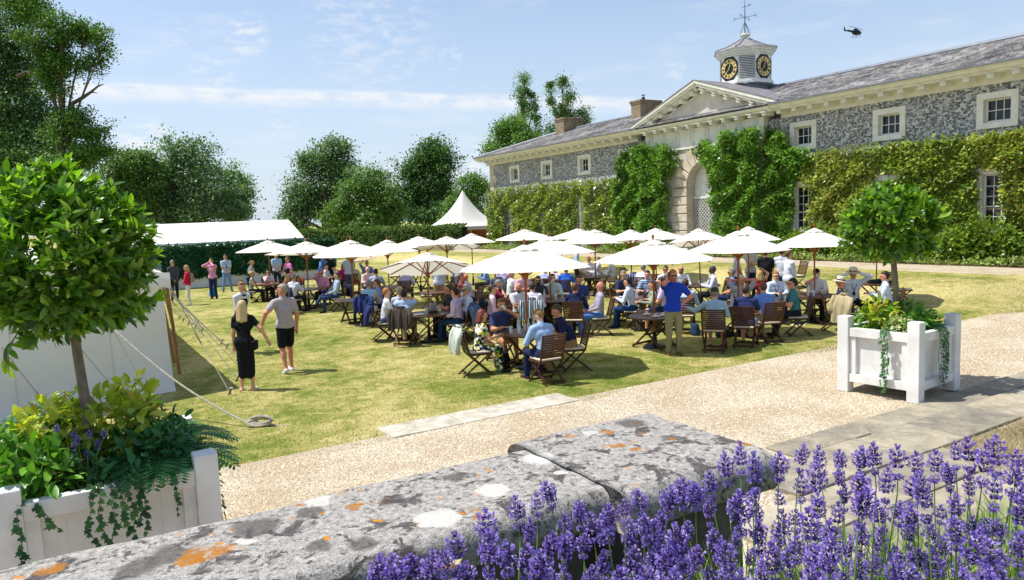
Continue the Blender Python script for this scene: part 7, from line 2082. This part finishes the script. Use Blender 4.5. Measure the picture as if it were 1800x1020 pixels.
def build_planters():
    # left: only its top shows over the wall
    LX, LY, LW, LH, LRl = .165, 7.235, 1.57, 1.15, 1.03
    planter('wooden_planter', 'white wooden planter behind the garden wall holding the near bay tree', LX, LY, 0, LW, LW, LH, LRl)
    bay_tree('clipped bay tree with large glossy leaves nearest the camera', (.04, 7.2, .95), tuple(D(118, 450, 6.3)), .75, 780, .134, M_BAY, .042, 300, 1.04)
    # right planter
    th = math.radians(4.5); N = np.array([10.65, 6.03]); w, l = 1.36, 1.29; ux, uy = np.array([math.cos(th), math.sin(th)]), np.array([-math.sin(th), math.cos(th)]); c = N + ux * w / 2 + uy * l / 2
    planter('wooden_planter', 'white wooden planter standing on the gravel by the flagstones', c[0], c[1], th, w, l, 1.23, 1.05)
    bay_tree('clipped bay tree in the white planter on the gravel', (c[0], c[1], .98), tuple(D(1565, 394, 11.75)), .74, 440, .165, M_BAY, .047, 300, .86)
    # a twig that hangs out of the near crown
    bt = [o for o in COL.objects if o.get('label', '').startswith('clipped bay tree with large')][0]; b0 = np.array(bt.location); tw = np.array([D(*q) - b0 for q in ((45, 560, 6.2), (28, 590, 6.1), (15, 612, 6.05), (8, 650, 6.0))]); obj('twig', MB().tube(tw, [.008, .006, .005, .003], 5), M_BARKG, bt); lm = [o for o in COL.objects if o.parent == bt and o.name.startswith('leaf')][0].data
    for k in range(11):
        t = k / 10 * 2.9; i = int(t); p = tw[i] + (tw[i + 1] - tw[i]) * (t - i); Rm = frame(np.array([random.uniform(-.6, 1), random.uniform(-.4, .4), random.uniform(-1.1, -.1)]), rand_unit(1)[0] * .4 + (0, -.6, .6)); q = .17 * random.uniform(.7, 1.15); o = obj('leaf', lm, M_BAY, bt); o.matrix_local = Matrix(((*(Rm[0] * q), p[0]), (*(Rm[1] * q), p[1]), (*(Rm[2] * q), p[2]), (0, 0, 0, 1)))
    z = .98
    # planting of the left box
    clump('golden_shrub', 'yellow green shrub around the stem of the near bay tree', 'shrub', (.10, 7.3, z), [(-.05, .1, .42, .40, .34, .26), (.24, .0, .38, .32, .28, .26), (-.32, .05, .38, .32, .28, .26), (.34, .25, .48, .2, .18, .22)], 640, .12, .5, M_YEL)
    clump('leafy_plant', 'broad leaved green plant at the left front corner of the near planter', 'plant', (-.38, 6.85, z), [(0, 0, .18, .26, .28, .20), (-.12, .3, .22, .2, .25, .2), (.15, -.05, .12, .2, .2, .14)], 330, .15, .34, M_GRN)
    clump('strap_plant', 'plant with long strap leaves at the left edge of the near planter', 'plant', (-.52, 7.25, z), [(0, 0, .15, .16, .2, .2), (-.15, -.05, .25, .12, .15, .18)], 130, .26, .14, M_GRN, 1.2)
    clump('low_shrub', 'dense small leaved shrub at the back left of the near planter', 'shrub', (-.35, 7.65, z), [(0, 0, .28, .38, .2, .22), (.3, 0, .2, .2, .2, .16)], 520, .07, .6, M_FERN)
    fern('large dark fern at the right of the near planter', (.62, 7.0, z), 22, .68, 1.0)
    fern('fern behind the right post of the near planter', (.68, 7.45, z + .05), 16, .60, 1.0)
    fern('small fern spilling over the front rail of the near planter', (.42, 6.72, z), 11, .38, .9)
    clump('dark_groundcover', 'dark leafy cover between the ferns of the near planter', 'plant', (.35, 7.05, z), [(0, 0, .14, .5, .42, .18), (.22, .3, .20, .3, .25, .2), (.3, -.1, .2, .24, .2, .16)], 820, .09, .5, M_FERN)
    out = (0, -1, 0); yf = LY - LW / 2 - .012
    sl = []
    for x, ln in ((.02, .52), (.07, .40), (.14, .46), (.20, .36), (.26, .50), (.31, .30), (.36, .42)):
        sl.append([(x, yf + .22, 1.0), (x, yf + .1, 1.06), (x + .01, yf - .0, 1.02), (x + random.uniform(-.05, .05), yf - .012, 1.0 - ln * .5), (x + random.uniform(-.06, .06), yf - .012, 1.0 - ln)])
    ivy('curtain of ivy over the middle of the front rail of the near planter', sl, .062, out)
    ivy('single ivy strand near the right post of the near planter', [[(.55, yf + .2, 1.0), (.55, yf + .08, 1.07), (.60, yf - .0, 1.03), (.62, yf - .012, .85), (.60, yf - .012, .68)]], .045, out)
    ivy('ivy strand beside the left post of the near planter', [[(-.45, yf + .2, 1.0), (-.45, yf + .05, 1.06), (-.47, yf - .01, .98), (-.46, yf - .012, .7), (-.50, yf - .012, .45)], [(-.42, yf + .1, 1.04), (-.30, yf - .02, .95), (-.22, yf - .03, .80)]], .065, out)
    ivy('ivy strand hanging outside the right post of the near planter', [[(.93, LY - .4, 1.0), (.97, LY - .5, .95), (.98, LY - .52, .6), (1.0, LY - .5, .35)]], .06, (1, 0, 0))
    # sprigs of lavender in the left box
    lb = thing('lavender_plant', 'small lavender with purple sprigs in front of the near bay tree stem', 'lavender', (-.02, 6.82, z)); stt = MB()
    for px, py in ((100, 763), (96, 776), (130, 772), (157, 770), (183, 768), (131, 790), (154, 805), (174, 788), (85, 795), (70, 803), (137, 778)):
        p = D(px, py, 6.02 + random.uniform(-.1, .1)); loc = p - np.array([-.02, 6.82, z]); o = obj('flower_spike', LAV[rng.integers(0, len(LAV))], M_LAVS, lb, loc=tuple(loc)); o.scale = (.95,) * 3; stt.tube([(loc[0] * .5, loc[1] * .5 - .02, -.05), loc * .6, loc], .0025, 4)
    obj('stem', stt, M_STEMG, lb)
    # planting of the right box
    clump('mixed_planting', 'fresh green leafy plants filling the white planter on the gravel', 'plants', (c[0], c[1], z), [(-.2, -.1, .16, .3, .3, .2), (.2, .1, .24, .35, .35, .22), (.1, -.25, .16, .35, .2, .18), (-.3, .3, .15, .25, .25, .2), (.42, -.1, .12, .2, .3, .16)], 900, .12, .42, M_GRN)
    clump('golden_shrub', 'yellow leaved shrub at the left of the white planter on the gravel', 'shrub', (c[0] - .35, c[1] + .05, z), [(0, 0, .28, .25, .25, .2), (.15, .2, .36, .2, .2, .16)], 260, .10, .5, M_YEL)
    clump('variegated_plant', 'cream edged small leaved plant at the left front of the white planter', 'plant', (c[0] - .42, c[1] - .28, z), [(0, 0, .14, .2, .22, .15)], 320, .055, .6, leafmat('cream_leaf', [hexc('d6d9a8'), hexc('9fb868'), hexc('e4e3c4'), hexc('86a552')], .3, .5))
    fern('ferny plant at the right of the white planter on the gravel', (c[0] + .35, c[1] - .05, z), 13, .5, .9, None)
    o1 = -ux; o2 = -uy
    def q(a, b, zz): v = N + ux * a + uy * b; return (v[0], v[1], zz)
    ivy('ivy strand down the left face of the white planter', [[q(.2, yy, 1.0), q(.05, yy, 1.08), q(-.015, yy, 1.0), q(-.02, yy + random.uniform(-.05, .05), .6), q(-.02, yy + random.uniform(-.06, .06), e)] for yy, e in ((.48, .12), (.52, .35), (.56, .2))], .062, (-ux[0], -ux[1], 0))
    ivy('thick ivy tress down the right face of the white planter', [[q(a, .2, 1.0), q(a, .05, 1.08), q(a, -.015, 1.0), q(a + random.uniform(-.08, .08), -.02, .65), q(a + random.uniform(-.1, .1), -.02, e)] for a, e in ((.60, .3), (.66, .18), (.72, .25), (.78, .4), (.84, .55), (.69, .15))], .06, (-uy[0], -uy[1], 0))


def lav_meshes():
    out = []
    for v in range(8):
        m = MB(); H = random.uniform(.050, .072); nw = random.randint(5, 7); bend = np.array([random.uniform(-.006, .006), random.uniform(-.006, .006), 0])
        for i in range(nw):
            t = i / (nw - 1); z = H * (t ** .9) - (.012 if i == 0 else 0); r = .0235 * (math.sin(PI * (.16 + .80 * t)) ** .7) * random.uniform(.85, 1.12); n = max(6, int(13 * (1 - .35 * t)))
            for k in range(n):
                a = 2 * PI * (k + random.random() * .6) / n + i; d = np.array([math.cos(a), math.sin(a), 0]); up = np.array([0, 0, 1.0]); c = bend * t + up * z + up * random.uniform(-.003, .003)
                tip = c + d * r * .72 + up * .006; sd = np.array([-d[1], d[0], 0]) * .0026
                m.add([c + d * .002, c + d * r * .4 + sd + up * .0015, tip, c + d * r * .4 - sd + up * .0015, c + d * r * .4 + up * .0052, c + d * r * .45 - up * .0015], [(0, 1, 4), (1, 2, 4), (2, 3, 4), (3, 0, 4), (0, 5, 1), (1, 5, 2), (2, 5, 3), (3, 5, 0)], 0)
                if random.random() < .85:            # opened floret: two-lipped corolla
                    e = c + d * r * random.uniform(.95, 1.2) + up * random.uniform(.004, .009)
                    for s in (-1, 1):
                        f = unitv(sd) * s * .0048; m.add([tip, e + f * 1.2 + up * .0035, e + f * .1 + up * .0050, e - up * .001], [(0, 1, 2), (0, 3, 1)], 1)
                    m.add([tip, e - up * .0035 + unitv(sd) * .003, e - up * .006, e - up * .0035 - unitv(sd) * .003], [(0, 1, 2, 3)], 1)
        out.append(m.mesh('flower_spike'))
    return out


LAV = lav_meshes()
M_LAVS = [leafmat('lavender_calyx', [hexc('5e4892'), hexc('4e3a7c'), hexc('7a62a2'), hexc('6c6288')], .3, .7, .1, (1, 1, 1)), leafmat('lavender_petal', [hexc('8f74d2'), hexc('a88ee2'), hexc('7a5ec4'), hexc('e6daf8'), hexc('a88ee4'), hexc('6c50b4'), hexc('bca6ec'), hexc('9c8c98')], .48, .6, .1, (1.05, 1.0, 1.08))]


def build_lavender():
    xs = [640, 700, 760, 820, 880, 930, 970, 1030, 1080, 1140, 1200, 1250, 1290, 1330, 1400, 1460, 1540, 1600, 1660, 1700, 1740, 1800, 1860]
    ys = [1000, 985, 968, 950, 905, 880, 862, 905, 885, 868, 850, 850, 800, 820, 800, 792, 795, 806, 812, 778, 790, 795, 790]
    cen = [(.55, 1.55), (.95, 1.62), (1.35, 1.55), (1.75, 1.5), (2.15, 1.42), (2.55, 1.3), (2.95, 1.18), (1.5, 1.1), (2.05, .95)]
    desc = ['lavender bush at the left end of the row, with few sprigs', 'second lavender bush from the left, against the wall coping', 'third lavender bush, in front of the joint in the coping', 'lavender bush in front of the square pier of the wall', 'lavender bush at the near corner of the pier', 'lavender bush in front of the flagstones', 'tall lavender bush at the far right edge', 'lavender bush lowest in the middle, closest to the camera', 'lavender bush low at the right, closest to the camera']
    bushes = []
    for (x, y), dsc in zip(cen, desc):
        r = thing('lavender_bush', 'purple ' + dsc, 'lavender', (x, y, 1.22), group='lavender along the garden wall'); bushes.append((r, np.array([x, y, 1.22]), MB(), []))
    made = 0; tries = 0; taken = []
    while made < 185 and tries < 9000:
        tries += 1; px = random.uniform(640, 1850); top = np.interp(px, xs, ys)
        py = top + random.random() ** 1.25 * (1060 - top) if tries > 500 else top + random.uniform(-6, 14)
        if (px < 900 and random.random() < .6) or (px < 1320 and random.random() < .45): continue
        d = random.uniform(1.75, 2.7) - .35 * (py - 800) / 250; p = D(px, py, d)
        lim = 1.96 if p[0] < 2.5 else 2.0
        if not (1.72 < p[2] < 2.28 and .75 < p[1] < lim): continue
        if p[1] > 1.90 and p[2] < 1.9: continue
        if any(abs(px - a) < 22 and abs(py - b) < 30 for a, b in taken): continue
        taken.append((px, py)); p = p - np.array([0, 0, .055]); b = min(bushes, key=lambda q: (q[1][0] - p[0]) ** 2 + (q[1][1] - p[1]) ** 2); r, c, st, tips = b; loc = p - c
        o = obj('flower_spike', LAV[random.randrange(8)], M_LAVS, r); tilt = np.array([loc[0], loc[1], 0]) * .5 + np.array([random.uniform(-.12, .12), random.uniform(-.12, .12), 1.0]); q = Vector(tilt).to_track_quat('Z', 'Y'); o.rotation_mode = 'QUATERNION'; o.rotation_quaternion = q; s = random.uniform(.95, 1.4); o.scale = (s * random.uniform(.74, 1.0), s * random.uniform(.74, 1.0), s * random.uniform(.8, 1.25)); o.location = tuple(loc)
        base = np.array([loc[0] * .45 + random.uniform(-.03, .03), loc[1] * .45 + random.uniform(-.03, .03), 0.05]); m = (base + loc) / 2 + np.array([random.uniform(-.02, .02), random.uniform(-.02, .02), .02]); st.tube([base, m, loc - unitv(tilt) * .06, loc], [.0030, .0027, .0023, .0018], 4); tips.append(loc); made += 1
    mleaf = leafmat('lavender_leaf', [hexc('86a44e'), hexc('9cb85e'), hexc('6e9040'), hexc('b0c476')], .35, .6, .2)
    for r, c, st, tips in bushes:
        if tips: obj('stem', st, M_STEMG, r)['kind'] = 'stuff'
        n = 2600; a = rng.random(n) * 6.28; q = .28 * np.sqrt(rng.random(n)); z = .05 + .52 * rng.random(n) ** .9; P = np.stack([q * np.cos(a), np.minimum(q * np.sin(a), 1.98 - c[1]), z], 1); ax = np.stack([np.cos(a) * .4, np.sin(a) * .4, np.ones(n)], 1) + rng.normal(size=(n, 3)) * .3
        V, F = leaf_quads(P, ax, rand_unit(n), .05 + .10 * rng.random(n), .006); obj('foliage', fastmesh('foliage', V, F), mleaf, r)


build_planters()
build_lavender()


def small_flowers():
    p = D(785, 1003, 1.95); r = thing('succulent', 'pink flushed green rosette plant beneath the lavender at the foot of the picture', 'plant', tuple(p)); m = leafmat('rosette_leaf', [hexc('8fa860'), hexc('d99aa8'), hexc('b9b07a'), hexc('e0b4b8')], .3, .5)
    Lv, Lf = leaf_mesh('l', 1, .55, -.3, .2, 4); b = MB()
    for i in range(16):
        a = i * 2.4; d = np.array([math.cos(a), math.sin(a), .25 + .05 * i]); b.add((Lv * (.05 - .0015 * i)) @ frame(d, np.array([0, 0, 1.0])).T, Lf)
    obj('rosette', b, m, r); obj('stem', MB().tube([(0, 0, 0), (.02, -.1, -.3), (0, -.15, p[2] * -1 + 1.22)], .01, 6), M_STEMG, r)


small_flowers()
